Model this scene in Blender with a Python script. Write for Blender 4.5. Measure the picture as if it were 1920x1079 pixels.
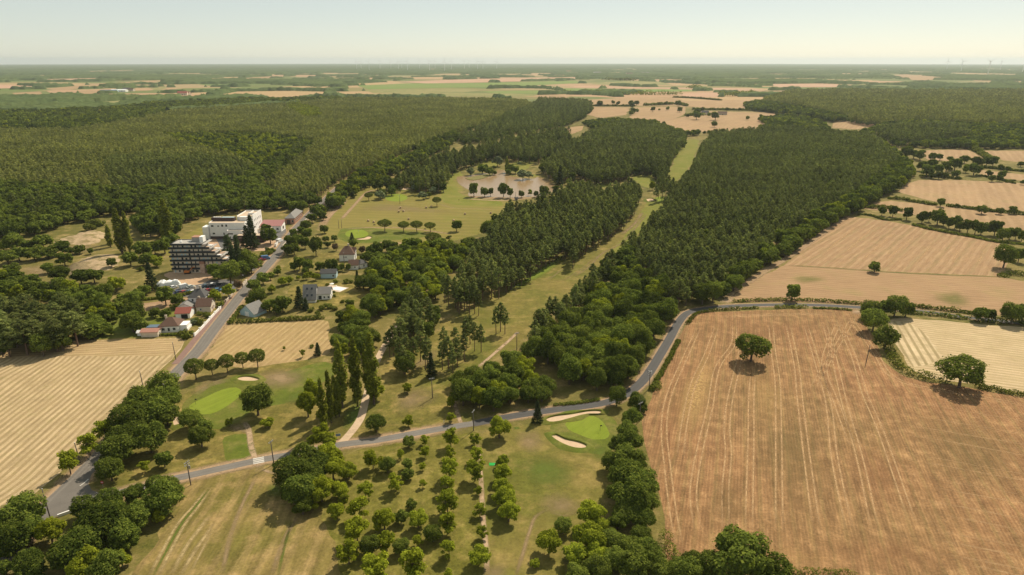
import bpy, bmesh, math, random
import numpy as np
from mathutils import Vector, Matrix

for o in list(bpy.data.objects):
    bpy.data.objects.remove(o)
SC = bpy.context.scene
COL = SC.collection
R = math.radians
rng = np.random.default_rng(7)
random.seed(7)

# ---------------------------------------------------------------- camera
CAM_H = 110.0
PITCH = R(18.44)
FPX = 1280.0                      # focal length in photograph pixels (1920 wide)
cam = bpy.data.cameras.new('camera')
cam.sensor_width = 36.0
cam.lens = 36.0 * FPX / 1920.0
cam.clip_start = 1.0
cam.clip_end = 120000.0
cam_o = bpy.data.objects.new('camera', cam)
COL.objects.link(cam_o)
cam_o.location = (0, 0, CAM_H)
cam_o.rotation_euler = (R(90) - PITCH, 0, 0)
SC.camera = cam_o

# ---------------------------------------------------------------- light
SUN_EL, SUN_AZ = R(48.0), R(33.0)          # azimuth: clockwise from +Y (camera heading)
world = bpy.data.worlds.new('World')
SC.world = world
world.use_nodes = True
wn = world.node_tree
wn.nodes.clear()
sky = wn.nodes.new('ShaderNodeTexSky')
sky.sky_type = 'NISHITA'
sky.sun_disc = False
sky.sun_elevation = SUN_EL
sky.sun_rotation = SUN_AZ
sky.altitude = 100.0
sky.air_density = 0.6
sky.dust_density = 0.35
sky.ozone_density = 1.0
tint = wn.nodes.new('ShaderNodeMix'); tint.data_type = 'RGBA'; tint.blend_type = 'MULTIPLY'
tint.inputs[0].default_value = 1.0
tint.inputs[7].default_value = (1.20, 1.04, 0.80, 1)
bg = wn.nodes.new('ShaderNodeBackground')
bg.inputs[1].default_value = 0.09
wo = wn.nodes.new('ShaderNodeOutputWorld')
wn.links.new(sky.outputs[0], tint.inputs[6])
hzy = wn.nodes.new('ShaderNodeMix'); hzy.data_type = 'RGBA'      # thin even haze veil over the whole sky
hzy.inputs[0].default_value = 0.46
hzy.inputs[7].default_value = (7.9, 8.3, 7.6, 1)
wn.links.new(tint.outputs[2], hzy.inputs[6])
wn.links.new(hzy.outputs[2], bg.inputs[0])
wn.links.new(bg.outputs[0], wo.inputs[0])
sun = bpy.data.lights.new('sun', 'SUN')
sun.energy = 5.0
sun.angle = R(0.53)
sun.color = (1.0, 0.88, 0.70)
sun_o = bpy.data.objects.new('sun', sun)
COL.objects.link(sun_o)
sd = Vector((math.sin(SUN_AZ) * math.cos(SUN_EL), math.cos(SUN_AZ) * math.cos(SUN_EL), math.sin(SUN_EL)))
sun_o.rotation_euler = sd.to_track_quat('Z', 'Y').to_euler()
sun_o.location = (200, 300, 400)
SC.view_settings.view_transform = 'Standard'
SC.view_settings.look = 'None'
SC.view_settings.gamma = 1.0
SC.view_settings.use_curve_mapping = False
SC.view_settings.exposure = 0.2
SC.render.engine = 'CYCLES'
cy = SC.cycles
cy.use_denoising = True
cy.denoiser = 'OPENIMAGEDENOISE'
cy.max_bounces = 5
cy.diffuse_bounces = 2
cy.glossy_bounces = 2
cy.transmission_bounces = 3
cy.transparent_max_bounces = 12
cy.volume_bounces = 0
cy.sample_clamp_indirect = 4.0
cy.use_adaptive_sampling = True
cy.adaptive_threshold = 0.01

# ---------------------------------------------------------------- survey: photograph <-> ground
EARTH = 7.4e6
def gz(x, y):
    d = np.hypot(x, y)
    return -np.maximum(d - 1500.0, 0.0) ** 2 / (2 * EARTH)
CP, SP = math.cos(PITCH), math.sin(PITCH)
def G(px, py, z=0.0):
    """the point at height z above the ground that the photograph shows at (px, py)"""
    u = (px - 960.0) / FPX
    v = (539.5 - py) / FPX
    dx, dy, dz = u, CP + v * SP, -SP + v * CP
    zz = z
    x = y = 0.0
    for _ in range(12):
        if dz > -2e-4:
            dz = -2e-4
        t = (CAM_H - zz) / -dz
        x, y = dx * t, dy * t
        zn = z + float(gz(x, y))
        if abs(zn - zz) < 1e-3:
            break
        zz = zn
    return Vector((x, y, zz))
def proj(x, y, z):
    x = np.asarray(x, float); y = np.asarray(y, float); z = np.asarray(z, float) - CAM_H
    dep = y * CP - z * SP
    up = y * SP + z * CP
    return 960.0 + FPX * x / dep, 539.5 - FPX * up / dep
def dist(p):
    return math.sqrt(p[0] ** 2 + p[1] ** 2 + CAM_H ** 2)
def inpoly(px, py, poly):
    px = np.asarray(px); py = np.asarray(py)
    c = np.zeros(px.shape, bool)
    n = len(poly); j = n - 1
    for i in range(n):
        xi, yi = poly[i]; xj, yj = poly[j]
        if yi != yj:
            c ^= ((yi > py) != (yj > py)) & (px < (xj - xi) * (py - yi) / (yj - yi) + xi)
        j = i
    return c
def _h(ix, iy, s):
    n = (ix.astype(np.int64) * 374761393 + iy.astype(np.int64) * 668265263 + s * 974634541) & 0x7fffffff
    n = ((n ^ (n >> 13)) * 1274126177) & 0x7fffffff
    return ((n ^ (n >> 16)) & 0xffff) / 65535.0
def vnoise(x, y, s=0):
    ix, iy = np.floor(x), np.floor(y)
    fx, fy = x - ix, y - iy
    fx = fx * fx * (3 - 2 * fx); fy = fy * fy * (3 - 2 * fy)
    a, b = _h(ix, iy, s), _h(ix + 1, iy, s)
    c, d = _h(ix, iy + 1, s), _h(ix + 1, iy + 1, s)
    return (a * (1 - fx) + b * fx) * (1 - fy) + (c * (1 - fx) + d * fx) * fy
def fbm(x, y, s=0, o=4):
    v = 0; a = 0.5; t = 0
    for i in range(o):
        v = v + a * vnoise(x * 2 ** i, y * 2 ** i, s + i * 17); t += a; a *= 0.5
    return v / t

# ---------------------------------------------------------------- objects
def link(o, parent=None):
    COL.objects.link(o)
    if parent is not None:
        o.parent = parent
    return o
def tag(o, label=None, cat=None, group=None, kind=None):
    if label: o['label'] = label
    if cat: o['category'] = cat
    if group: o['group'] = group
    if kind: o['kind'] = kind
    return o
def empty(name, loc=(0, 0, 0), rz=0.0):
    o = bpy.data.objects.new(name, None)
    o.empty_display_size = 0.5
    COL.objects.link(o)
    o.location = loc
    o.rotation_euler = (0, 0, rz)
    return o
def mesh(name, v, f, mats=(), smooth=False):
    me = bpy.data.meshes.new(name)
    me.from_pydata([tuple(p) for p in v], [], [tuple(q) for q in f])
    for m in (mats if isinstance(mats, (list, tuple)) else [mats]):
        me.materials.append(m)
    if smooth:
        me.polygons.foreach_set('use_smooth', [True] * len(me.polygons))
    me.update()
    return me
def obj(name, me, parent=None):
    return link(bpy.data.objects.new(name, me), parent)

# ---------------------------------------------------------------- materials
class NT:
    def __init__(s, name):
        s.m = bpy.data.materials.new(name)
        s.m.use_nodes = True
        s.t = s.m.node_tree
        s.t.nodes.clear()
        s.out = s.t.nodes.new('ShaderNodeOutputMaterial')
    def n(s, typ, **kw):
        nd = s.t.nodes.new(typ)
        for k, v in kw.items():
            setattr(nd, k, v)
        return nd
    def lk(s, a, b):
        s.t.links.new(a, b)
    def setin(s, sock, v):
        if hasattr(v, 'is_output') or isinstance(v, bpy.types.NodeSocket):
            s.lk(v, sock)
        else:
            if isinstance(v, (tuple, list)) and len(v) == 3 and sock.type == 'RGBA':
                v = (*v, 1)
            sock.default_value = v
    def math(s, op, a, b=0.0, c=None, clamp=False):
        nd = s.n('ShaderNodeMath', operation=op, use_clamp=clamp)
        s.setin(nd.inputs[0], a); s.setin(nd.inputs[1], b)
        if c is not None: s.setin(nd.inputs[2], c)
        return nd.outputs[0]
    def noise(s, vec, scale, detail=3.0, rough=0.55, dist=0.0):
        nd = s.n('ShaderNodeTexNoise')
        s.lk(vec, nd.inputs['Vector'])
        nd.inputs['Scale'].default_value = scale
        nd.inputs['Detail'].default_value = detail
        nd.inputs['Roughness'].default_value = rough
        nd.inputs['Distortion'].default_value = dist
        return nd.outputs['Fac']
    def rng(s, v, a, b, c=0.0, d=1.0, smooth=False):
        nd = s.n('ShaderNodeMapRange', interpolation_type='SMOOTHSTEP' if smooth else 'LINEAR', clamp=True)
        s.setin(nd.inputs[0], v)
        for i, q in enumerate((a, b, c, d)):
            s.setin(nd.inputs[i + 1], q)
        return nd.outputs[0]
    def mix(s, f, a, b, mode='MIX'):
        nd = s.n('ShaderNodeMix', data_type='RGBA', blend_type=mode, clamp_factor=True)
        s.setin(nd.inputs[0], f); s.setin(nd.inputs[6], a); s.setin(nd.inputs[7], b)
        return nd.outputs[2]
    def pos(s):
        return s.n('ShaderNodeNewGeometry').outputs['Position']
    def attr(s, name):
        return s.n('ShaderNodeAttribute', attribute_name=name)
    def pbr(s, color, rough=0.9, spec=0.2, metal=0.0, bump=None, bstr=0.3, bdist=0.1, alpha=None):
        p = s.n('ShaderNodeBsdfPrincipled')
        s.setin(p.inputs['Base Color'], color)
        s.setin(p.inputs['Roughness'], rough)
        p.inputs['Specular IOR Level'].default_value = spec
        p.inputs['Metallic'].default_value = metal
        if bump is not None:
            b = s.n('ShaderNodeBump')
            b.inputs['Strength'].default_value = bstr
            b.inputs['Distance'].default_value = bdist
            s.lk(bump, b.inputs['Height'])
            s.lk(b.outputs[0], p.inputs['Normal'])
        if alpha is not None:
            t = s.n('ShaderNodeBsdfTransparent')
            mx = s.n('ShaderNodeMixShader')
            s.setin(mx.inputs[0], alpha)
            s.lk(t.outputs[0], mx.inputs[1]); s.lk(p.outputs[0], mx.inputs[2])
            s.lk(mx.outputs[0], s.out.inputs[0])
        else:
            s.lk(p.outputs[0], s.out.inputs[0])
        return p
_plain = {}
def plain(name, c, rough=0.7, spec=0.3, metal=0.0, var=0.12, scale=1.2):
    """a painted / plastered / metal surface with faint procedural wear"""
    if name in _plain: return _plain[name]
    k = NT(name)
    P = k.n('ShaderNodeTexCoord').outputs['Object']
    n1 = k.noise(P, scale, 4.0)
    n2 = k.noise(P, scale * 9, 2.0)
    f = k.math('ADD', k.math('MULTIPLY', n1, 0.7), k.math('MULTIPLY', n2, 0.3))
    f = k.rng(f, 0.3, 0.7)
    lo = tuple(x * (1 - var) for x in c); hi = tuple(min(1, x * (1 + var)) for x in c)
    k.pbr(k.mix(f, lo, hi), rough, spec, metal)
    _plain[name] = k.m
    return k.m
# ================================================================ GROUND
def rowvec(deg):
    """unit normal of rows that run at deg clockwise from +Y"""
    a = R(deg)
    return (math.cos(a), -math.sin(a))
def soil(name, a, b, c=None, big=0.03, mid=0.25, fine=2.2, stripes=(), contrast=0.35, bump=0.25, rough=0.95, cmix=0.6, cth=(0.5, 0.68), rowattr=None):
    """earth, grass or crop: world-space noise at three scales, optional rows (deg, period, duty, colour, amount, wobble)"""
    k = NT(name)
    P = k.pos()
    n1 = k.noise(P, big, 5.0, 0.6, 0.4)
    n2 = k.noise(P, mid, 5.0, 0.62)
    n3 = k.noise(P, fine, 3.0, 0.65)
    col = k.mix(k.rng(n1, 0.36, 0.64), a, b)
    if c is not None:
        col = k.mix(k.math('MULTIPLY', k.rng(n2, cth[0], cth[1]), cmix), col, c)
    hgt = k.math('ADD', k.math('MULTIPLY', n2, 0.8), k.math('MULTIPLY', n3, 0.35))
    sep = k.n('ShaderNodeSeparateXYZ'); k.lk(P, sep.inputs[0])
    for (deg, per, duty, scol, amt, wob) in stripes:
        nx, ny = rowvec(deg)
        s = k.math('ADD', k.math('MULTIPLY', sep.outputs[0], nx / per), k.math('MULTIPLY', sep.outputs[1], ny / per))
        if rowattr:
            s = k.math('MULTIPLY', k.attr(rowattr).outputs['Fac'], 1.0 / per)
        cr = k.n('ShaderNodeCombineXYZ'); k.lk(k.math('MULTIPLY', s, 0.61), cr.inputs[0])
        k.lk(k.math('MULTIPLY', k.math('ADD', sep.outputs[0], sep.outputs[1]), 0.012), cr.inputs[1])
        rv = k.noise(cr.outputs[0], 1.0, 2.0, 0.6)          # rows differ in width and strength
        w = k.math('MULTIPLY', k.math('SUBTRACT', k.noise(P, 0.05, 2.0), 0.5), wob * 3)
        w2 = k.math('MULTIPLY', k.math('SUBTRACT', k.noise(P, 0.7, 3.0), 0.5), wob * 1.2)
        s = k.math('ADD', s, k.math('ADD', w, w2))
        t = k.math('PINGPONG', s, 0.5)                     # 0 .. 0.5
        t = k.math('ADD', t, k.math('MULTIPLY', k.math('SUBTRACT', rv, 0.5), 0.22))
        f = k.rng(t, duty * 0.5 - 0.08, duty * 0.5 + 0.08, 1.0, 0.0, True)
        br = k.rng(k.noise(P, 0.11, 4.0, 0.7), 0.3, 0.62, 0.25, 1.0)
        f = k.math('MULTIPLY', k.math('MULTIPLY', k.math('MULTIPLY', f, br), amt), k.rng(rv, 0.3, 0.7, 0.7, 1.0))
        col = k.mix(f, col, scol)
        hgt = k.math('ADD', hgt, k.math('MULTIPLY', f, 0.5))
    if stripes:                                            # fine broken streaks along the working direction
        a_ = R(stripes[0][0])
        ac = k.math('ADD', k.math('MULTIPLY', sep.outputs[0], math.cos(a_)), k.math('MULTIPLY', sep.outputs[1], -math.sin(a_)))
        al = k.math('ADD', k.math('MULTIPLY', sep.outputs[0], math.sin(a_)), k.math('MULTIPLY', sep.outputs[1], math.cos(a_)))
        cv = k.n('ShaderNodeCombineXYZ'); k.lk(k.math('MULTIPLY', ac, 0.9 * fine / 2.2), cv.inputs[0]); k.lk(k.math('MULTIPLY', al, 0.07 * fine / 2.2), cv.inputs[1])
        n4 = k.noise(cv.outputs[0], 1.0, 4.0, 0.7)
        n3 = k.math('ADD', k.math('MULTIPLY', n3, 0.45), k.math('MULTIPLY', n4, 0.55))
    else:                                                  # tussocks
        n4 = k.noise(P, 0.62 * fine / 2.2, 4.0, 0.72)
        n3 = k.math('ADD', k.math('MULTIPLY', n3, 0.4), k.math('MULTIPLY', n4, 0.6))
    dark = k.rng(n3, 0.28, 0.72, 1.0 - contrast * 1.25, 1.0 + contrast * 1.25)
    d2 = k.rng(n2, 0.25, 0.75, 1.0 - contrast * 0.5, 1.0 + contrast * 0.5)
    v = k.n('ShaderNodeVectorMath', operation='SCALE')
    k.lk(col, v.inputs[0]); k.lk(k.math('MULTIPLY', dark, d2), v.inputs['Scale'])
    k.pbr(v.outputs[0], rough, 0.1, bump=hgt, bstr=bump, bdist=0.5)
    return k.m

def catmull(pts, closed=False, step=3.0):
    pts = [np.array(p[:2], float) for p in pts]
    out = []; n = len(pts)
    for i in range(n if closed else n - 1):
        p1, p2 = pts[i], pts[(i + 1) % n]
        p0 = pts[i - 1] if (closed or i > 0) else 2 * p1 - p2
        p3 = pts[(i + 2) % n] if (closed or i + 2 < n) else 2 * p2 - p1
        L = np.linalg.norm(p2 - p1)
        m = int(min(60, max(1, round(L / step))))
        for q in range(m):
            t = q / m
            out.append(0.5 * (2 * p1 + (p2 - p0) * t + (2 * p0 - 5 * p1 + 4 * p2 - p3) * t * t + (3 * p1 - p0 - 3 * p2 + p3) * t ** 3))
    if not closed:
        out.append(pts[-1])
    return out
def linear(pts, closed=True, step=3.0):
    out = []; n = len(pts)
    for i in range(n if closed else n - 1):
        a, b = np.array(pts[i][:2], float), np.array(pts[(i + 1) % n][:2], float)
        m = int(min(80, max(1, round(np.linalg.norm(b - a) / step))))
        out += [a + (b - a) * q / m for q in range(m)]
    if not closed:
        out.append(np.array(pts[-1][:2], float))
    return out
def W(pts, z=0.0):
    return [G(x, y, z) for x, y in pts]
_zc = {}
def zlayer(z):
    """sheets of one layer lie a hair above one another"""
    _zc[z] = _zc.get(z, -1) + 1
    return z + _zc[z] * 0.0011
def sheet(name, px, z, m, jit=0.6, smooth=True, label=None, world_pts=None, step=None):
    pts = world_pts or W(px)
    z = zlayer(z)
    far = max(1.0, dist(pts[0]) / 300.0)
    step = step or 2.5 * far
    ring = catmull(pts, True, step) if smooth else linear(pts, True, step)
    v = []
    for p in ring:
        jx = (vnoise(np.array(p[0] / (4 * far)), np.array(p[1] / (4 * far)), 5) - 0.5) * 2 * jit * far
        jy = (vnoise(np.array(p[0] / (4 * far)), np.array(p[1] / (4 * far)), 9) - 0.5) * 2 * jit * far
        x, y = p[0] + float(jx), p[1] + float(jy)
        v.append((x, y, float(gz(x, y)) + z))
    # counter-clockwise so that it faces up
    ar = sum(v[i][0] * v[(i + 1) % len(v)][1] - v[(i + 1) % len(v)][0] * v[i][1] for i in range(len(v)))
    if ar < 0: v.reverse()
    o = obj(name, mesh(name, v, [list(range(len(v)))], m))
    o['kind'] = 'structure'
    if label: o['label'] = label
    return o
def ribbon_data(lines, z, step=3.0, lift=0.0):
    """lines: (points, half width, strength); columns u = -1, 0, 1"""
    V, F, U, S, T = [], [], [], [], []
    for pts, hw, st in lines:
        c = catmull(pts, False, step)
        n = len(c); b = len(V); run = 0.0
        for i, p in enumerate(c):
            d = c[min(i + 1, n - 1)] - c[max(i - 1, 0)]
            d = d / (np.linalg.norm(d) + 1e-9)
            nn = np.array([-d[1], d[0]])
            if i: run += float(np.linalg.norm(p - c[i - 1]))
            h = hw(i / (n - 1)) if callable(hw) else hw
            for u in (-1, 0, 1):
                q = p + nn * u * h
                V.append((q[0], q[1], float(gz(q[0], q[1])) + z + (lift if u == 0 else 0)))
                U.append(float(u)); T.append(run)
                e = min(1.0, min(i, n - 1 - i) / 3.0)
                S.append(st * (e if st < 0.999 else 1.0))
        for i in range(n - 1):
            a = b + i * 3
            F += [(a, a + 3, a + 4, a + 1), (a + 1, a + 4, a + 5, a + 2)]
    F = [tuple(reversed(f)) for f in F]
    return V, F, U, S, T
def ribbon(name, lines, z, m, step=3.0, lift=0.0, parent=None, kind='structure'):
    V, F, U, S, T = ribbon_data(lines, z, step, lift)
    me = mesh(name, V, F, m)
    for an, dat in (('u', U), ('s', S), ('t', T)):
        at = me.attributes.new(an, 'FLOAT', 'POINT'); at.data.foreach_set('value', dat)
    o = obj(name, me, parent)
    if kind and parent is None: o['kind'] = kind
    return o
def soft(name, col, col2=None, brk=(0.35, 0.6), nscale=0.6, edge=0.9, contrast=0.25):
    """a worn or grown strip that fades into the ground at its edges"""
    k = NT(name)
    P = k.pos()
    u = k.math('ABSOLUTE', k.attr('u').outputs['Fac'])
    n = k.noise(P, nscale, 4.0, 0.65)
    n2 = k.noise(P, nscale * 5, 3.0, 0.65)
    fall = k.rng(k.math('ADD', u, k.math('MULTIPLY', k.math('SUBTRACT', n, 0.5), 0.9)), 1.0 - edge, 1.0, 1.0, 0.0, True)
    a = k.math('MULTIPLY', k.math('MULTIPLY', fall, k.attr('s').outputs['Fac']), k.rng(n, brk[0], brk[1], 0.35, 1.0), clamp=True)
    c = k.mix(n2, tuple(x * (1 - contrast) for x in col), tuple(x * (1 + contrast) for x in (col2 or col)))
    k.pbr(c, 0.95, 0.1, bump=n2, bstr=0.25, bdist=0.3, alpha=a)
    return k.m
def patch(name, px, z, m, strength=0.8, parent=None):
    """a soft-edged patch of ground: fan from the centre (u 0) to the traced rim (u 1)"""
    z = zlayer(z)
    ring = catmull(W(px), True, 3.0)
    c = sum(ring) / len(ring)
    V = [(c[0], c[1], float(gz(*c)) + z)] + [(p[0], p[1], float(gz(*p)) + z) for p in ring]
    n = len(ring)
    F = [(0, 1 + i, 1 + (i + 1) % n) for i in range(n)]
    ar = sum(ring[i][0] * ring[(i + 1) % n][1] - ring[(i + 1) % n][0] * ring[i][1] for i in range(n))
    if ar < 0: F = [tuple(reversed(f)) for f in F]
    me = mesh(name, V, F, m)
    at = me.attributes.new('u', 'FLOAT', 'POINT'); at.data.foreach_set('value', [0.0] + [1.0] * n)
    at = me.attributes.new('s', 'FLOAT', 'POINT'); at.data.foreach_set('value', [strength] * (n + 1))
    o = obj(name, me, parent)
    if parent is None: o['kind'] = 'structure'
    return o
def ell(cx, cy, rx, ry, n=12, rot=0.0):
    return [(cx + rx * math.cos(2 * math.pi * i / n), cy + ry * math.sin(2 * math.pi * i / n) - rot * math.cos(2 * math.pi * i / n)) for i in range(n)]

# ---- the one ground sheet, out to the horizon (earth curvature beyond 1.5 km)
k = NT('ground')
P = k.pos()
n1 = k.noise(P, 0.012, 5.0, 0.6, 0.5); n2 = k.noise(P, 0.12, 5.0, 0.65); n3 = k.noise(P, 1.6, 3.0, 0.65)
near = k.mix(k.rng(n1, 0.38, 0.62), (0.12, 0.11, 0.027), (0.185, 0.148, 0.046))
near = k.mix(k.math('MULTIPLY', k.rng(n2, 0.52, 0.68), 0.65), near, (0.30, 0.21, 0.095))
near = k.mix(k.math('MULTIPLY', k.rng(n2, 0.45, 0.33), 0.7), near, (0.088, 0.098, 0.018))
mp = k.n('ShaderNodeMapping'); k.lk(P, mp.inputs[0]); mp.inputs['Scale'].default_value = (1 / 420, 1 / 300, 1)
mp.inputs['Rotation'].default_value = (0, 0, 0.3)
vor = k.n('ShaderNodeTexVoronoi', distance='MANHATTAN', voronoi_dimensions='2D'); k.lk(mp.outputs[0], vor.inputs['Vector']); vor.inputs['Scale'].default_value = 1.0
ramp = k.n('ShaderNodeValToRGB'); ramp.color_ramp.interpolation = 'CONSTANT'
sepc = k.n('ShaderNodeSeparateColor'); k.lk(vor.outputs['Color'], sepc.inputs[0]); k.lk(sepc.outputs[0], ramp.inputs[0])
stops = [(0.0, (0.36, 0.245, 0.125)), (0.25, (0.13, 0.15, 0.045)), (0.45, (0.30, 0.22, 0.11)), (0.6, (0.20, 0.175, 0.065)), (0.78, (0.36, 0.23, 0.13)), (0.9, (0.12, 0.155, 0.04))]
el = ramp.color_ramp.elements
for i, (p_, c_) in enumerate(stops):
    e = el[i] if i < 2 else el.new(p_)
    e.position = p_; e.color = (*c_, 1)
sepp = k.n('ShaderNodeVectorMath', operation='LENGTH'); k.lk(P, sepp.inputs[0])
ff = k.rng(sepp.outputs['Value'], 1700, 2000)
colr = k.mix(ff, near, ramp.outputs[0])
v = k.n('ShaderNodeVectorMath', operation='SCALE'); k.lk(colr, v.inputs[0]); k.lk(k.math('MULTIPLY', k.rng(n3, 0.25, 0.75, 0.68, 1.32), k.rng(n2, 0.25, 0.75, 0.8, 1.2)), v.inputs['Scale'])
k.pbr(v.outputs[0], 0.95, 0.1, bump=k.math('ADD', n2, k.math('MULTIPLY', n3, 0.3)), bstr=0.3, bdist=0.6)
M_GROUND = k.m
rings = [0.0] + list(np.geomspace(60, 43000, 90))
V, F = [(0, 0, 0)], []
SEG = 160
for r in rings[1:]:
    for s_ in range(SEG):
        a = 2 * math.pi * s_ / SEG
        V.append((r * math.cos(a), r * math.sin(a), float(gz(r, 0.0))))
for s_ in range(SEG):
    F.append((0, 1 + s_, 1 + (s_ + 1) % SEG))
for i in range(len(rings) - 2):
    b = 1 + i * SEG
    for s_ in range(SEG):
        F.append((b + s_, b + SEG + s_, b + SEG + (s_ + 1) % SEG, b + (s_ + 1) % SEG))
ground = obj('ground', mesh('ground', V, F, M_GROUND)); ground['kind'] = 'structure'

# ---- crop and stubble fields
M_HAY = soil('hay_stubble', (0.285, 0.212, 0.108), (0.315, 0.23, 0.12), (0.2, 0.165, 0.068), big=0.02, mid=0.3,
             stripes=[(4.0, 2.25, 0.5, (0.53, 0.40, 0.235), 0.85, 0.05)], contrast=0.26, rowattr='row')
M_HAYTOP = soil('hay_headland', (0.30, 0.215, 0.105), (0.36, 0.25, 0.125), (0.19, 0.155, 0.055),
                stripes=[(83.0, 2.2, 0.5, (0.47, 0.345, 0.2), 0.7, 0.06)], contrast=0.28)
M_HAY2 = soil('mown_meadow', (0.29, 0.205, 0.09), (0.35, 0.24, 0.115), (0.2, 0.155, 0.06),
              stripes=[(9.0, 2.6, 0.45, (0.46, 0.335, 0.165), 0.55, 0.3)], contrast=0.28)
M_HAY3 = soil('hay_rows', (0.36, 0.275, 0.145), (0.40, 0.30, 0.165), (0.24, 0.20, 0.09),
              stripes=[(110.8, 2.5, 0.55, (0.55, 0.42, 0.26), 0.8, 0.06)], contrast=0.22)
M_HAY4 = soil('hay_rows_steep', (0.28, 0.22, 0.11), (0.32, 0.245, 0.13), (0.2, 0.17, 0.07),
              stripes=[(18.0, 2.9, 0.6, (0.60, 0.465, 0.29), 0.95, 0.04)], contrast=0.22)
M_STUB = soil('stubble', (0.245, 0.13, 0.060), (0.212, 0.128, 0.055), (0.32, 0.192, 0.09), big=0.016, mid=0.22, fine=1.6,
              stripes=[(17.8, 0.85, 0.4, (0.34, 0.205, 0.098), 0.5, 0.25), (17.8, 3.9, 0.25, (0.19, 0.135, 0.053), 0.55, 0.2)], contrast=0.5, bump=0.5, cmix=0.5)
M_TILL = soil('tilled_stubble', (0.275, 0.172, 0.09), (0.31, 0.195, 0.103), (0.21, 0.152, 0.068), big=0.012, mid=0.12,
              stripes=[(40.0, 4.1, 0.42, (0.40, 0.268, 0.15), 0.6, 0.12), (40.0, 9.3, 0.2, (0.215, 0.165, 0.072), 0.6, 0.12)], contrast=0.28)
M_TILL2 = soil('stubble_flat', (0.275, 0.172, 0.09), (0.31, 0.197, 0.105), (0.195, 0.155, 0.06), big=0.014, mid=0.06,
               stripes=[(103.0, 3.4, 0.4, (0.375, 0.25, 0.137), 0.6, 0.2)], contrast=0.25)
M_TAN = soil('far_stubble', (0.33, 0.215, 0.115), (0.29, 0.19, 0.098), (0.23, 0.172, 0.077), big=0.006, mid=0.03, fine=0.25,
             stripes=[(30.0, 7.0, 0.4, (0.40, 0.272, 0.155), 0.5, 0.15)], contrast=0.2)
M_PINK = soil('far_ploughland', (0.43, 0.265, 0.175), (0.37, 0.235, 0.145), None, big=0.004, mid=0.03, fine=0.25, contrast=0.15)
M_MEAD = soil('far_meadow', (0.185, 0.19, 0.06), (0.23, 0.205, 0.08), (0.3, 0.23, 0.1), big=0.005, mid=0.03, fine=0.25, contrast=0.2)
M_GREENF = soil('far_green_crop', (0.14, 0.205, 0.045), (0.17, 0.2, 0.055), None, big=0.005, mid=0.03, fine=0.25, contrast=0.15)

HAYPOLY = [(-300, 668), (-30, 654), (0, 652), (60, 645), (123, 640), (200, 638), (280, 636), (343, 634), (347, 641), (328, 668), (305, 690), (267, 730), (240, 757), (213, 783), (180, 817), (140, 857), (100, 898), (60, 930), (40, 944), (0, 964), (-160, 1060), (-380, 1000), (-380, 800)]
hf = sheet('hay_field', HAYPOLY, 0.020, M_HAY, 0.4, True, 'pale striped hay field left of the main road')
from mathutils.geometry import delaunay_2d_cdt
def pl_dist0(x, y, line):
    d = np.full(x.shape, 1e9)
    for a, b in zip(line[:-1], line[1:]):
        t = np.clip(((x - a[0]) * (b[0] - a[0]) + (y - a[1]) * (b[1] - a[1])) / ((b[0] - a[0]) ** 2 + (b[1] - a[1]) ** 2 + 1e-9), 0, 1)
        d = np.minimum(d, np.hypot(x - a[0] - t * (b[0] - a[0]), y - a[1] - t * (b[1] - a[1])))
    return d
def regrid(o, edge_px, cell, bend=None):
    """retile a field sheet and give it the distance from its worked edge, so that rows follow that edge"""
    ring = [v_.co.copy() for v_ in o.data.vertices]
    xs = [p.x for p in ring]; ys = [p.y for p in ring]; z = ring[0].z
    gx, gy = np.meshgrid(np.arange(min(xs), max(xs), cell), np.arange(min(ys), max(ys), cell))
    gx, gy = gx.ravel(), gy.ravel()
    ok = inpoly(gx, gy, [(p.x, p.y) for p in ring])
    pts = [Vector((p.x, p.y)) for p in ring] + [Vector((a, b)) for a, b in zip(gx[ok], gy[ok])]
    n = len(ring)
    vs, _, fs, *_ = delaunay_2d_cdt(pts, [(i, (i + 1) % n) for i in range(n)], [list(range(n))], 1, 1e-4)
    me = mesh(o.name, [(v_.x, v_.y, z) for v_ in vs], fs, list(o.data.materials))
    x = np.array([v_.x for v_ in vs]); y = np.array([v_.y for v_ in vs])
    a_, b_ = W(edge_px)[0], W(edge_px)[-1]
    line = catmull(W(edge_px), False, 6.0)
    d0 = line[0] - line[1]; d1 = line[-1] - line[-2]
    line = [line[0] + d0 * 40] + line + [line[-1] + d1 * 40]
    r_ = pl_dist0(x, y, line)
    if bend is not None: r_ = r_ + bend(x, y, r_)
    at = me.attributes.new('row', 'FLOAT', 'POINT'); at.data.foreach_set('value', r_.astype(np.float32))
    o.data = me
HEDGE_L = [(347, 641), (328, 668), (305, 690), (267, 730), (240, 757), (213, 783), (180, 817), (140, 857), (100, 898), (60, 930), (30, 949)]
regrid(hf, HEDGE_L, 2.0, lambda x, y, r_: 2.6 * np.clip((r_ - 44) / 14, 0, 1) * np.sin((y - 170) / 11.0) * np.clip((y - 165) / 20, 0, 1))
sheet('hay_field_headland', [(-30, 655), (60, 647), (123, 641), (343, 635), (345, 641), (322, 664), (250, 668), (150, 669), (60, 668), (-30, 678)], 0.026, M_HAYTOP, 0.6, True, 'mown headland strip along the top of the striped hay field')
sheet('mown_field', [(430, 609), (500, 605), (607, 601), (616, 630), (618, 662), (585, 672), (540, 680), (500, 686), (455, 690), (415, 684), (385, 680), (395, 655), (412, 630)], 0.022, M_HAY2, 0.7, True, 'small mown field beside the main road above the round trees')
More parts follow.
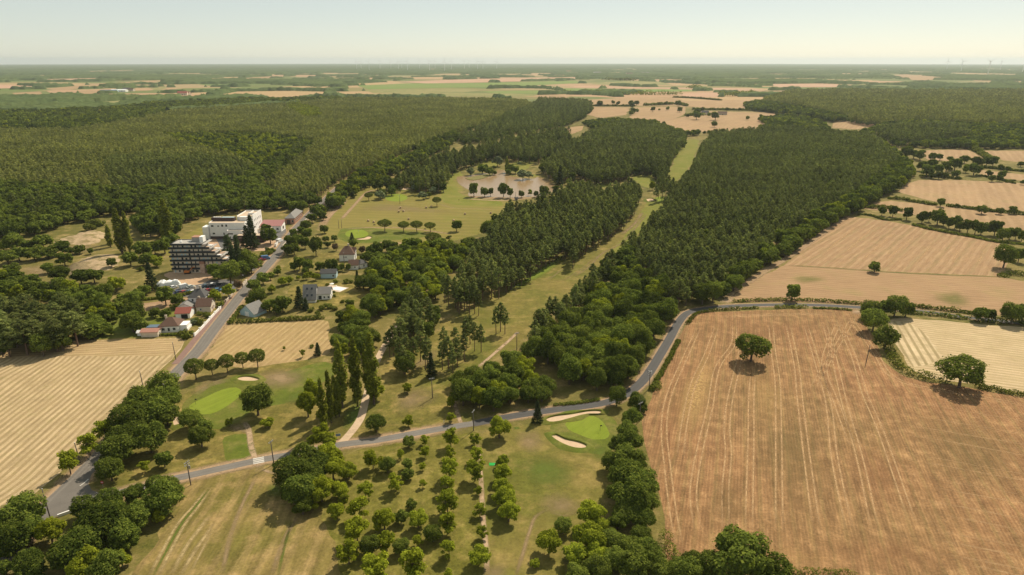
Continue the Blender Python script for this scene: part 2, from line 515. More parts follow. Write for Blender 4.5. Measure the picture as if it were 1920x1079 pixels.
stub = sheet('stubble_field', [(1302, 589), (1330, 586), (1400, 583), (1500, 580), (1603, 582), (1625, 610), (1640, 640), (1660, 680), (1690, 703), (1730, 715), (1780, 722), (1860, 736), (1960, 752), (2060, 770), (2100, 1000), (2000, 1140), (1280, 1140), (1252, 1060), (1245, 1000), (1238, 930), (1215, 850), (1204, 800), (1212, 765), (1232, 720), (1258, 660), (1280, 618)], 0.022, M_STUB, 0.5, True, 'big reddish stubble field with wheel tracks')
sheet('hay_field', [(1668, 601), (1740, 600), (1830, 608), (1960, 618), (2050, 640), (2050, 750), (1920, 737), (1840, 722), (1760, 712), (1712, 694), (1688, 660)], 0.022, M_HAY3, 0.5, True, 'pale striped hay field beyond the hedge')
sheet('hay_field_rows', [(1670, 603), (1700, 604), (1728, 618), (1742, 634), (1768, 670), (1740, 684), (1712, 690), (1690, 660)], 0.028, M_HAY4, 0.5, False, 'steep windrows at the near corner of the pale hay field')
sheet('tilled_field', [(1500, 470), (1590, 406), (1660, 414), (1760, 432), (1884, 456), (1890, 490), (1875, 519), (1700, 512), (1560, 502), (1470, 497)], 0.020, M_TILL, 0.8, False, 'tan tilled field with slanting stripes below the tree row')
sheet('stubble_strip', [(1358, 566), (1415, 525), (1470, 498), (1560, 503), (1700, 513), (1875, 520), (1990, 540), (1990, 600), (1830, 589), (1700, 577), (1610, 571), (1500, 567), (1420, 566)], 0.020, M_TILL2, 0.6, False, 'flat tan stubble field above the lane')
tan = [
 ([(1683, 360), (1700, 345), (1723, 338), (1800, 338), (1960, 346), (1960, 404), (1900, 397), (1800, 386), (1740, 376)], M_TAN),
 ([(1620, 392), (1640, 380), (1672, 377), (1740, 384), (1800, 390), (1960, 410), (1960, 440), (1850, 425), (1740, 407)], M_TAN),
 ([(1713, 283), (1813, 280), (1845, 298), (1790, 303), (1740, 300)], M_TAN),
 ([(1843, 283), (1960, 283), (1960, 309), (1880, 301)], M_TAN),
 ([(1830, 318), (1960, 332), (1960, 345), (1840, 330)], M_TAN),
 ([(1562, 229), (1608, 226), (1653, 230), (1640, 236), (1608, 243), (1560, 240)], M_TAN),
 ([(1280, 190), (1393, 188), (1427, 207), (1350, 205), (1278, 199)], M_TAN),
 ([(1268, 222), (1330, 209), (1462, 212), (1470, 228), (1425, 247), (1363, 249), (1290, 248), (1200, 232)], M_TAN),
 ([(1095, 188), (1180, 183), (1260, 182), (1285, 190), (1280, 198), (1117, 199)], M_TAN),
 ([(1107, 201), (1182, 202), (1173, 216), (1125, 222), (1098, 214)], M_TAN),
 ([(1190, 202), (1285, 200), (1285, 214), (1250, 230), (1180, 222)], M_TAN),
 ([(1060, 240), (1095, 236), (1092, 244), (1066, 254)], M_TAN),
 ([(0, 204), (67, 198), (137, 192), (137, 195), (67, 204), (-20, 208)], M_TAN),
 ([(143, 201), (175, 192), (262, 187), (250, 196), (215, 200)], M_MEAD),
 ([(283, 188), (330, 184), (390, 180), (372, 187), (300, 192)], M_GREENF),
 ([(410, 181), (470, 177), (468, 181), (415, 184)], M_MEAD),
 ([(80, 167), (160, 160), (233, 155), (297, 152), (292, 155), (215, 161), (110, 170)], M_TAN),
 ([(-20, 160), (30, 160), (70, 163), (60, 165), (-20, 167)], M_PINK),
 ([(20, 175), (76, 172), (80, 178), (40, 180)], M_TAN),
 ([(148, 171), (216, 168), (214, 174), (150, 178)], M_TAN),
 ([(85, 149), (180, 147), (230, 149), (170, 152), (90, 153)], M_PINK),
 ([(165, 134), (253, 132), (250, 134.5), (170, 137)], M_TAN),
 ([(40, 157), (75, 155), (75, 158), (45, 159)], M_PINK),
 ([(280, 166), (312, 163), (310, 167), (290, 170)], M_MEAD),
 ([(443, 148), (530, 142), (532, 144.5), (480, 149)], M_TAN),
 ([(640, 179), (760, 174), (960, 176), (1010, 178), (1000, 181), (900, 180), (700, 182)], M_MEAD),
 ([(670, 161), (760, 157), (900, 156), (1080, 152), (1090, 156), (960, 163), (800, 166), (690, 168)], M_GREENF),
 ([(680, 169), (860, 166), (900, 170), (870, 174), (700, 175)], M_MEAD),
 ([(745, 154), (840, 150), (1000, 146), (1080, 145), (1080, 150), (900, 155), (800, 157)], M_PINK),
 ([(900, 172), (1020, 170), (1100, 173), (1060, 176), (930, 176)], M_GREENF),
 ([(960, 180), (1060, 177), (1075, 180), (1060, 184), (1010, 183)], M_TAN),
 ([(1060, 166), (1240, 168), (1290, 169), (1310, 172), (1200, 173), (1050, 170)], M_GREENF),
 ([(1090, 162), (1290, 165), (1300, 167), (1200, 167), (1060, 164)], M_PINK),
 ([(1270, 176), (1345, 174), (1350, 182), (1290, 184)], M_PINK),
 ([(1310, 165), (1420, 167), (1440, 170), (1330, 170)], M_PINK),
 ([(1380, 172), (1480, 170), (1480, 174), (1390, 176)], M_TAN),
 ([(1440, 158), (1540, 157), (1620, 161), (1560, 164), (1460, 164)], M_PINK),
 ([(1720, 161), (1850, 161), (1860, 163.5), (1730, 164)], M_PINK),
 ([(1880, 162), (1960, 161), (1960, 166), (1890, 165)], M_MEAD),
 ([(1660, 141), (1700, 140), (1790, 147), (1720, 152), (1690, 147)], M_TAN),
 ([(1370, 148), (1480, 151), (1440, 153), (1380, 151)], M_TAN),
 ([(1090, 158), (1180, 152), (1240, 154), (1260, 160), (1180, 161)], M_MEAD),
]
for pts, m_ in tan:
    d0 = dist(G(*pts[0]))
    sheet('meadow' if m_ in (M_MEAD, M_GREENF) else 'field', pts, 0.02 + max(0, d0 - 900) * 0.00012, m_, 0.4, False)
FARCLEAR = [p for p, _ in tan]

# ---- golf course turf
M_ROUGH = soil('rough_grass', (0.125, 0.115, 0.024), (0.175, 0.14, 0.038), (0.28, 0.2, 0.068), big=0.035, mid=0.16, fine=1.5, contrast=0.42, cmix=0.75)
M_ORCH = soil('orchard_grass', (0.115, 0.11, 0.019), (0.16, 0.14, 0.031), (0.235, 0.18, 0.056), big=0.06, mid=0.22, fine=1.6, contrast=0.45)
M_FAIR = soil('fairway_turf', (0.12, 0.12, 0.022), (0.18, 0.145, 0.039), (0.24, 0.175, 0.061), big=0.035, mid=0.12, fine=1.4, contrast=0.34, cmix=0.7)
M_FAIRL = soil('fairway_turf_lush', (0.145, 0.16, 0.024), (0.175, 0.168, 0.034), (0.21, 0.165, 0.05), big=0.03, mid=0.1, contrast=0.22, cmix=0.5)
M_RANGE = soil('range_turf', (0.165, 0.145, 0.033), (0.20, 0.165, 0.044), (0.14, 0.145, 0.024), big=0.012, mid=0.05, contrast=0.2, stripes=[(98.0, 9.0, 0.4, (0.27, 0.21, 0.065), 0.4, 0.3)])
M_GREEN = soil('green_turf', (0.165, 0.21, 0.022), (0.185, 0.225, 0.028), None, big=0.1, mid=0.3, fine=3.0, contrast=0.14, bump=0.05, stripes=[(35, 3.2, 0.5, (0.148, 0.192, 0.02), 0.5, 0.05)])
M_FRINGE = soil('fringe_turf', (0.098, 0.125, 0.016), (0.125, 0.13, 0.024), (0.18, 0.145, 0.05), big=0.06, mid=0.14, contrast=0.3, cmix=0.6)
M_SAND = soil('bunker_sand', (0.50, 0.36, 0.235), (0.55, 0.405, 0.27), (0.44, 0.32, 0.2), big=0.3, mid=0.8, fine=4.0, contrast=0.1, bump=0.15)
M_LAWN = soil('garden_lawn', (0.11, 0.14, 0.020), (0.14, 0.145, 0.029), (0.2, 0.17, 0.048), big=0.06, mid=0.2, contrast=0.25)
M_DIRT = soil('bare_earth', (0.40, 0.265, 0.165), (0.46, 0.32, 0.205), (0.30, 0.2, 0.12), big=0.06, mid=0.3, contrast=0.2, bump=0.4)
M_ALLOT = soil('dug_plot', (0.34, 0.215, 0.125), (0.38, 0.25, 0.145), (0.24, 0.175, 0.085), big=0.06, mid=0.3, contrast=0.2, stripes=[(80, 2.0, 0.4, (0.3, 0.19, 0.11), 0.5, 0.2)])
M_MOWN = soil('mown_turf', (0.135, 0.118, 0.028), (0.21, 0.155, 0.052), (0.29, 0.195, 0.085), big=0.05, mid=0.14, fine=1.4, contrast=0.42, cmix=0.75, stripes=[(-1.0, 5.5, 0.35, (0.28, 0.195, 0.085), 0.55, 0.3)])
sheet('orchard_grass', [(650, 850), (720, 838), (800, 825), (900, 813), (912, 850), (905, 920), (908, 1000), (905, 1110), (560, 1130), (540, 1040), (560, 960), (610, 890)], 0.012, M_ORCH, 1.2)
sheet('practice_fairway', [(900, 815), (960, 800), (1040, 795), (1120, 790), (1160, 800), (1150, 850), (1140, 920), (1110, 980), (1060, 1040), (1040, 1130), (905, 1130), (908, 1000), (903, 900)], 0.012, M_FAIR, 1.2)
sheet('mown_fairway', [(350, 905), (420, 888), (480, 878), (540, 868), (580, 880), (600, 950), (620, 1020), (600, 1130), (240, 1130), (300, 1000)], 0.012, M_MOWN, 1.2)
sheet('rough_grass', [(340, 745), (400, 712), (480, 690), (560, 678), (640, 690), (690, 760), (650, 820), (600, 845), (480, 860), (380, 885), (250, 920), (180, 915), (190, 890), (250, 840), (320, 790)], 0.010, M_ROUGH, 1.0)
sheet('rough_grass', [(690, 690), (760, 640), (840, 700), (850, 760), (850, 795), (770, 810), (690, 825), (660, 825), (690, 760)], 0.010, M_ROUGH, 1.0)
sheet('fairway', [(1210, 374), (1252, 371), (1246, 388), (1205, 432), (1160, 470), (1120, 508), (1068, 556), (1010, 610), (965, 645), (900, 690), (850, 715), (800, 735), (760, 715), (790, 650), (850, 590), (930, 552), (985, 526), (1030, 492), (1068, 470), (1096, 472), (1150, 440), (1190, 402)], 0.016, M_FAIR, 1.2, True, 'long fairway running between the pine woods')
patch('lush_turf', [(1066, 470), (1060, 488), (1020, 520), (960, 548), (940, 550), (985, 522), (1030, 490)], 0.03, soft('lush_soft', (0.17, 0.22, 0.03), brk=(0.2, 0.5), nscale=0.15, edge=0.8), 0.9)
sheet('fairway_upper', [(1252, 342), (1258, 315), (1270, 288), (1286, 264), (1310, 264), (1304, 290), (1290, 318), (1270, 338), (1258, 350)], 0.016, M_FAIRL, 1.0)
sheet('fairway_middle', [(1150, 470), (1195, 415), (1215, 378), (1252, 371), (1244, 390), (1205, 432), (1165, 468)], 0.022, M_FAIRL, 1.0)
sheet('fairway_glade', [(1183, 318), (1213, 318), (1226, 334), (1222, 352), (1195, 346)], 0.016, M_FAIRL, 1.0)
sheet('fairway_glade', [(1110, 336), (1140, 335), (1150, 345), (1125, 352)], 0.016, M_FAIRL, 1.0)
sheet('driving_range', [(600, 440), (615, 405), (650, 372), (690, 350), (760, 345), (840, 325), (862, 318), (852, 335), (868, 352), (870, 372), (965, 376), (950, 392), (935, 402), (905, 435), (850, 452), (790, 458), (700, 462), (630, 460)], 0.012, M_RANGE, 1.2, True, 'wide dry driving range with round bales')
sheet('range_turf', [(838, 326), (860, 320), (866, 335), (852, 338), (858, 352), (872, 368), (940, 378), (930, 388), (880, 386), (832, 380), (825, 362), (832, 345)], 0.018, M_FAIRL, 0.8)
sheet('pond_lawn', [(890, 310), (900, 302), (925, 300), (935, 310), (905, 316)], 0.018, M_FAIRL, 0.8)
sheet('pond_lawn', [(955, 318), (965, 305), (990, 298), (1000, 306), (985, 320), (1010, 330), (985, 330)], 0.018, M_FAIRL, 0.8)
sheet('range_fringe', [(636, 432), (670, 426), (720, 430), (790, 436), (800, 444), (740, 452), (680, 456), (640, 452)], 0.020, M_FRINGE, 0.8)
greens = [
 ([(355, 762), (383, 746), (417, 731), (443, 727), (454, 736), (443, 749), (417, 767), (393, 777), (368, 775)], 'pale green putting green left of the lone tree'),
 ([(1060, 797), (1070, 787), (1090, 781), (1113, 781), (1130, 792), (1143, 814), (1133, 824), (1113, 825), (1087, 816), (1067, 806)], 'bright putting green between two sand bunkers'),
 ([(743 + 21 * math.cos(a), 371 + 7.4 * math.sin(a)) for a in np.linspace(0, 5.7, 11)], 'putting green at the far side of the driving range'),
 ([(669 + 22 * math.cos(a), 439 + 8.2 * math.sin(a)) for a in np.linspace(0, 5.7, 11)], 'putting green near the brown-roofed house'),
 ([(1228, 372), (1240, 369), (1252, 371), (1248, 378), (1232, 379)], 'small putting green at the bend of the fairway'),
]
sheet('green_fringe', [(338, 775), (365, 738), (420, 712), (470, 718), (505, 708), (560, 690), (612, 680), (628, 700), (600, 722), (545, 752), (500, 762), (470, 772), (425, 800), (372, 800)], 0.016, M_FRINGE, 0.8)
sheet('green_fringe', [(1030, 800), (1060, 780), (1110, 772), (1150, 785), (1160, 815), (1150, 845), (1110, 850), (1060, 828)], 0.016, M_FRINGE, 0.8)
for pts, lb in greens:
    sheet('putting_green', pts, 0.030, M_GREEN, 0.15, True, lb)
sheet('tee', [(423, 819), (463, 814), (473, 829), (477, 856), (430, 866), (421, 846)], 0.024, M_FRINGE, 0.3)
M_LIP = plain('turf_lip', (0.10, 0.12, 0.025), 0.95, 0.05)
def bunker(px, label):
    ring = catmull(W(px), True, 1.2)
    n = len(ring); c = sum(ring) / n
    o = sheet('bunker', None, 0.034, M_SAND, 0.05, False, label, [Vector((*p, 0)) for p in ring], 1.2)
    V, F = [], []
    for p in ring:
        d = (p - c); d = d / np.linalg.norm(d)
        for off, h in ((-0.3, 0.030), (0.0, 0.5), (0.5, 0.55), (2.6, 0.012)):
            q = p + d * off
            V.append((q[0], q[1], h))
    for i in range(n):
        a, b = i * 4, ((i + 1) % n) * 4
        for j in range(3):
            F.append((a + j, a + j + 1, b + j + 1, b + j))
    obj('turf_lip', mesh('turf_lip', V, F, M_FRINGE, True), o)
    return o
bunker([(1023, 787), (1040, 781), (1070, 777), (1107, 771), (1128, 772), (1123, 778), (1097, 779), (1070, 786), (1047, 792), (1030, 793)], 'long pale sand bunker behind the bright green')
bunker([(1033, 817), (1043, 816), (1060, 824), (1083, 829), (1100, 836), (1097, 842), (1080, 842), (1060, 836), (1040, 825)], 'curved sand bunker in front of the bright green')
bunker([(443, 711), (455, 707), (470, 707), (487, 712), (480, 716), (455, 716)], 'small sand bunker beyond the pale green')
bunker([(322, 785), (331, 779), (338, 784), (337, 797), (327, 800)], 'sand bunker half hidden by the roadside oaks')
bunker([(750, 356), (758, 352.5), (768, 353), (772, 356), (760, 357.5)], 'pale bunker beyond the far range green')
bunker([(667, 449), (682, 447), (690, 444), (697, 445), (692, 450), (675, 451)], 'curved bunker near the brown-roofed house')
bunker([(765, 451.5), (780, 451.5), (781, 453.5), (768, 454)], 'thin bunker beside the umbrella pine')
bunker([(1212, 374), (1222, 373), (1228, 377), (1216, 379)], 'small bunker at the bend of the fairway')

# ---- soft wear and growth on the turf
S_DRY = soft('dry_turf', (0.27, 0.195, 0.105), (0.31, 0.22, 0.12), nscale=0.18, edge=0.9)
S_LUSH = soft('lush_grass', (0.10, 0.145, 0.022), (0.13, 0.16, 0.03), brk=(0.2, 0.5), nscale=0.15, edge=0.9)
S_STRAW = soft('straw_swath', (0.40, 0.30, 0.14), (0.45, 0.34, 0.17), nscale=0.7, edge=0.85, brk=(0.4, 0.6))
S_PATH = soft('worn_path', (0.40, 0.285, 0.175), (0.46, 0.33, 0.21), nscale=0.4, edge=0.5)
S_VERGE = soft('dry_verge', (0.36, 0.245, 0.145), (0.40, 0.275, 0.165), brk=(0.25, 0.5), nscale=0.35, edge=0.6)
for c_ in [([(470, 705), (500, 690), (550, 688), (585, 700), (570, 725), (520, 735), (480, 730)], S_DRY, 0.9), ([(345, 740), (375, 715), (430, 700), (440, 715), (400, 725), (365, 748)], S_DRY, 0.7),
           ([(420, 800), (450, 790), (470, 800), (478, 820), (450, 812), (430, 812)], S_DRY, 0.8), ([(960, 810), (1010, 800), (1030, 830), (1000, 860), (965, 840)], S_DRY, 0.6),
           ([(1000, 930), (1040, 915), (1080, 930), (1110, 960), (1060, 975), (1010, 965)], S_DRY, 0.6), ([(960, 860), (1040, 850), (1090, 880), (1080, 920), (1010, 925), (970, 900)], S_LUSH, 0.75),
           ([(1100, 850), (1130, 830), (1150, 850), (1125, 870)], S_LUSH, 0.7), ([(500, 905), (530, 900), (545, 925), (515, 940), (495, 930)], S_LUSH, 0.75),
           ([(960, 800), (975, 799), (980, 806), (962, 808)], S_LUSH, 0.8), ([(760, 700), (800, 690), (830, 660), (815, 650), (780, 675)], S_DRY, 0.7),
           ([(520, 745), (600, 720), (615, 735), (560, 760), (525, 762)], S_LUSH, 0.8), ([(640, 770), (690, 745), (680, 800), (640, 815)], S_LUSH, 0.9),
           ([(1480, 520), (1530, 515), (1560, 525), (1500, 535)], S_LUSH, 0.35), ([(1740, 555), (1800, 545), (1830, 575), (1780, 578)], S_LUSH, 0.45),
           ([(900, 1060), (950, 1050), (960, 1090), (905, 1100)], S_DRY, 0.5), ([(730, 740), (800, 720), (835, 745), (790, 775), (735, 780)], S_DRY, 0.6), ([(660, 385), (720, 380), (860, 395), (840, 402), (700, 398), (650, 395)], S_DRY, 0.5)]:
    patch('worn_turf' if c_[1] is S_DRY else 'lush_turf', c_[0], 0.04, c_[1], c_[2])
ribbon('straw_swaths', [(W([(392, 912), (362, 950), (330, 988), (277, 1085)]), 0.7, 0.95), (W([(398, 914), (372, 950), (344, 988), (294, 1085)]), 0.7, 0.95),
                        (W([(398, 960), (372, 995), (350, 1024), (318, 1085)]), 0.9, 0.9), (W([(403, 978), (385, 1006), (366, 1032), (336, 1085)]), 0.8, 0.9), (W([(400, 990), (380, 1030), (352, 1085)]), 0.5, 0.7)], 0.046, S_STRAW, 2.0)
ribbon('lush_strip', [(W([(395, 914), (367, 950), (337, 988), (285, 1085)]), 0.5, 0.8), (W([(548, 975), (535, 1020), (520, 1085)]), 0.5, 0.7)], 0.050, S_LUSH, 2.0)
ribbon('worn_path', [(W([(484, 886), (470, 915), (455, 945), (433, 1002), (424, 1040), (415, 1085)]), 0.9, 0.8), (W([(562, 962), (540, 998), (522, 1040), (508, 1085)]), 1.0, 0.7),
                     (W([(1030, 955), (1005, 968), (992, 1000), (980, 1040), (966, 1085)]), 0.8, 0.85), (W([(1030, 958), (1055, 968), (1085, 960)]), 0.7, 0.6)], 0.050, S_DRY, 2.0)
ribbon('bare_strip', [(W([(895, 830), (899, 860), (902, 900), (904, 940), (907, 985), (912, 1030), (913, 1085)]), 0.85, 0.95)], 0.054, S_PATH, 2.0)
ribbon('fairway_tracks', [(W([(1120, 480), (1090, 505), (1050, 530)]), 0.7, 0.5), (W([(1060, 500), (1035, 520), (1015, 527)]), 0.6, 0.7), (W([(1110, 540), (1080, 555), (1040, 585), (1000, 610)]), 1.2, 0.5), (W([(1212, 402), (1170, 452), (1130, 475), (1105, 500), (1075, 520)]), 1.1, 0.7), (W([(1165, 440), (1190, 420), (1205, 398)]), 2.2, 0.8)], 0.046, S_DRY, 3.0)
ribbon('range_tracks', [(W([(820, 382), (850, 390), (900, 392), (940, 393)]), 0.9, 0.5), (W([(640, 412), (660, 390), (690, 360), (720, 358)]), 2.0, 0.7), (W([(605, 420), (625, 398), (650, 375)]), 2.6, 0.8), (W([(640, 430), (700, 427), (770, 429), (850, 440)]), 1.4, 0.7), (W([(870, 373), (920, 376), (965, 377)]), 2.2, 0.9), (W([(700, 455), (740, 456), (790, 458)]), 2.0, 0.9)], 0.046, S_VERGE, 3.0)

# ---- wheel tracks of the big stubble field
tr = [[(1345, 610), (1325, 665), (1300, 720), (1284, 790), (1275, 860)], [(1377, 607), (1375, 645), (1345, 690), (1332, 760), (1320, 810), (1305, 880), (1300, 935), (1310, 1000)],
      [(1395, 640), (1380, 700), (1367, 760), (1363, 810), (1366, 850), (1360, 920), (1362, 1010)], [(1412, 700), (1409, 740), (1408, 820), (1404, 1000)], [(1445, 605), (1450, 660), (1458, 720), (1460, 830), (1461, 1000)],
      [(1477, 607), (1493, 683), (1500, 750), (1512, 850), (1532, 1000)], [(1510, 607), (1533, 683), (1553, 755), (1565, 860), (1594, 1000)], [(1545, 603), (1563, 667), (1583, 755), (1612, 860), (1642, 1000)],
      [(1570, 600), (1600, 667), (1620, 735), (1650, 805), (1680, 890), (1712, 985)], [(1605, 588), (1563, 660), (1520, 735)], [(1590, 592), (1640, 660), (1665, 700), (1710, 722), (1800, 738), (1950, 765)],
      [(1340, 597), (1400, 592), (1480, 590), (1580, 588)], [(1310, 615), (1285, 670), (1255, 740), (1245, 800), (1252, 880), (1262, 960), (1275, 1030)], [(1575, 600), (1545, 680), (1570, 760), (1600, 840)]]
L = []
for t_ in tr:
    w_ = catmull(W(t_), False, 4.0)
    for off in (-0.85, 0.85):
        pts = []
        for i, p in enumerate(w_):
            d = w_[min(i + 1, len(w_) - 1)] - w_[max(i - 1, 0)]; d = d / np.linalg.norm(d)
            pts.append(p + np.array([-d[1], d[0]]) * off)
        L.append((pts, 0.42, 0.85))
S_TRAM = soft('wheel_track', (0.47, 0.30, 0.15), (0.53, 0.345, 0.18), nscale=0.5, edge=0.85, brk=(0.38, 0.6))
ribbon('wheel_tracks', L, 0.030, S_TRAM, 4.0, parent=stub)
L = []
for i in range(15):
    y0 = 745 + i * 24 + random.uniform(-5, 5)
    x0 = 1655 + i * 9 + random.uniform(-25, 25)
    a, b = G(x0, y0), G(1990, y0 + (1990 - x0) * (0.165 + i * 0.002))
    L.append(([a, a.lerp(b, 0.33) + Vector((0, random.uniform(-.6, .6), 0)), a.lerp(b, 0.66), b], random.uniform(0.25, 0.7), random.uniform(0.35, 0.75)))
ribbon('headland_tracks', L, 0.036, S_TRAM, 4.0, parent=stub)
S_STRAWB = soft('straw_scatter', (0.46, 0.29, 0.11), (0.52, 0.345, 0.145), nscale=0.9, edge=0.8, brk=(0.48, 0.56))
patch('straw_scatter', [(1330, 640), (1300, 690), (1265, 740), (1250, 810), (1270, 850), (1310, 830), (1330, 770), (1350, 700)], 0.026, S_STRAWB, 0.75, parent=stub)
patch('straw_scatter', [(1400, 700), (1440, 690), (1480, 740), (1470, 800), (1420, 790)], 0.028, S_STRAWB, 0.45, parent=stub)
patch('straw_scatter', [(1270, 1000), (1340, 990), (1450, 1010), (1600, 1050), (1500, 1090), (1290, 1070)], 0.028, S_STRAWB, 0.4, parent=stub)
S_OLIVE = soft('weedy_stubble', (0.175, 0.135, 0.055), (0.21, 0.155, 0.065), nscale=0.09, edge=0.95, brk=(0.3, 0.65))
S_REDS = soft('bare_stubble', (0.29, 0.135, 0.065), (0.32, 0.155, 0.078), nscale=0.09, edge=0.95, brk=(0.3, 0.65))
for pts_, m_, st_ in [([(1420, 760), (1520, 770), (1580, 860), (1560, 960), (1450, 960), (1400, 860)], S_OLIVE, .4), ([(1600, 800), (1680, 850), (1720, 940), (1650, 1000), (1580, 900)], S_REDS, .25), ([(1700, 760), (1850, 780), (1950, 850), (1900, 950), (1760, 900)], S_OLIVE, .35),
                       ([(1320, 600), (1480, 595), (1600, 600), (1560, 640), (1440, 640), (1330, 660)], S_REDS, .25), ([(1230, 760), (1270, 700), (1300, 720), (1250, 850), (1260, 960), (1230, 880)], S_REDS, .25), ([(1330, 880), (1400, 900), (1400, 1000), (1330, 1000)], S_OLIVE, .35), ([(1480, 1010), (1700, 1000), (1850, 1060), (1600, 1090)], S_REDS, .25)]:
    patch('stubble_tone', pts_, 0.0245, m_, st_, parent=stub)
L = []
for a, b in [((1580, 478), (1640, 424)), ((1612, 492), (1680, 435)), ((1722, 492), (1752, 452)), ((1660, 490), (1720, 438)), ((1540, 480), (1610, 420)), ((1785, 495), (1800, 462)), ((1830, 500), (1850, 465))]:
    L.append((W([a, ((a[0] + b[0]) / 2, (a[1] + b[1]) / 2), b]), 1.0, 0.7))
ribbon('tillage_streaks', L, 0.030, S_TRAM, 5.0)
ribbon('field_divide', [(W([(1470, 498), (1560, 503), (1700, 513), (1875, 520)]), 1.6, 0.7)], 0.032, soft('weed_line', (0.15, 0.15, 0.05), (0.2, 0.18, 0.07), nscale=0.3), 5.0)

# ---- roads, lanes and paths
def asphalt(name, a, b, worn):
    k = NT(name)
    P = k.pos()
    u = k.attr('u').outputs['Fac']
    n = k.noise(P, 0.25, 4.0); n2 = k.noise(P, 6.0, 3.0, 0.7); n3 = k.noise(P, 1.2, 4.0)
    au = k.math('ABSOLUTE', u)
    rut = k.rng(k.math('ABSOLUTE', k.math('SUBTRACT', au, 0.48)), 0.0, 0.26, 1.0, 0.0, True)
    c = k.mix(n, a, b)
    c = k.mix(k.math('MULTIPLY', k.math('MULTIPLY', rut, n3), 0.8), c, worn)
    c = k.mix(k.math('MULTIPLY', k.rng(k.math('ADD', au, k.math('MULTIPLY', n3, 0.3)), 1.0, 1.2), 0.7), c, (0.30, 0.22, 0.14))
    v = k.n('ShaderNodeVectorMath', operation='SCALE'); k.lk(c, v.inputs[0]); k.lk(k.rng(n2, 0.25, 0.75, 0.8, 1.2), v.inputs['Scale'])
    k.pbr(v.outputs[0], 0.85, 0.25, bump=n2, bstr=0.2, bdist=0.05)
    return k.m
M_ROAD = asphalt('road_asphalt', (0.115, 0.103, 0.09), (0.165, 0.148, 0.126), (0.215, 0.193, 0.165))
M_LANE = asphalt('lane_asphalt', (0.12, 0.112, 0.10), (0.19, 0.173, 0.15), (0.215, 0.195, 0.17))
M_LANED = asphalt('new_asphalt', (0.058, 0.057, 0.056), (0.08, 0.078, 0.075), (0.095, 0.09, 0.086))
ROAD = [(-60, 1120), (30, 1015), (82, 960), (145, 899), (190, 853), (262, 777), (330, 701), (372, 657), (393, 629), (432, 579), (467, 535), (497, 503), (521, 475), (538, 450), (557, 426), (580, 402), (602, 381), (618, 367), (632, 354), (660, 336), (700, 318), (760, 296), (843, 266), (880, 250), (940, 226)]
LANE1 = [(150, 938), (190, 931), (227, 924), (280, 912), (323, 899), (360, 891), (437, 874), (483, 864), (540, 854), (600, 842), (640, 834), (707, 826), (773, 814), (853, 800), (887, 795)]
LANE2 = [(887, 795), (960, 781), (1040, 769), (1100, 762), (1137, 755), (1165, 745), (1190, 729), (1213, 705), (1237, 667), (1257, 633), (1268, 612), (1283, 592), (1300, 583), (1330, 578), (1380, 574), (1460, 572), (1540, 573), (1613, 577), (1713, 583), (1773, 590), (1827, 597), (1960, 611)]
ribbon('road_verge', [(W(ROAD), 6.0, 0.98), (W(LANE1), 4.2, 0.98), (W(LANE2), 4.0, 0.98)], 0.058, S_VERGE, 4.0)
ribbon('road', [(W(ROAD), 2.75, 1.0)], 0.075, M_ROAD, 3.0)['label'] = 'grey two-lane main road past the houses'
ribbon('lane', [(W(LANE1), 1.65, 1.0)], 0.070, M_LANE, 3.0)['label'] = 'worn grey lane from the junction to the copse'
ribbon('lane', [(W(LANE2), 1.9, 1.0)], 0.066, M_LANED, 3.0)['label'] = 'dark resurfaced lane curving past the stubble field'
sheet('road_junction', [(70, 966), (110, 928), (150, 893), (163, 882), (172, 890), (166, 908), (172, 920), (196, 928), (228, 921), (230, 928), (200, 935), (160, 945), (130, 957), (100, 972), (75, 984)], 0.079, M_ROAD, 0.05, False)
M_PAVE = plain('red_pavement', (0.22, 0.14, 0.115), 0.9, 0.1, scale=0.6)
def kerbed(name, pts, hw, h, m):
    V, F, U, S, T = ribbon_data([(pts, hw, 1.0)], h, 3.0)
    n = len(V) // 3
    b = len(V)
    V += [(p[0], p[1], 0.0) for p in V]
    for i in range(n - 1):
        for s_ in (0, 2):
            a = i * 3 + s_
            F.append((a, a + 3, b + a + 3, b + a) if s_ == 0 else (a + 3, a, b + a, b + a + 3))
    o = obj(name, mesh(name, V, F, m)); o['kind'] = 'structure'
    return o
def offset(pts, off):
    w_ = catmull(pts, False, 5.0); out = []
    for i, p in enumerate(w_):
        d = w_[min(i + 1, len(w_) - 1)] - w_[max(i - 1, 0)]; d = d / np.linalg.norm(d)
        out.append(p + np.array([-d[1], d[0]]) * off)
    return out
kerbed('pavement', offset(W([(352, 682), (372, 657), (393, 629), (432, 579), (450, 556)]), 4.6), 1.3, 0.12, M_PAVE)['label'] = 'reddish pavement along the white garden wall'
M_LINE = plain('road_paint', (0.52, 0.49, 0.44), 0.7, 0.2, var=0.25)
S_LINE = soft('worn_line', (0.36, 0.33, 0.28), nscale=0.6, edge=0.6, brk=(0.4, 0.62))
ribbon('centre_line', [(W(ROAD[3:16]), 0.10, 0.8)], 0.085, S_LINE, 1.0)
ribbon('edge_line', [(offset(W(ROAD[2:16]), 2.45), 0.08, 0.8), (offset(W(ROAD[5:16]), -2.45), 0.08, 0.8)], 0.085, S_LINE, 2.0)
ribbon('junction_line', [([G(150, 912), G(158, 906), G(166, 899)], 0.15, 1.0)], 0.086, M_LINE, 1.0)
cw = empty('crosswalk', G(485, 864)); tag(cw, 'white striped crosswalk where the golf path crosses the lane', 'crosswalk')
LD = (G(540, 854) - G(437, 874)).normalized()
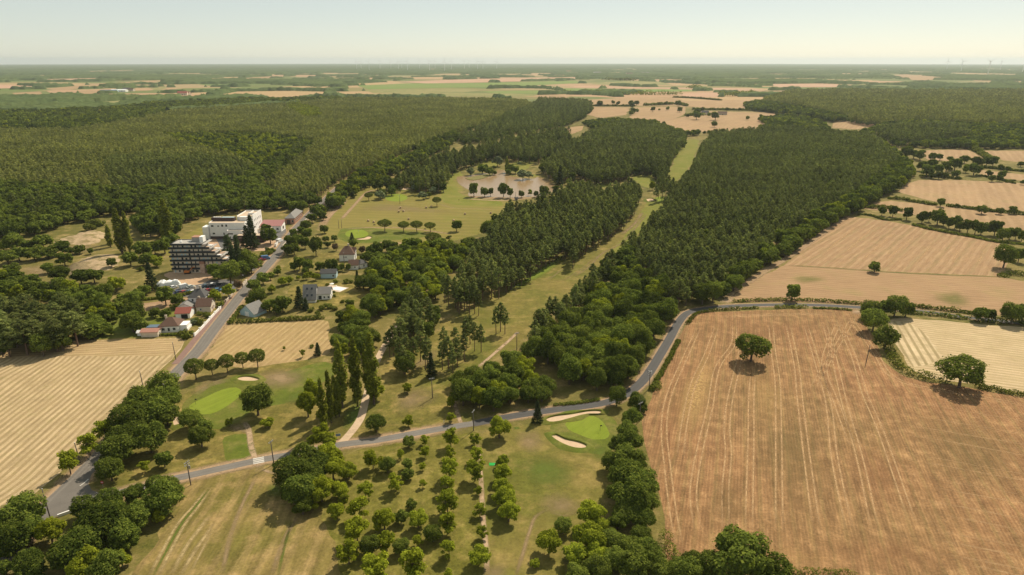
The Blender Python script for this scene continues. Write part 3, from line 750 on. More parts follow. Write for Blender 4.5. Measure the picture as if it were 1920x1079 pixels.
for i in range(4):
    c = Vector((0, 0, 0)) + Vector((LD.y, -LD.x, 0)) * (-1.35 + i * 0.9)
    a_, n_ = LD * 1.5, Vector((-LD.y, LD.x, 0)) * 0.27
    V = [c - a_ - n_, c + a_ - n_, c + a_ + n_, c - a_ + n_]
    obj('stripe', mesh('stripe', [(q.x, q.y, 0.082) for q in V], [(0, 1, 2, 3)], M_LINE), cw)
M_GRAV = soil('gravel_path', (0.46, 0.34, 0.225), (0.52, 0.39, 0.265), (0.36, 0.26, 0.165), big=0.1, mid=0.5, contrast=0.15)
ribbon('gravel_path', [(W([(640, 831), (655, 815), (669, 797), (678, 780), (686, 748), (692, 725), (697, 700), (707, 677), (715, 660), (725, 643), (737, 625), (748, 610)]), 1.3, 1.0)], 0.060, M_GRAV, 2.0)['label'] = 'pale gravel path running up past the poplars'
ribbon('gravel_path', [(W([(973, 620), (962, 632), (950, 643), (927, 663), (905, 682), (890, 694)]), 1.0, 0.95)], 0.056, S_PATH, 2.0)
ribbon('gravel_path', [(W([(848, 738), (853, 760), (858, 776), (865, 795), (875, 806)]), 0.9, 0.95)], 0.056, S_PATH, 2.0)
ribbon('golf_path', [(W([(457, 790), (466, 806), (471, 838), (478, 858), (484, 866), (487, 882)]), 1.1, 0.9), (W([(486, 878), (500, 884), (522, 890)]), 0.7, 0.98), (W([(490, 872), (487, 880), (484, 888)]), 1.6, 0.98)], 0.060, S_PATH, 1.5)
ribbon('field_track', [(W([(1362, 566), (1372, 550), (1415, 521), (1500, 468), (1560, 425), (1592, 405)]), 3.0, 0.75)], 0.040, S_VERGE, 5.0)
ribbon('woodland_edge', [(W([(1290, 600), (1262, 640), (1240, 685), (1215, 728)]), 1.6, 0.6)], 0.050, S_LUSH, 4.0)
ribbon('field_gate_earth', [(W([(1600, 576), (1606, 584), (1612, 592)]), 3.0, 0.9), (W([(1352, 570), (1365, 563), (1375, 556)]), 3.0, 0.9)], 0.062, S_PATH, 2.0)
ribbon('range_road_verge', [(W([(600, 432), (612, 410), (625, 392)]), 4.0, 0.6)], 0.030, S_VERGE, 5.0)

# ---- pond
k = NT('pond_water')
P = k.pos()
k.pbr(k.mix(k.noise(P, 0.03, 3.0), (0.265, 0.175, 0.085), (0.30, 0.205, 0.105)), 0.24, 0.25, bump=k.noise(P, 1.1, 3.0), bstr=0.06, bdist=0.1)
M_WATER = k.m
q = lambda x, y: (820 + x / 4.8, 260 + y / 4.8)
POND = [q(*p) for p in [(172, 370), (185, 345), (230, 338), (290, 335), (360, 318), (440, 312), (520, 315), (530, 290), (600, 285), (622, 322), (690, 345), (780, 360), (870, 362), (900, 350), (960, 362), (1010, 378), (1040, 408), (1085, 440), (1060, 480), (1000, 505), (900, 524), (700, 532), (560, 530), (300, 520), (290, 470), (230, 432), (190, 402)]]
sheet('pond', POND, 0.05, M_WATER, 0.3, True, 'muddy brown golf course pond')
M_BANK = soil('pond_bank', (0.30, 0.2, 0.115), (0.24, 0.17, 0.085), (0.13, 0.13, 0.04), contrast=0.25)
sheet('pond_bank', [q(*p) for p in [(285, 515), (300, 518), (560, 530), (700, 532), (900, 524), (900, 535), (700, 555), (560, 552), (300, 532)]], 0.056, M_BANK, 0.4)
M_REED = soil('reed_bed', (0.15, 0.14, 0.045), (0.19, 0.165, 0.065), (0.1, 0.115, 0.03), mid=0.5, contrast=0.35)
sp = [q(*p) for p in [(255, 360), (300, 350), (360, 340), (430, 325), (495, 318), (500, 332), (440, 352), (390, 368), (330, 378), (280, 374)]]
o = sheet('reed_spit', sp, 0.35, M_REED, 0.2, True, 'low reedy spit in the brown pond')
ring = [v_.co.copy() for v_ in o.data.vertices]
V = [(p.x, p.y, 0.35) for p in ring] + [(p.x, p.y, 0.0) for p in ring]
n = len(ring)
obj('bank', mesh('bank', V, [(i, (i + 1) % n, n + (i + 1) % n, n + i)[::-1] for i in range(n)], M_REED), o)

# ---- meadow, gardens and the building site
sheet('garden_lawn', [(187, 600), (260, 590), (335, 597), (330, 612), (305, 622), (288, 632), (200, 636), (170, 634), (180, 615)], 0.014, M_LAWN, 0.6)
sheet('garden_lawn', [(190, 588), (240, 585), (330, 582), (340, 592), (260, 598), (190, 600)], 0.012, M_LAWN, 0.6)
sheet('dug_plot', [(216, 581), (240, 573), (293, 566), (360, 558), (366, 562), (350, 570), (300, 578), (262, 583)], 0.022, M_ALLOT, 0.4, True, 'bare dug plot behind the houses')
sheet('garden_lawn', [(540, 545), (575, 530), (640, 530), (690, 540), (680, 560), (640, 575), (600, 580), (560, 570)], 0.012, M_ROUGH, 0.6)
sheet('garden_lawn', [(530, 505), (560, 480), (640, 475), (640, 490), (600, 498), (560, 505)], 0.012, M_ROUGH, 0.6)
sheet('building_site_earth', [(316, 512), (350, 508), (400, 506), (400, 520), (380, 532), (350, 536), (330, 528), (310, 518)], 0.020, M_DIRT, 0.6, True, 'bare earth of the building site below the stepped block')
sheet('site_earth', [(390, 452), (430, 440), (480, 432), (525, 424), (535, 430), (530, 460), (500, 470), (440, 472), (410, 470)], 0.018, M_DIRT, 0.6)
M_PARK = plain('car_park_asphalt', (0.125, 0.12, 0.115), 0.9, 0.15, var=0.25, scale=0.15)
sheet('car_park', [(318, 546), (345, 536), (385, 527), (425, 524), (448, 530), (440, 542), (400, 550), (362, 556), (325, 558)], 0.024, M_PARK, 0.2, False, 'grey car park with parked cars')
sheet('service_road', [(405, 448), (425, 445), (430, 470), (455, 492), (475, 500), (492, 500), (480, 510), (450, 505), (420, 480)], 0.026, M_PARK, 0.2, False)
sheet('forecourt', [(505, 428), (535, 424), (538, 440), (520, 452), (500, 448)], 0.026, M_PARK, 0.2, False)
sheet('meadow_track', [(300, 470), (340, 445), (385, 425), (420, 430), (390, 450), (340, 480)], 0.016, M_RANGE, 0.8)
M_SANDM = soil('sand_heap', (0.37, 0.27, 0.16), (0.43, 0.32, 0.195), (0.165, 0.135, 0.055), big=0.09, mid=0.13, contrast=0.3, bump=0.6, cmix=0.9, cth=(0.46, 0.6))
M_BRUSH = soil('brown_heap', (0.17, 0.13, 0.075), (0.21, 0.16, 0.09), (0.1, 0.095, 0.035), big=0.1, mid=0.4, contrast=0.4, bump=0.8)
def mound(name, px, h, m, label):
    ring = catmull(W(px), True, 1.5)
    c = sum(ring) / len(ring); n = len(ring)
    ring = [c + (p - c) * (0.72 + 0.5 * float(fbm(np.array(p[0] / 5), np.array(p[1] / 5), 8))) for p in ring]
    V, F = [], []
    fr = [1.0, 0.85, 0.65, 0.45, 0.25, 0.1]
    for r_ in fr:
        for p in ring:
            q_ = c + (p - c) * r_
            hh = h * (1 - r_ ** 1.6) * (0.65 + 0.7 * float(fbm(np.array(q_[0] / 7), np.array(q_[1] / 7), 3)))
            V.append((q_[0], q_[1], hh + (0.0 if r_ == 1.0 else 0.02)))
    V.append((c[0], c[1], h))
    for j in range(len(fr) - 1):
        for i in range(n):
            F.append((j * n + i, j * n + (i + 1) % n, (j + 1) * n + (i + 1) % n, (j + 1) * n + i))
    for i in range(n):
        F.append(((len(fr) - 1) * n + i, (len(fr) - 1) * n + (i + 1) % n, len(V) - 1))
    o = obj(name, mesh(name, V, F, m, True))
    tag(o, label, 'earth mound')
    return o
z4 = lambda x, y: (x / 4.15, 380 + y / 4.15)
mound('sand_mound', [z4(*p) for p in [(415, 310), (520, 270), (640, 230), (740, 215), (820, 235), (815, 280), (740, 325), (600, 335), (480, 325)]], 1.6, M_SANDM, 'flat pale sand mound nearer the poplar row')
mound('sand_mound', [z4(*p) for p in [(590, 460), (680, 425), (780, 400), (880, 405), (930, 430), (900, 500), (800, 530), (700, 520), (640, 500)]], 1.8, M_SANDM, 'pale sand mound beside the brown brush heap')
mound('brush_heap', [z4(*p) for p in [(510, 520), (560, 480), (620, 465), (680, 470), (710, 505), (680, 545), (600, 565), (530, 560)]], 2.2, M_BRUSH, 'brown heap of brush at the foot of the sand mound')
patch('bare_patch', [z4(*p) for p in [(420, 330), (560, 330), (760, 320), (800, 360), (700, 400), (560, 400), (430, 370)]], 0.03, S_DRY, 0.8)
patch('bare_patch', [z4(*p) for p in [(130, 500), (260, 480), (420, 480), (380, 590), (280, 600), (160, 560)]], 0.03, S_DRY, 0.8)
patch('bare_patch', [z4(*p) for p in [(900, 830), (1000, 790), (1340, 770), (1300, 830), (1000, 860)]], 0.03, S_VERGE, 0.9)
# ================================================================ TREES
LEAF_GAIN = 1.7
def leafmat(name, c, c2, trans=0.42, var=0.35):
    c, c2 = tuple(x * LEAF_GAIN for x in c), tuple(x * LEAF_GAIN for x in c2)
    k = NT(name)
    oi = k.n('ShaderNodeObjectInfo').outputs['Random']
    isl = k.n('ShaderNodeNewGeometry').outputs['Random Per Island']
    loc = k.n('ShaderNodeObjectInfo').outputs['Location']
    st = k.noise(loc, 0.011, 3.0)                                   # stands differ from one another
    r2 = k.math('FRACT', k.math('MULTIPLY', oi, 7.31))
    col = k.mix(k.math('ADD', k.math('MULTIPLY', r2, 0.6), k.rng(st, 0.35, 0.65, -0.2, 0.6)), c, c2)
    col = k.mix(k.math('MULTIPLY', k.rng(isl, 0.55, 1.0), 0.5), col, tuple(min(1.0, x * y) for x, y in zip(c2, (1.7, 1.45, 1.2))))  # random leaves tinted paler and yellower, highlights put into the colour
    sc = k.math('MULTIPLY', k.math('MULTIPLY', k.rng(oi, 0, 1, 1 - var, 1 + var), k.rng(isl, 0, 1, 0.6, 1.25)), k.rng(st, 0.3, 0.7, 0.82, 1.18))
    v = k.n('ShaderNodeVectorMath', operation='SCALE'); k.lk(col, v.inputs[0]); k.lk(sc, v.inputs['Scale'])
    d = k.n('ShaderNodeBsdfDiffuse'); k.lk(v.outputs[0], d.inputs[0])
    t = k.n('ShaderNodeBsdfTranslucent')
    tc = k.mix(1.0, v.outputs[0], (1.3, 1.35, 0.7), 'MULTIPLY'); k.lk(tc, t.inputs[0])
    mx = k.n('ShaderNodeMixShader'); mx.inputs[0].default_value = trans
    k.lk(d.outputs[0], mx.inputs[1]); k.lk(t.outputs[0], mx.inputs[2])
    k.lk(mx.outputs[0], k.out.inputs[0])
    return k.m
L_OAK = leafmat('oak_leaves', (0.052, 0.074, 0.013), (0.080, 0.100, 0.018), 0.36, var=0.28)
L_LIGHT = leafmat('walnut_leaves', (0.15, 0.168, 0.014), (0.122, 0.146, 0.015), 0.42, var=0.2)
L_PINE = leafmat('pine_needles', (0.080, 0.100, 0.031), (0.104, 0.119, 0.037), 0.32, var=0.28)
L_PINEO = leafmat('young_pine_needles', (0.122, 0.136, 0.042), (0.146, 0.154, 0.048), 0.36, var=0.2)
L_POP = leafmat('poplar_leaves', (0.098, 0.112, 0.016), (0.115, 0.13, 0.02), var=0.25)
L_BALL = leafmat('stone_pine_needles', (0.066, 0.082, 0.016), (0.076, 0.092, 0.018), 0.34, var=0.15)
L_SPR = leafmat('spruce_needles', (0.030, 0.042, 0.019), (0.036, 0.05, 0.022), 0.34, var=0.25)
L_WIL = leafmat('willow_leaves', (0.135, 0.155, 0.085), (0.115, 0.14, 0.07), 0.3, var=0.2)
L_RED = leafmat('bronze_leaves', (0.055, 0.042, 0.026), (0.07, 0.05, 0.028), 0.2)
L_HEDGE = leafmat('hedge_leaves', (0.068, 0.085, 0.014), (0.09, 0.10, 0.02), 0.25, var=0.25)
BARK = plain('bark', (0.115, 0.085, 0.06), 0.95, 0.34, var=0.3, scale=2.0)
BARKP = plain('pine_bark', (0.15, 0.095, 0.065), 0.95, 0.34, var=0.3, scale=2.0)

def cloud(rs, lobes, n, size, asp=1.0, jit=0.75, shell=(0.72, 1.05), down=0.45, up=0.0, cull=0.62):
    """n small leaf-clump faces on the shells of lobes (x, y, z, rx, rz)"""
    L_ = np.array(lobes, float)
    w = L_[:, 3] ** 2; w /= w.sum()
    idx = rs.choice(len(L_), size=int(n * 1.9), p=w)
    d = rs.normal(size=(len(idx), 3)); d /= np.linalg.norm(d, axis=1)[:, None]
    keep = (d[:, 2] > -0.35) | (rs.random(len(idx)) < down)
    idx, d = idx[keep], d[keep]
    rad = rs.uniform(shell[0], shell[1], len(idx))
    sc = np.stack([L_[idx, 3], L_[idx, 3], L_[idx, 4]], 1)
    p = L_[idx, :3] + d * sc * rad[:, None]
    if cull and len(L_) > 1:
        inside = np.zeros(len(p), bool)
        for j in range(len(L_)):
            q = (p - L_[j, :3]) / np.array([L_[j, 3], L_[j, 3], L_[j, 4]])
            inside |= ((q ** 2).sum(1) < cull ** 2) & (idx != j)
        p, d, idx = p[~inside], d[~inside], idx[~inside]
    p, d = p[:n], d[:n]
    nn = d + rs.normal(size=d.shape) * jit * 0.6
    nn[:, 2] += up
    nn /= np.linalg.norm(nn, axis=1)[:, None]
    t = np.cross(nn, rs.normal(size=d.shape)); t /= np.linalg.norm(t, axis=1)[:, None]
    b = np.cross(nn, t)
    s = size * rs.uniform(0.7, 1.35, len(p))[:, None]
    return p, t * s, b * s * asp
def quads(p, t, b):
    n = len(p)
    V = np.empty((n * 4, 3))
    V[0::4] = p - t - b * 0.6; V[1::4] = p + t * 0.7 - b; V[2::4] = p + t + b * 0.7; V[3::4] = p - t * 0.7 + b
    F = np.arange(n * 4).reshape(n, 4)
    return V, F
def tube(path, radii, sides=6):
    V, F = [], []
    for i, (p, r_) in enumerate(zip(path, radii)):
        for s_ in range(sides):
            a = 2 * math.pi * s_ / sides
            V.append((p[0] + r_ * math.cos(a), p[1] + r_ * math.sin(a), p[2]))
    for i in range(len(path) - 1):
        for s_ in range(sides):
            F.append((i * sides + s_, i * sides + (s_ + 1) % sides, (i + 1) * sides + (s_ + 1) % sides, (i + 1) * sides + s_))
    F.append(tuple((len(path) - 1) * sides + s_ for s_ in range(sides)))
    return V, F
def merge(parts):
    V, F = [], []
    for v, f in parts:
        b = len(V)
        V += [tuple(q) for q in v]
        F += [tuple(int(i) + b for i in q) for q in f]
    return V, F
def trunk_parts(rs, h, r0, limbs=5, spread=2.2, z0=None, sides=6, lean=0.25):
    z0 = z0 or h * 0.4
    bx, by = rs.normal(0, lean, 2)
    path = [(0, 0, -0.3), (0, 0, 0.25), (bx * .3, by * .3, h * 0.4), (bx * .7, by * .7, h * 0.7), (bx, by, h)]
    parts = [tube(path, [r0 * 1.35, r0 * 1.1, r0 * .85, r0 * .55, r0 * .15], sides)]
    for i in range(limbs):
        a = rs.uniform(0, 6.28); z = rs.uniform(z0, h * 0.8); l = spread * rs.uniform(0.6, 1.1)
        q = [(0, 0, z), (l * .5 * math.cos(a), l * .5 * math.sin(a), z + l * .35), (l * math.cos(a), l * math.sin(a), z + l * .8)]
        parts.append(tube(q, [r0 * .5, r0 * .33, r0 * .1], 4))
    return merge(parts)

SPEC = {}      # kind -> dict(W, H, C (crown centre), var: [(trunk mesh, crown mesh)], lod: [...])
def add_kind(kind, W_, H_, C_, gens, mat, bark):
    """gens: list over LODs of lists of (trunk VF, crown VF)"""
    SPEC[kind] = dict(W=W_, H=H_, C=C_, lods=[])
    for li, var in enumerate(gens):
        out = []
        for t_, c_ in var:
            tm = mesh(kind + '_trunk', t_[0], t_[1], bark, True) if t_ is not None else None
            cm = mesh(kind + '_crown', c_[0], c_[1], mat)
            out.append((tm, cm, t_, c_))
        SPEC[kind]['lods'].append(out)
    SPEC[kind]['mat'] = mat; SPEC[kind]['bark'] = bark

def oak_crown(seed, n, size, nl, w=4.7, c=4.9, hz=4.4, lr=(1.25, 2.1), fl=-0.25, jit=0.75, gap=0.0, shellin=0.72):
    rs = np.random.default_rng(seed)
    lobes = []
    for i in range(nl):
        while True:
            d = rs.normal(size=3); d /= np.linalg.norm(d)
            if d[2] > -0.55: break
        f = rs.uniform(0.5, 0.86)
        r_ = rs.uniform(*lr) * (0.8 if d[2] < 0 else 1.0)
        lobes.append((d[0] * w * f * rs.uniform(.82, 1.05), d[1] * w * f * rs.uniform(.82, 1.05), c + d[2] * hz * f * rs.uniform(.85, 1.1) + fl, r_, r_ * 0.85))
    lobes.append((0, 0, c, w * 0.55, hz * 0.6))
    p, t, b = cloud(rs, lobes, n, size, 0.85, jit, (shellin - gap, 1.08), 0.4, up=0.75)
    # stray twigs break the outline
    m = max(4, n // 40)
    p2, t2, b2 = cloud(rs, [(q[0] * 1.06, q[1] * 1.06, c + (q[2] - c) * 1.06, q[3] * 1.12, q[4] * 1.12) for q in lobes], m, size * 0.8, 0.8, 1.0, (0.98, 1.1), 0.3, up=0.6)
    return quads(np.vstack([p, p2]), np.vstack([t, t2]), np.vstack([b, b2]))
def oak_var(seed, n, size, nl, **kw):
    rs = np.random.default_rng(seed + 99)
    return trunk_parts(rs, 5.6, 0.34, 6, 2.6, 1.8), oak_crown(seed, n, size, nl, **kw)
add_kind('broadleaf_tree', 10.0, 9.6, 4.7, [
    [oak_var(10 + i, 6500, 0.205, 34 + 3 * i, shellin=0.62) for i in range(6)],
    [(trunk_parts(np.random.default_rng(i), 6, .34, 3, 2.4, sides=5), oak_crown(40 + i, 1500, 0.42, 22)) for i in range(5)],
    [(None, oak_crown(60 + i, 320, 0.82, 12)) for i in range(4)]], L_OAK, BARK)
SPEC['light_tree'] = None
add_kind('light_tree', 10.0, 9.6, 4.7, [
    [oak_var(110 + i, 5000, 0.22, 24 + 3 * i, gap=0.16, lr=(1.1, 1.9)) for i in range(3)],
    [(trunk_parts(np.random.default_rng(5 + i), 6, .3, 3, 2.4, sides=5), oak_crown(140 + i, 1200, 0.44, 18)) for i in range(3)],
    [(None, oak_crown(160 + i, 300, 0.82, 12)) for i in range(3)]], L_LIGHT, BARK)
add_kind('willow_tree', 10.0, 9.6, 4.7, [
    [oak_var(210 + i, 3600, 0.24, 20, gap=0.1) for i in range(2)],
    [(trunk_parts(np.random.default_rng(5 + i), 6, .3, 3, 2.4, sides=5), oak_crown(240 + i, 700, 0.58, 16)) for i in range(2)]], L_WIL, BARK)
add_kind('bronze_tree', 10.0, 9.6, 4.7, [[oak_var(310 + i, 3600, 0.24, 20) for i in range(1)]], L_RED, BARK)
def orchard_var(seed):
    rs = np.random.default_rng(seed)
    lobes = []
    for i in range(19):
        a = rs.uniform(0, 6.28); f = rs.uniform(0.2, 1.0); z = rs.uniform(1.9, 5.6)
        rr = 2.35 * f * (1.0 - 0.45 * max(0, (z - 3.6) / 2.2))
        r_ = rs.uniform(0.65, 1.15)
        lobes.append((rr * math.cos(a), rr * math.sin(a), z, r_, r_ * .75))
    p, t, b = cloud(rs, lobes, 2200, 0.185, 0.8, 1.0, (0.45, 1.08), 0.6, up=0.6, cull=0)
    return trunk_parts(rs, 4.2, 0.14, 6, 1.7, 1.6, 5), quads(p, t, b)
add_kind('orchard_tree', 6.0, 6.3, 3.9, [[orchard_var(400 + i) for i in range(6)]], L_LIGHT, BARK)

def pine_crown(seed, n, size, ncl, H_=15.0, w=2.5, z0=5.6):
    rs = np.random.default_rng(seed)
    lobes = []
    for i in range(ncl):
        t_ = (i + rs.random()) / ncl
        z = z0 + (H_ - 0.7 - z0) * t_
        prof = (0.55 + 0.45 * min(1.0, t_ * 4)) * (1.0 - t_ ** 2.2) ** 0.7 * 1.0 + 0.08
        rr = w * prof * rs.uniform(0.35, 0.95)
        a = i * 2.4 + rs.uniform(-.6, .6)
        r_ = rs.uniform(0.55, 0.95) * (0.75 + 0.4 * prof)
        lobes.append((rr * math.cos(a), rr * math.sin(a), z + 0.15 * rr, r_, r_ * 0.62))
    lobes.append((0, 0, H_ - 0.6, 0.5, 0.8))
    p, t, b = cloud(rs, lobes, n, size, 0.42, 1.0, (0.5, 1.1), 0.45, up=0.7, cull=0)
    return quads(p, t, b)
def pine_trunk(seed, H_=15.0, br=9, sides=5):
    rs = np.random.default_rng(seed)
    lx, ly = rs.normal(0, .22, 2)
    parts = [tube([(0, 0, -.3), (lx * .3, ly * .3, H_ * .35), (lx, ly, H_ * .72), (lx * 1.1, ly * 1.1, H_ * .97)], [.24, .19, .12, .03], sides)]
    for i in range(br):
        a = rs.uniform(0, 6.28); z = rs.uniform(4.5, H_ * .85); l = rs.uniform(0.9, 2.0)
        parts.append(tube([(lx * .6, ly * .6, z), (l * math.cos(a), l * math.sin(a), z + .35 * l)], [.07, .02], 3))
    return merge(parts)
add_kind('pine_tree', 5.2, 15.0, 10.6, [
    [(pine_trunk(i), pine_crown(500 + i, 2400, 0.23, 36 + 2 * i)) for i in range(6)],
    [(pine_trunk(i, br=3, sides=4), pine_crown(520 + i, 620, 0.44, 24)) for i in range(5)],
    [(None, pine_crown(540 + i, 150, 0.8, 14)) for i in range(4)]], L_PINE, BARKP)
SPEC['young_pine'] = dict(SPEC['pine_tree'], lods=[[(tm, mesh('young_pine_crown', c_[0], c_[1], L_PINEO), t_, c_) for tm, cm, t_, c_ in lod] for lod in SPEC['pine_tree']['lods']], mat=L_PINEO)

def ball_var(seed, n=3000):
    rs = np.random.default_rng(seed)
    lobes = [(0, 0, 5.0, 3.1, 2.55)]
    for i in range(26):
        d = rs.normal(size=3); d /= np.linalg.norm(d)
        if d[2] < -0.5: d[2] *= -1
        lobes.append((d[0] * 2.55, d[1] * 2.55, 5.0 + d[2] * 2.1, 0.95, 0.8))
    p, t, b = cloud(rs, lobes, n, 0.2, 0.6, 0.8, (0.85, 1.04), 0.5, up=0.5, cull=0.7)
    return trunk_parts(rs, 4.6, 0.2, 5, 1.6, 2.2), quads(p, t, b)
add_kind('stone_pine', 7.0, 7.7, 5.0, [[ball_var(600 + i) for i in range(4)]], L_BALL, BARKP)
def umbrella_var(seed):
    rs = np.random.default_rng(seed)
    lobes = [(0, 0, 5.6, 4.3, 2.3)]
    for i in range(34):
        a = rs.uniform(0, 6.28); f = math.sqrt(rs.random()); zz = 5.2 + 2.4 * math.sqrt(max(0, 1 - f * f)) * rs.uniform(.5, 1.0)
        lobes.append((4.0 * f * math.cos(a), 4.0 * f * math.sin(a), zz, 1.05, .8))
    p, t, b = cloud(rs, lobes, 2600, 0.24, 0.6, 0.8, (0.85, 1.05), 0.5, up=0.5, cull=0.7)
    return trunk_parts(rs, 5.0, 0.3, 8, 2.6, 2.4), quads(p, t, b)
add_kind('umbrella_pine', 10.0, 8.4, 5.9, [[umbrella_var(650 + i) for i in range(3)]], L_BALL, BARKP)
def poplar_var(seed, n=2600):
    rs = np.random.default_rng(seed)
    lobes = []
    for i in range(40):
        t_ = (i + rs.random()) / 40
        z = 1.8 + 16.5 * t_
        prof = (math.sin(math.pi * min(1, 0.12 + 0.86 * t_ ** .8))) ** .8
        a = rs.uniform(0, 6.28); rr = 1.35 * prof * rs.uniform(.2, 1)
        lobes.append((rr * math.cos(a), rr * math.sin(a), z, .75 * (.6 + .5 * prof), 1.5))
    lobes.append((0, 0, 18.6, .45, 1.2))
    p, t, b = cloud(rs, lobes, n, 0.25, 0.7, 0.9, (0.7, 1.06), 0.5, up=0.5, cull=0.4)
    return trunk_parts(rs, 14, 0.26, 6, 1.0, 3.0), quads(p, t, b)
add_kind('poplar_tree', 4.2, 19.5, 10.2, [[poplar_var(700 + i) for i in range(4)]], L_POP, BARK)
def spruce_var(seed, n=3400):
    rs = np.random.default_rng(seed)
    lobes = []
    for i in range(80):
        t_ = i / 80
        z = 0.9 + 12.6 * t_
        R_ = 2.9 * (1 - t_) ** .85 + .15
        a = i * 2.4; f = rs.uniform(.35, 1.0)
        lobes.append((R_ * f * math.cos(a), R_ * f * math.sin(a), z - .35 * f * R_ * .5, .6 + .5 * (1 - t_), .42))
    p, t, b = cloud(rs, lobes, n, 0.24, 0.5, 0.8, (0.5, 1.1), 0.5, up=0.35, cull=0)
    return trunk_parts(rs, 12, .24, 0), quads(p, t, b)
add_kind('spruce_tree', 6.0, 14.0, 6.2, [[spruce_var(750 + i) for i in range(3)]], L_SPR, BARKP)
def shrub_var(seed, n=700):
    rs = np.random.default_rng(seed)
    lobes = [(rs.normal(0, .7), rs.normal(0, .7), rs.uniform(.5, 1.5), rs.uniform(.6, .95), rs.uniform(.55, .9)) for i in range(9)]
    p, t, b = cloud(rs, lobes, n, 0.17, 0.85, 0.9, (0.75, 1.08), 0.4, up=0.6)
    return trunk_parts(rs, 1.3, 0.07, 4, .6, .3, 4), quads(p, t, b)
add_kind('shrub', 3.6, 2.4, 1.2, [[shrub_var(800 + i) for i in range(5)]], L_HEDGE, BARK)

ORD = 'first second third fourth fifth sixth seventh eighth ninth tenth eleventh twelfth thirteenth fourteenth fifteenth sixteenth seventeenth eighteenth nineteenth twentieth'.split()
TREES = []
HAND_XY = []
def rec(kind, x, y, w, hs, label, group, cat, hand=True, rot=None):
    TREES.append(dict(kind=kind, x=x, y=y, w=w, hs=hs, label=label, group=group, cat=cat, hand=hand, rot=random.uniform(0, 6.28) if rot is None else rot, d=math.sqrt(x * x + y * y + CAM_H ** 2)))
    if hand: HAND_XY.append((x, y, w))
def T(kind, cx, cy, wpx, label, group=None, cat=None, hs=1.0):
    """crown centre and crown width as the photograph shows them -> the tree's place and size on the ground"""
    S_ = SPEC[kind]
    p = G(cx, cy, S_['C'])
    for _ in range(4):
        dd = math.sqrt(p.x ** 2 + p.y ** 2 + (CAM_H - p.z) ** 2)
        w = wpx * dd / FPX
        p = G(cx, cy, S_['C'] * w / S_['W'] * hs)
    if kind == 'orchard_tree': w *= 1.22
    if kind == 'poplar_tree': w *= 1.22; hs /= 1.15
    rec(kind, p.x, p.y, w, hs, label, group, cat or 'tree')
def TT(kind, pts, tmpl, group, f=None, cat=None, hs=1.0):
    """a row or clump; f maps zoomed coordinates to the photograph; '{}' in the label takes the ordinal in list order"""
    for i, p in enumerate(pts):
        x, y, w = p[:3]
        h = p[3] if len(p) > 3 else hs
        if f: x, y, w = f(x, y, w)
        T(kind, x, y, w, tmpl.format(ORD[i]) if '{}' in tmpl else tmpl, group, cat, h)
def zm(x0, y0, s):
    return lambda x, y, w: (x0 + x / s, y0 + y / s, w / s)
zH, zG, zE, zD, zC = zm(640, 719, 3), zm(0, 719, 3), zm(640, 400, 3), zm(0, 400, 3), zm(1280, 90, 3)
z4m, z5, z45, zC49, zP, zX = zm(0, 380, 4.15), zm(600, 300, 5.333), zm(440, 380, 4.5), zm(1600, 250, 4.9), zm(820, 260, 4.8), zm(520, 620, 4.495)

# ---- orchard
TT('orchard_tree', [(615, 305, 92), (613, 388, 66), (606, 482, 108), (598, 570, 86), (597, 668, 110), (600, 785, 105), (606, 932, 90)], '{} tree from the lane in the orchard row left of the bare strip', 'young orchard trees', zH)
TT('orchard_tree', [(750, 315, 60), (762, 400, 72), (752, 486, 108), (768, 602, 44), (778, 714, 66), (792, 838, 62)], '{} tree from the lane in the orchard row on the bare strip', 'young orchard trees', zH)
TT('orchard_tree', [(470, 318, 50), (470, 385, 56), (457, 468, 38), (457, 565, 40), (425, 888, 54)], '{} small pale sapling from the lane in the middle orchard row', 'young orchard trees', zH)
TT('orchard_tree', [(176, 425, 92), (135, 598, 80), (306, 556, 90), (100, 698, 108), (85, 825, 120), (255, 890, 95), (405, 1015, 155), (190, 1035, 145), (38, 950, 112), (10, 650, 60), (600, 1072, 50), (330, 398, 44)], 'pale green young tree scattered in the left half of the orchard', 'scattered orchard trees', zH)
TT('light_tree', [(240, 765, 135), (430, 762, 118), (775, 965, 135), (40, 490, 115), (-20, 420, 90)], 'larger bright green tree among the orchard saplings', 'larger orchard trees', zH)
TT('broadleaf_tree', [(378, 326, 76)], 'dark round-headed tree by the lane, first in the orchard', None, zH)
TT('broadleaf_tree', [(257, 460, 98), (370, 458, 68), (372, 508, 72), (390, 685, 70), (335, 752, 84), (515, 845, 106), (160, 910, 124), (335, 918, 98)], 'dark green tree standing among the pale orchard saplings', 'dark orchard trees', zH)
TT('light_tree', [(888, 248, 142)], 'broad bright green tree beside the lane above the orchard', None, zH)
TT('light_tree', [(905, 440, 85), (908, 505, 115), (908, 580, 118), (912, 640, 140), (942, 722, 132)], '{} tree from the lane in the bright row beside the fairway', 'row beside the practice fairway', zH)
TT('spruce_tree', [(1104, 165, 62)], 'small dark spruce by the lane near the long bunker', None, zH, hs=0.95)
TT('broadleaf_tree', [(1552, 70, 105)], 'tall two-stemmed tree between the lane and the bright green', None, zH, hs=1.25)
TT('broadleaf_tree', [(195, 225, 112)], 'small round tree beside the gravel path and the lane', None, zH)
TT('orchard_tree', [(375, 215, 50), (368, 28, 48), (615, 188, 50), (615, 100, 60)], 'little sapling in the dry grass above the lane', 'saplings in the dry grass', zH)
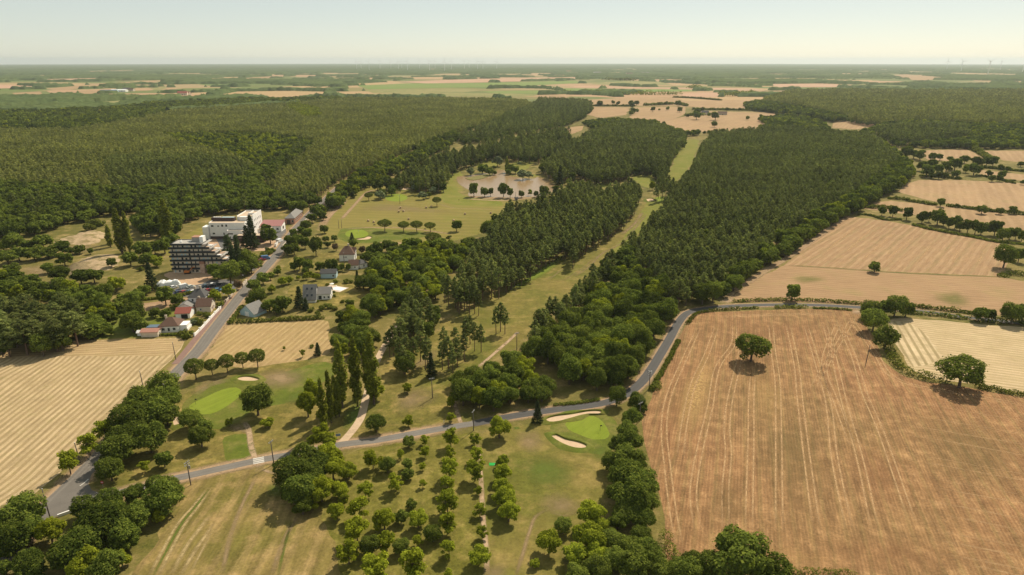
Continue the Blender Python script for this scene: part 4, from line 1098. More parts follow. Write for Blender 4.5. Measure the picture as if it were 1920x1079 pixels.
# ---- hedge oaks along the stubble field
TT('broadleaf_tree', [(1662, 105, 112), (1690, 140, 70), (1635, 195, 110), (1612, 262, 125), (1620, 330, 150), (1560, 345, 110), (1590, 420, 190), (1520, 440, 120), (1655, 445, 130), (1600, 520, 200), (1690, 560, 190), (1640, 640, 220), (1560, 620, 130), (1720, 660, 130), (1610, 730, 150), (1700, 760, 130)], 'dense dark tree in the tall hedge between green and stubble field', 'tall hedge beside the stubble field', zH)
TT('broadleaf_tree', [(1245, 802, 100), (1555, 770, 120), (1690, 860, 120), (1720, 945, 150), (1640, 1010, 190), (1540, 990, 140), (1525, 880, 140), (1760, 1010, 130), (1890, 1045, 110), (1800, 1060, 130), (1440, 1040, 150), (1330, 1075, 140), (1620, 920, 130)], 'dark tree in the thicket at the stubble field corner', 'thicket at the field corner', zH)
TT('light_tree', [(1172, 892, 150), (1390, 870, 190), (1405, 735, 165), (1330, 960, 150), (1450, 800, 110), (1420, 950, 140), (1090, 1010, 60)], 'bright green tree in the thicket at the stubble field corner', 'bright trees of the corner thicket', zH)
T('broadleaf_tree', 1386, 1043, 106, 'round oak at the near edge of the stubble field', None)
TT('broadleaf_tree', [(1450, 1078, 70), (1330, 1062, 60), (1300, 1060, 50), (1290, 1075, 60)], 'low tree in the hedge below the stubble field', 'hedge trees below the stubble')
# ---- left of the orchard
TT('broadleaf_tree', [(1700, 420, 170), (1640, 505, 195), (1690, 600, 190), (1640, 600, 130), (1740, 520, 150), (1700, 690, 110), (1790, 470, 150)], 'dark tree in the big clump between orchard and mown fairway', 'clump left of the orchard', zG)
TT('light_tree', [(1840, 392, 130), (1805, 590, 170), (1870, 480, 140), (1900, 600, 110), (1890, 720, 105), (1760, 650, 120)], 'bright tree in the big clump between orchard and mown fairway', 'clump left of the orchard, bright trees', zG)
# ---- oaks at the road junction
TT('broadleaf_tree', [(915, 30, 180), (800, 105, 200), (735, 200, 190), (860, 165, 170), (935, 180, 130), (840, 310, 170), (930, 90, 150), (690, 310, 150), (760, 260, 140)], 'large dark oak in the clump between main road and left green', 'oak clump by the main road', zG)
TT('broadleaf_tree', [(650, 380, 165), (618, 485, 130)], '{} low round tree from the oak clump towards the junction', 'low trees at the junction', zG)
TT('broadleaf_tree', [(1072, 200, 122)], 'rounded tree with bare stem just right of the oak clump', None, zG)
TT('broadleaf_tree', [(1128, 300, 125), (1150, 245, 90)], 'tree in the pair above the tee mound', 'pair above the tee', zG)
TT('broadleaf_tree', [(920, 425, 96)], 'small dark tree on the grass bank above the lane', None, zG)
TT('orchard_tree', [(810, 470, 56)], 'thin young tree on the grass bank above the lane', None, zG)
TT('broadleaf_tree', [(1442, 95, 172)], 'big dark lone tree beside the pale putting green', None, zG, hs=1.1)
TT('orchard_tree', [(1285, 215, 42)], 'tiny tree on the bare path above the tee', None, zG)
TT('light_tree', [(1505, 222, 74)], 'small bright bushy tree right of the lone tree', None, zG, hs=0.8)
TT('orchard_tree', [(585, 262, 96), (495, 342, 94), (383, 445, 100)], '{} small tree from the oaks along the hay field edge', 'trees on the hay field edge', zG)
# ---- bottom left corner
TT('broadleaf_tree', [(110, 725, 200), (190, 740, 110), (40, 800, 160), (60, 880, 170), (150, 830, 130), (20, 930, 110)], 'dark oak in the bottom left corner below the junction', 'corner oaks', zG)
TT('broadleaf_tree', [(470, 700, 120), (610, 660, 130), (570, 790, 220), (690, 860, 160), (770, 745, 165), (755, 622, 112), (500, 800, 120), (640, 740, 140), (720, 880, 110)], 'oak in the thicket below the junction and the low white wall', 'thicket below the junction', zG)
TT('broadleaf_tree', [(900, 575, 140), (922, 645, 185), (965, 600, 115)], 'oak in the trio at the lane beside the twin-armed pole', 'trio at the lane', zG)
TT('light_tree', [(280, 830, 140)], 'bright tree with a visible trunk below the low white wall', None, zG)
TT('broadleaf_tree', [(430, 925, 200), (370, 965, 160), (500, 920, 130)], 'large tree in the lower left thicket nearest the frame edge', 'lower thicket', zG)
TT('light_tree', [(480, 1000, 150), (680, 985, 95), (890, 745, 90), (430, 1060, 120)], 'bright green tree in the lower left thicket', 'lower thicket bright trees', zG)
TT('broadleaf_tree', [(600, 1030, 165), (160, 1000, 120), (215, 1050, 90), (130, 1060, 70), (20, 1040, 80)], 'low dark tree at the very bottom of the lower left thicket', 'bottom thicket', zG)
# ---- round stone pines, poplars
TT('stone_pine', [(1092, 862, 104), (1187, 855, 78), (1272, 833, 90), (1360, 815, 80), (1443, 803, 94)], '{} ball-shaped pine from the main road in the row of five', 'row of ball-shaped pines', zD)
TT('poplar_tree', [(525, 370, 118, 1.05), (655, 355, 116, 1.1), (795, 330, 130, 1.0), (745, 330, 70, 1.3)], '{} tall dark poplar from the left beside the gravel path', 'poplars by the gravel path', zX)
TT('poplar_tree', [(375, 640, 88, 1.15), (435, 560, 80, 1.2), (480, 560, 70, 1.1), (510, 580, 50, 1.3)], '{} slim poplar from the left in the lower poplar clump', 'lower poplar clump', zX)
TT('light_tree', [(285, 480, 130), (250, 620, 180), (330, 520, 90)], 'pale leafy tree at the left end of the poplar clump', 'pale trees of the poplar clump', zX, hs=1.4)
TT('light_tree', [(825, 510, 140)], 'bright bushy tree at the foot of the tallest poplar', None, zX, hs=1.1)
TT('orchard_tree', [(380, 890, 170), (300, 930, 90), (440, 960, 120)], 'loose low tree above the lane below the poplars', 'loose trees above the lane', zX)
TT('broadleaf_tree', [(1072, 275, 190)], 'round dark tree in front of the slim pines right of the gravel path', None, zX, hs=1.15)
TT('spruce_tree', [(1295, 300, 100)], 'slender green conifer behind the tall lamp pole in dry grass', None, zX)
TT('orchard_tree', [(1092, 480, 70), (1100, 760, 80)], 'small sapling between the gravel path and the tall pole', 'saplings near the pole', zX)
TT('spruce_tree', [(340, 160, 70)], 'small dark conifer on the corner of the mown field', None, zX, hs=0.7)
TT('orchard_tree', [(210, 190, 44, 1.4), (57, 150, 28)], '{} little sapling from the corner conifer in the mown field', 'saplings in the mown field', zX)
TT('shrub', [(290, 130, 44)], 'dark shrub on the edge of the mown field', None, zX, cat='shrub')
# ---- pines standing in the open fairway
TT('pine_tree', [(870, 570, 58), (895, 550, 62), (920, 575, 56)], 'pine in the isolated trio on the open fairway', 'trio on the fairway', zE)
TT('pine_tree', [(575, 690, 66), (600, 745, 70), (640, 690, 64), (650, 750, 62), (700, 640, 70), (722, 620, 62), (748, 660, 62), (785, 670, 60), (690, 720, 60), (565, 770, 60), (625, 800, 56)], 'dark pine in the long loose group on the lower fairway', 'loose pines on the fairway', zE)
TT('pine_tree', [(325, 750, 66), (365, 735, 64), (405, 745, 60), (440, 710, 66), (480, 735, 62), (345, 790, 60), (470, 780, 54)], 'slim pine in the group behind the round dark tree', 'slim pines by the path', zE)
TT('pine_tree', [(660, 440, 66), (690, 425, 66), (720, 445, 64), (748, 440, 66), (770, 470, 56), (600, 400, 66), (640, 410, 66), (580, 390, 60)], 'tall bare-stemmed pine at the left edge of the fairway', 'bare-stemmed edge pines', zE)
# ---- driving range
TT('umbrella_pine', [(643, 628, 150), (833, 645, 130), (965, 640, 142), (1100, 652, 124)], '{} umbrella pine from the left in the line across the driving range', 'umbrella pines on the range', z5)
TT('umbrella_pine', [(1130, 768, 172)], 'broad umbrella pine in front of the line of four', None, z5)
TT('umbrella_pine', [(485, 350, 96)], 'small umbrella pine near the far range green', None, z5)
TT('umbrella_pine', [(1168, 396, 98)], 'small umbrella pine at the foot of the grey willows', None, z5, hs=1.2)
TT('broadleaf_tree', [(1365, 655, 118)], 'single leafy tree on the open right side of the driving range', None, z5, hs=1.1)
TT('willow_tree', [(602, 350, 104)], 'grey-green willow beside the far range green', None, z5)
TT('willow_tree', [(955, 275, 86), (1030, 350, 100), (1130, 300, 90), (1165, 280, 80)], 'grey-green willow in the cluster by the far range green', 'grey willows', z5)
TT('broadleaf_tree', [(985, 235, 150), (1200, 275, 90), (1090, 350, 70)], 'dark tree behind the cluster of grey willows', 'trees behind the willows', z5)
TT('broadleaf_tree', [(575, 250, 140), (680, 225, 150), (640, 200, 100), (700, 260, 100)], 'dark rounded tree in the clump at the top of the driving range', 'clump at the top of the range', z5)
TT('spruce_tree', [(325, 358, 50, .55), (318, 765, 52, .6)], 'small dark conifer on the left side of the driving range', 'small conifers of the range', z5)
TT('shrub', [(1285, 770, 50), (94, 410, 50), (130, 380, 50)], 'small bush at the edge of the driving range', 'bushes of the range', z5, cat='shrub')
TT('broadleaf_tree', [(192, 285, 95), (0, 480, 110), (30, 560, 90), (-30, 400, 100)], 'leafy tree on the verge beside the far end of the main road', 'verge trees of the main road', z5)
TT('broadleaf_tree', [(1690, 690, 200), (1790, 600, 0.1 + 170)], 'dense dark tree where the range meets the pine wood', 'trees at the corner of the range', z5)
# ---- pond
TT('broadleaf_tree', [(328, 458, 92), (595, 460, 100), (655, 485, 72)], 'dark tree on the near bank of the brown pond', 'dark pond bank trees', zP, hs=1.5)
TT('broadleaf_tree', [(425, 475, 75), (478, 478, 60), (757, 495, 56), (838, 485, 44), (890, 495, 50), (965, 470, 95), (1065, 470, 70)], 'low leafy tree on the near bank of the brown pond', 'low pond bank trees', zP, hs=1.45)
TT('broadleaf_tree', [(405, 270, 100), (435, 250, 50), (470, 295, 80), (515, 305, 50), (515, 260, 40)], 'bushy tree on the far left bank of the pond', 'far bank trees', zP)
TT('willow_tree', [(540, 200, 110), (300, 295, 80), (770, 320, 110), (825, 325, 80), (735, 225, 46)], 'pale willow at the far side of the pond', 'pale pond willows', zP)
TT('poplar_tree', [(625, 235, 42)], 'thin bare-topped poplar on the far bank of the pond', None, zP, hs=0.7)
TT('broadleaf_tree', [(655, 270, 90), (705, 280, 80), (640, 300, 60)], 'dark tree on the pond islet beside the pale willows', 'islet trees', zP)
TT('broadleaf_tree', [(960, 265, 110), (1040, 270, 100), (1000, 250, 90)], 'round tree on the right bank of the pond', 'right bank trees', zP)
TT('spruce_tree', [(1105, 340, 80)], 'dark conifer right of the pond', None, zP)
TT('light_tree', [(1178, 390, 50), (1050, 330, 50)], 'pale young tree right of the pond', 'pale trees right of the pond', zP, hs=1.2)
TT('light_tree', [(1750, 775, 40)], 'slim pale tree by the small green at the fairway bend', None, zm(640, 90, 3), hs=1.4)
# ---- stubble field and hedges on the right
T('broadleaf_tree', 1411, 650, 61, 'lone oak standing in the reddish stubble field')
T('broadleaf_tree', 1805, 697, 69, 'broad low oak in the hedge of the pale hay field', None, None, 0.85)
T('broadleaf_tree', 1486, 548, 30, 'single tree beside the lane between two tan fields', None, None, 1.15)
T('broadleaf_tree', 1641, 501, 23, 'small bushy tree on the divide of the tan fields', None, None, 0.85)
T('broadleaf_tree', 1886, 480, 34, 'tall tree at the right end of the tilled field', None, None, 1.2)
T('broadleaf_tree', 1912, 478, 18, 'slender tree at the frame edge beside the tilled field', None, None, 1.4)
TT('broadleaf_tree', [(1633, 580, 36), (1640, 600, 44), (1662, 634, 42)], '{} round tree from the lane in the field hedge', 'round hedge trees')
TT('broadleaf_tree', [(1660, 577, 30), (1680, 574, 40), (1700, 580, 30)], 'low tree in the clump where hedge and lane meet', 'clump at the lane')
TT('broadleaf_tree', [(1838, 589, 26), (1856, 590, 22), (1900, 588, 36), (1920, 585, 30)], 'rounded hedge tree along the lane at the right frame edge', 'lane hedge trees')
TT('broadleaf_tree', [(268, 712, 72, 1.2), (370, 715, 76, 1.3), (498, 735, 92, 1.3), (640, 770, 90, 1.2), (785, 760, 118, 1.3), (702, 765, 62, 1.5), (835, 805, 70, 1.4), (885, 825, 62, 1.5), (945, 815, 92, 1.3), (985, 855, 80, 1.2), (1060, 850, 88, 1.4), (1130, 860, 90, 1.4), (1185, 865, 88, 1.4), (1310, 870, 108, 1.2), (1385, 920, 90, 1.4), (1445, 920, 66, 1.5), (1500, 920, 70, 1.5), (1555, 945, 66, 1.5)], '{} tree from the wood in the long field row', 'long tree row between tan fields', zC49)
TT('broadleaf_tree', [(805, 635, 76), (960, 666, 36), (1185, 697, 82), (1345, 712, 62), (1465, 706, 66)], '{} tree from the wood in the bushy hedge above the long row', 'bushy hedge trees', zC49)
TT('broadleaf_tree', [(490, 175, 110), (620, 200, 92), (560, 190, 80), (730, 215, 70), (800, 218, 60), (890, 236, 50), (1025, 238, 72), (1135, 262, 100), (1230, 252, 84), (1290, 256, 80), (680, 345, 110), (780, 328, 92), (860, 308, 92), (940, 282, 112), (640, 300, 90), (730, 280, 80), (1115, 330, 105), (1540, 280, 50), (1420, 330, 50), (1360, 310, 46)], 'tree scattered among the small upper right fields', 'scattered upper right trees', zC49)
TT('broadleaf_tree', [(950, 376, 72), (790, 386, 70), (845, 390, 50), (745, 390, 60), (1250, 370, 56), (1280, 415, 58), (1345, 415, 56), (1378, 378, 72), (1560, 452, 42), (40, 680, 92)], 'bushy tree at the top edge of the large right tan field', 'trees above the tan field', zC49)
TT('light_tree', [(1040, 325, 72)], 'pale thin tree among the small upper right fields', None, zC49)
zB = zm(1050, 110, 4.8)
TT('broadleaf_tree', [(275, 398, 45), (360, 400, 58), (480, 395, 44), (522, 402, 40), (655, 420, 60), (640, 400, 50), (690, 400, 50), (835, 455, 50), (968, 450, 40), (950, 405, 44), (1065, 400, 60), (890, 410, 40), (655, 470, 60), (640, 490, 50), (690, 470, 44), (1235, 465, 66), (1280, 460, 50), (1345, 505, 44), (1400, 515, 80), (1390, 590, 58), (1690, 535, 40), (1815, 522, 42), (1080, 460, 50), (1200, 455, 30), (895, 460, 22), (1510, 455, 30), (1620, 458, 34), (1230, 510, 80), (1150, 515, 40)], 'field tree around the far farm in the tan fields', 'trees around the far farm', zB)
# ---- meadow and gardens on the left
TT('broadleaf_tree', [(258, 388, 132), (370, 380, 112), (330, 305, 132), (480, 352, 122), (495, 440, 116), (610, 360, 84), (558, 376, 70), (140, 400, 110), (50, 420, 120), (100, 312, 150), (205, 335, 100), (20, 330, 90), (85, 515, 104), (365, 512, 92), (465, 552, 140), (625, 580, 130), (725, 570, 130)], 'rounded oak scattered on the rough meadow left of the sand mounds', 'meadow oaks', z4m, hs=0.85)
TT('broadleaf_tree', [(700, 378, 50)], 'single small round tree between the two sand mounds', None, z4m)
TT('broadleaf_tree', [(865, 465, 74)], 'small tree on the right flank of the sand mound', None, z4m)
TT('broadleaf_tree', [(1010, 435, 112), (1110, 362, 132), (1140, 432, 112), (1200, 350, 100), (1275, 335, 130), (1330, 290, 110)], 'dark tree in the group left of the stepped building', 'trees left of the stepped building', z4m)
TT('light_tree', [(1215, 455, 112)], 'flat-topped pale tree in front of the group by the stepped building', None, z4m, hs=0.8)
TT('light_tree', [(895, 635, 120), (940, 630, 70)], 'bright tree on the meadow above the broadleaf wood', 'bright meadow trees', z4m)
TT('spruce_tree', [(1168, 585, 92)], 'tall dark spruce left of the white wrapped pile', None, z4m, hs=1.0)
TT('broadleaf_tree', [(1065, 712, 88), (1125, 675, 88)], '{} round clipped tree from the left below the tall spruce', 'round trees below the spruce', z4m)
TT('shrub', [(740, 150, 80), (790, 160, 60), (690, 186, 80), (700, 150, 60), (1085, 515, 50)], 'low shrub on the rough meadow', 'meadow shrubs', z4m, cat='shrub')
TT('poplar_tree', [(845, 262, 50, 0.62), (920, 225, 84, 0.75), (985, 232, 60, 0.95), (1290, 158, 88, 0.75), (1265, 150, 60, 0.95), (905, 200, 50, 0.8)], '{} poplar from the left at the far edge of the meadow', 'meadow poplars', z4m)
TT('broadleaf_tree', [(925, 462, 90, 1.2), (1000, 490, 76, 1.0), (755, 560, 110, 1.25), (740, 610, 120, 1.0), (780, 620, 90, 1.0)], 'dark tree in the gardens behind the roadside houses', 'dark trees of the back gardens', zD)
TT('light_tree', [(1202, 467, 82), (1280, 433, 80)], '{} round bright tree from the slate-roofed house along the road', 'bright roadside trees', zD)
TT('broadleaf_tree', [(650, 590, 50), (570, 640, 80), (520, 660, 90), (620, 660, 50), (870, 555, 60), (930, 560, 60), (1100, 600, 40), (760, 480, 100), (690, 480, 60)], 'small fruit tree or bush in the back gardens of the houses', 'garden fruit trees', zD)
TT('willow_tree', [(1087, 607, 40)], 'silvery round bush by the terrace of the near house', None, zD, cat='bush')
TT('shrub', [(1060, 680, 60), (1025, 672, 50), (1125, 610, 40), (1150, 565, 40), (1175, 575, 40), (1240, 510, 46), (985, 520, 60), (1010, 530, 40), (1120, 560, 34)], 'green shrub in the front gardens along the white wall', 'front garden shrubs', zD, cat='shrub')
TT('spruce_tree', [(1285, 215, 96, 0.75), (1338, 240, 76, 1.2), (1413, 115, 80, 1.0), (1385, 130, 60, 0.8), (1310, 260, 70, 0.9)], 'tall dark conifer between stepped block and white clinic', 'dark conifers by the clinic', zD)
TT('broadleaf_tree', [(1290, 330, 110, 1.2)], 'grey spreading cedar beside the stepped building', None, zD)
TT('broadleaf_tree', [(1200, 320, 76, 1.2), (1225, 345, 60, 1.1), (1385, 265, 120, 1.1), (1410, 300, 80), (1365, 310, 90), (1515, 120, 90, 1.25), (1500, 90, 70)], 'dark leafy tree between the stepped building and the road', 'trees between block and road', zD)
TT('bronze_tree', [(1330, 402, 62)], 'dark reddish tree at the car park entrance', None, zD)
TT('shrub', [(1470, 245, 40), (1490, 232, 40), (1510, 218, 40), (1530, 205, 40), (1480, 225, 34), (1505, 200, 34), (1450, 290, 40), (1460, 275, 36)], 'clipped shrub in the planted bed by the clinic drive', 'clinic bed shrubs', zD, cat='shrub')
TT('broadleaf_tree', [(470, 345, 120, 1.25), (530, 320, 110, 1.25), (500, 390, 100, 1.1), (680, 365, 120, 1.5), (755, 220, 74, 1.2), (545, 510, 110, 1.2), (620, 530, 100, 1.2), (720, 545, 90, 1.1), (440, 400, 90, 1.2), (590, 340, 90, 1.2), (490, 260, 80, 1.1), (500, 540, 80, 1.1), (600, 570, 70, 1.0)], 'dark spreading tree in the gardens right of the main road', 'dark garden trees right of the road', z45)
TT('broadleaf_tree', [(650, 130, 92), (595, 185, 106), (600, 265, 110), (720, 90, 90), (680, 60, 100), (560, 240, 80), (770, 305, 64), (840, 300, 62), (780, 355, 60)], 'dark tree lining the right side of the main road below the range', 'roadside trees below the range', z45)
TT('broadleaf_tree', [(820, 520, 120, 1.2), (905, 540, 56, 1.5), (955, 545, 50, 1.5), (860, 560, 70), (1000, 345, 84), (1180, 430, 84), (1140, 590, 110), (1212, 600, 104), (1310, 580, 112), (1075, 465, 50), (1230, 380, 60)], 'tree in the garden of the brown-roofed villa', 'villa garden trees', z45)
TT('bronze_tree', [(1072, 402, 74), (855, 375, 70)], '{} bronze-leaved tree right of the villa', 'bronze villa trees', z45)
TT('spruce_tree', [(1035, 655, 62, 1.1)], 'narrow dark spruce on the lawn beyond the swimming pool', None, z45)
TT('spruce_tree', [(545, 810, 104, 0.8), (600, 860, 60, 0.8)], 'conifer in front of the grey-roofed house', 'conifers by the grey house', z45)
TT('broadleaf_tree', [(165, 705, 120), (190, 790, 150), (130, 830, 90), (235, 635, 110), (300, 620, 70), (360, 585, 70), (290, 860, 130), (400, 850, 140, 1.15), (350, 900, 100)], 'olive-green tree around the barn-shaped shed', 'trees by the blue shed', z45)
TT('light_tree', [(310, 728, 76), (395, 665, 84), (455, 655, 72), (535, 635, 40), (370, 560, 60), (600, 620, 70), (680, 625, 70), (640, 600, 50)], 'bright garden bush-tree right of the main road', 'bright garden trees', z45)
TT('shrub', [(800, 870, 70), (740, 880, 70), (840, 890, 60), (700, 930, 60), (910, 832, 40), (650, 900, 60), (850, 660, 50), (940, 660, 60), (980, 660, 50), (780, 690, 30), (830, 750, 30), (735, 800, 30), (840, 785, 34), (480, 780, 16), (700, 830, 30)], 'shrub in the garden of the grey-roofed house', 'grey house shrubs', z45, cat='shrub')
TT('broadleaf_tree', [(970, 855, 84)], 'round shrubby tree right of the grey-roofed house', None, z45)
TT('light_tree', [(990, 960, 200)], 'big bright tree at the foot of the garden lane', None, z45)

TT('pine_tree', [(1236, 344, 14), (1243, 348, 14), (1250, 346, 14), (1257, 352, 15), (1262, 345, 14), (1231, 356, 12), (1254, 340, 13)], 'pine in the knot of trees that pinches the far fairway', 'pines pinching the fairway')
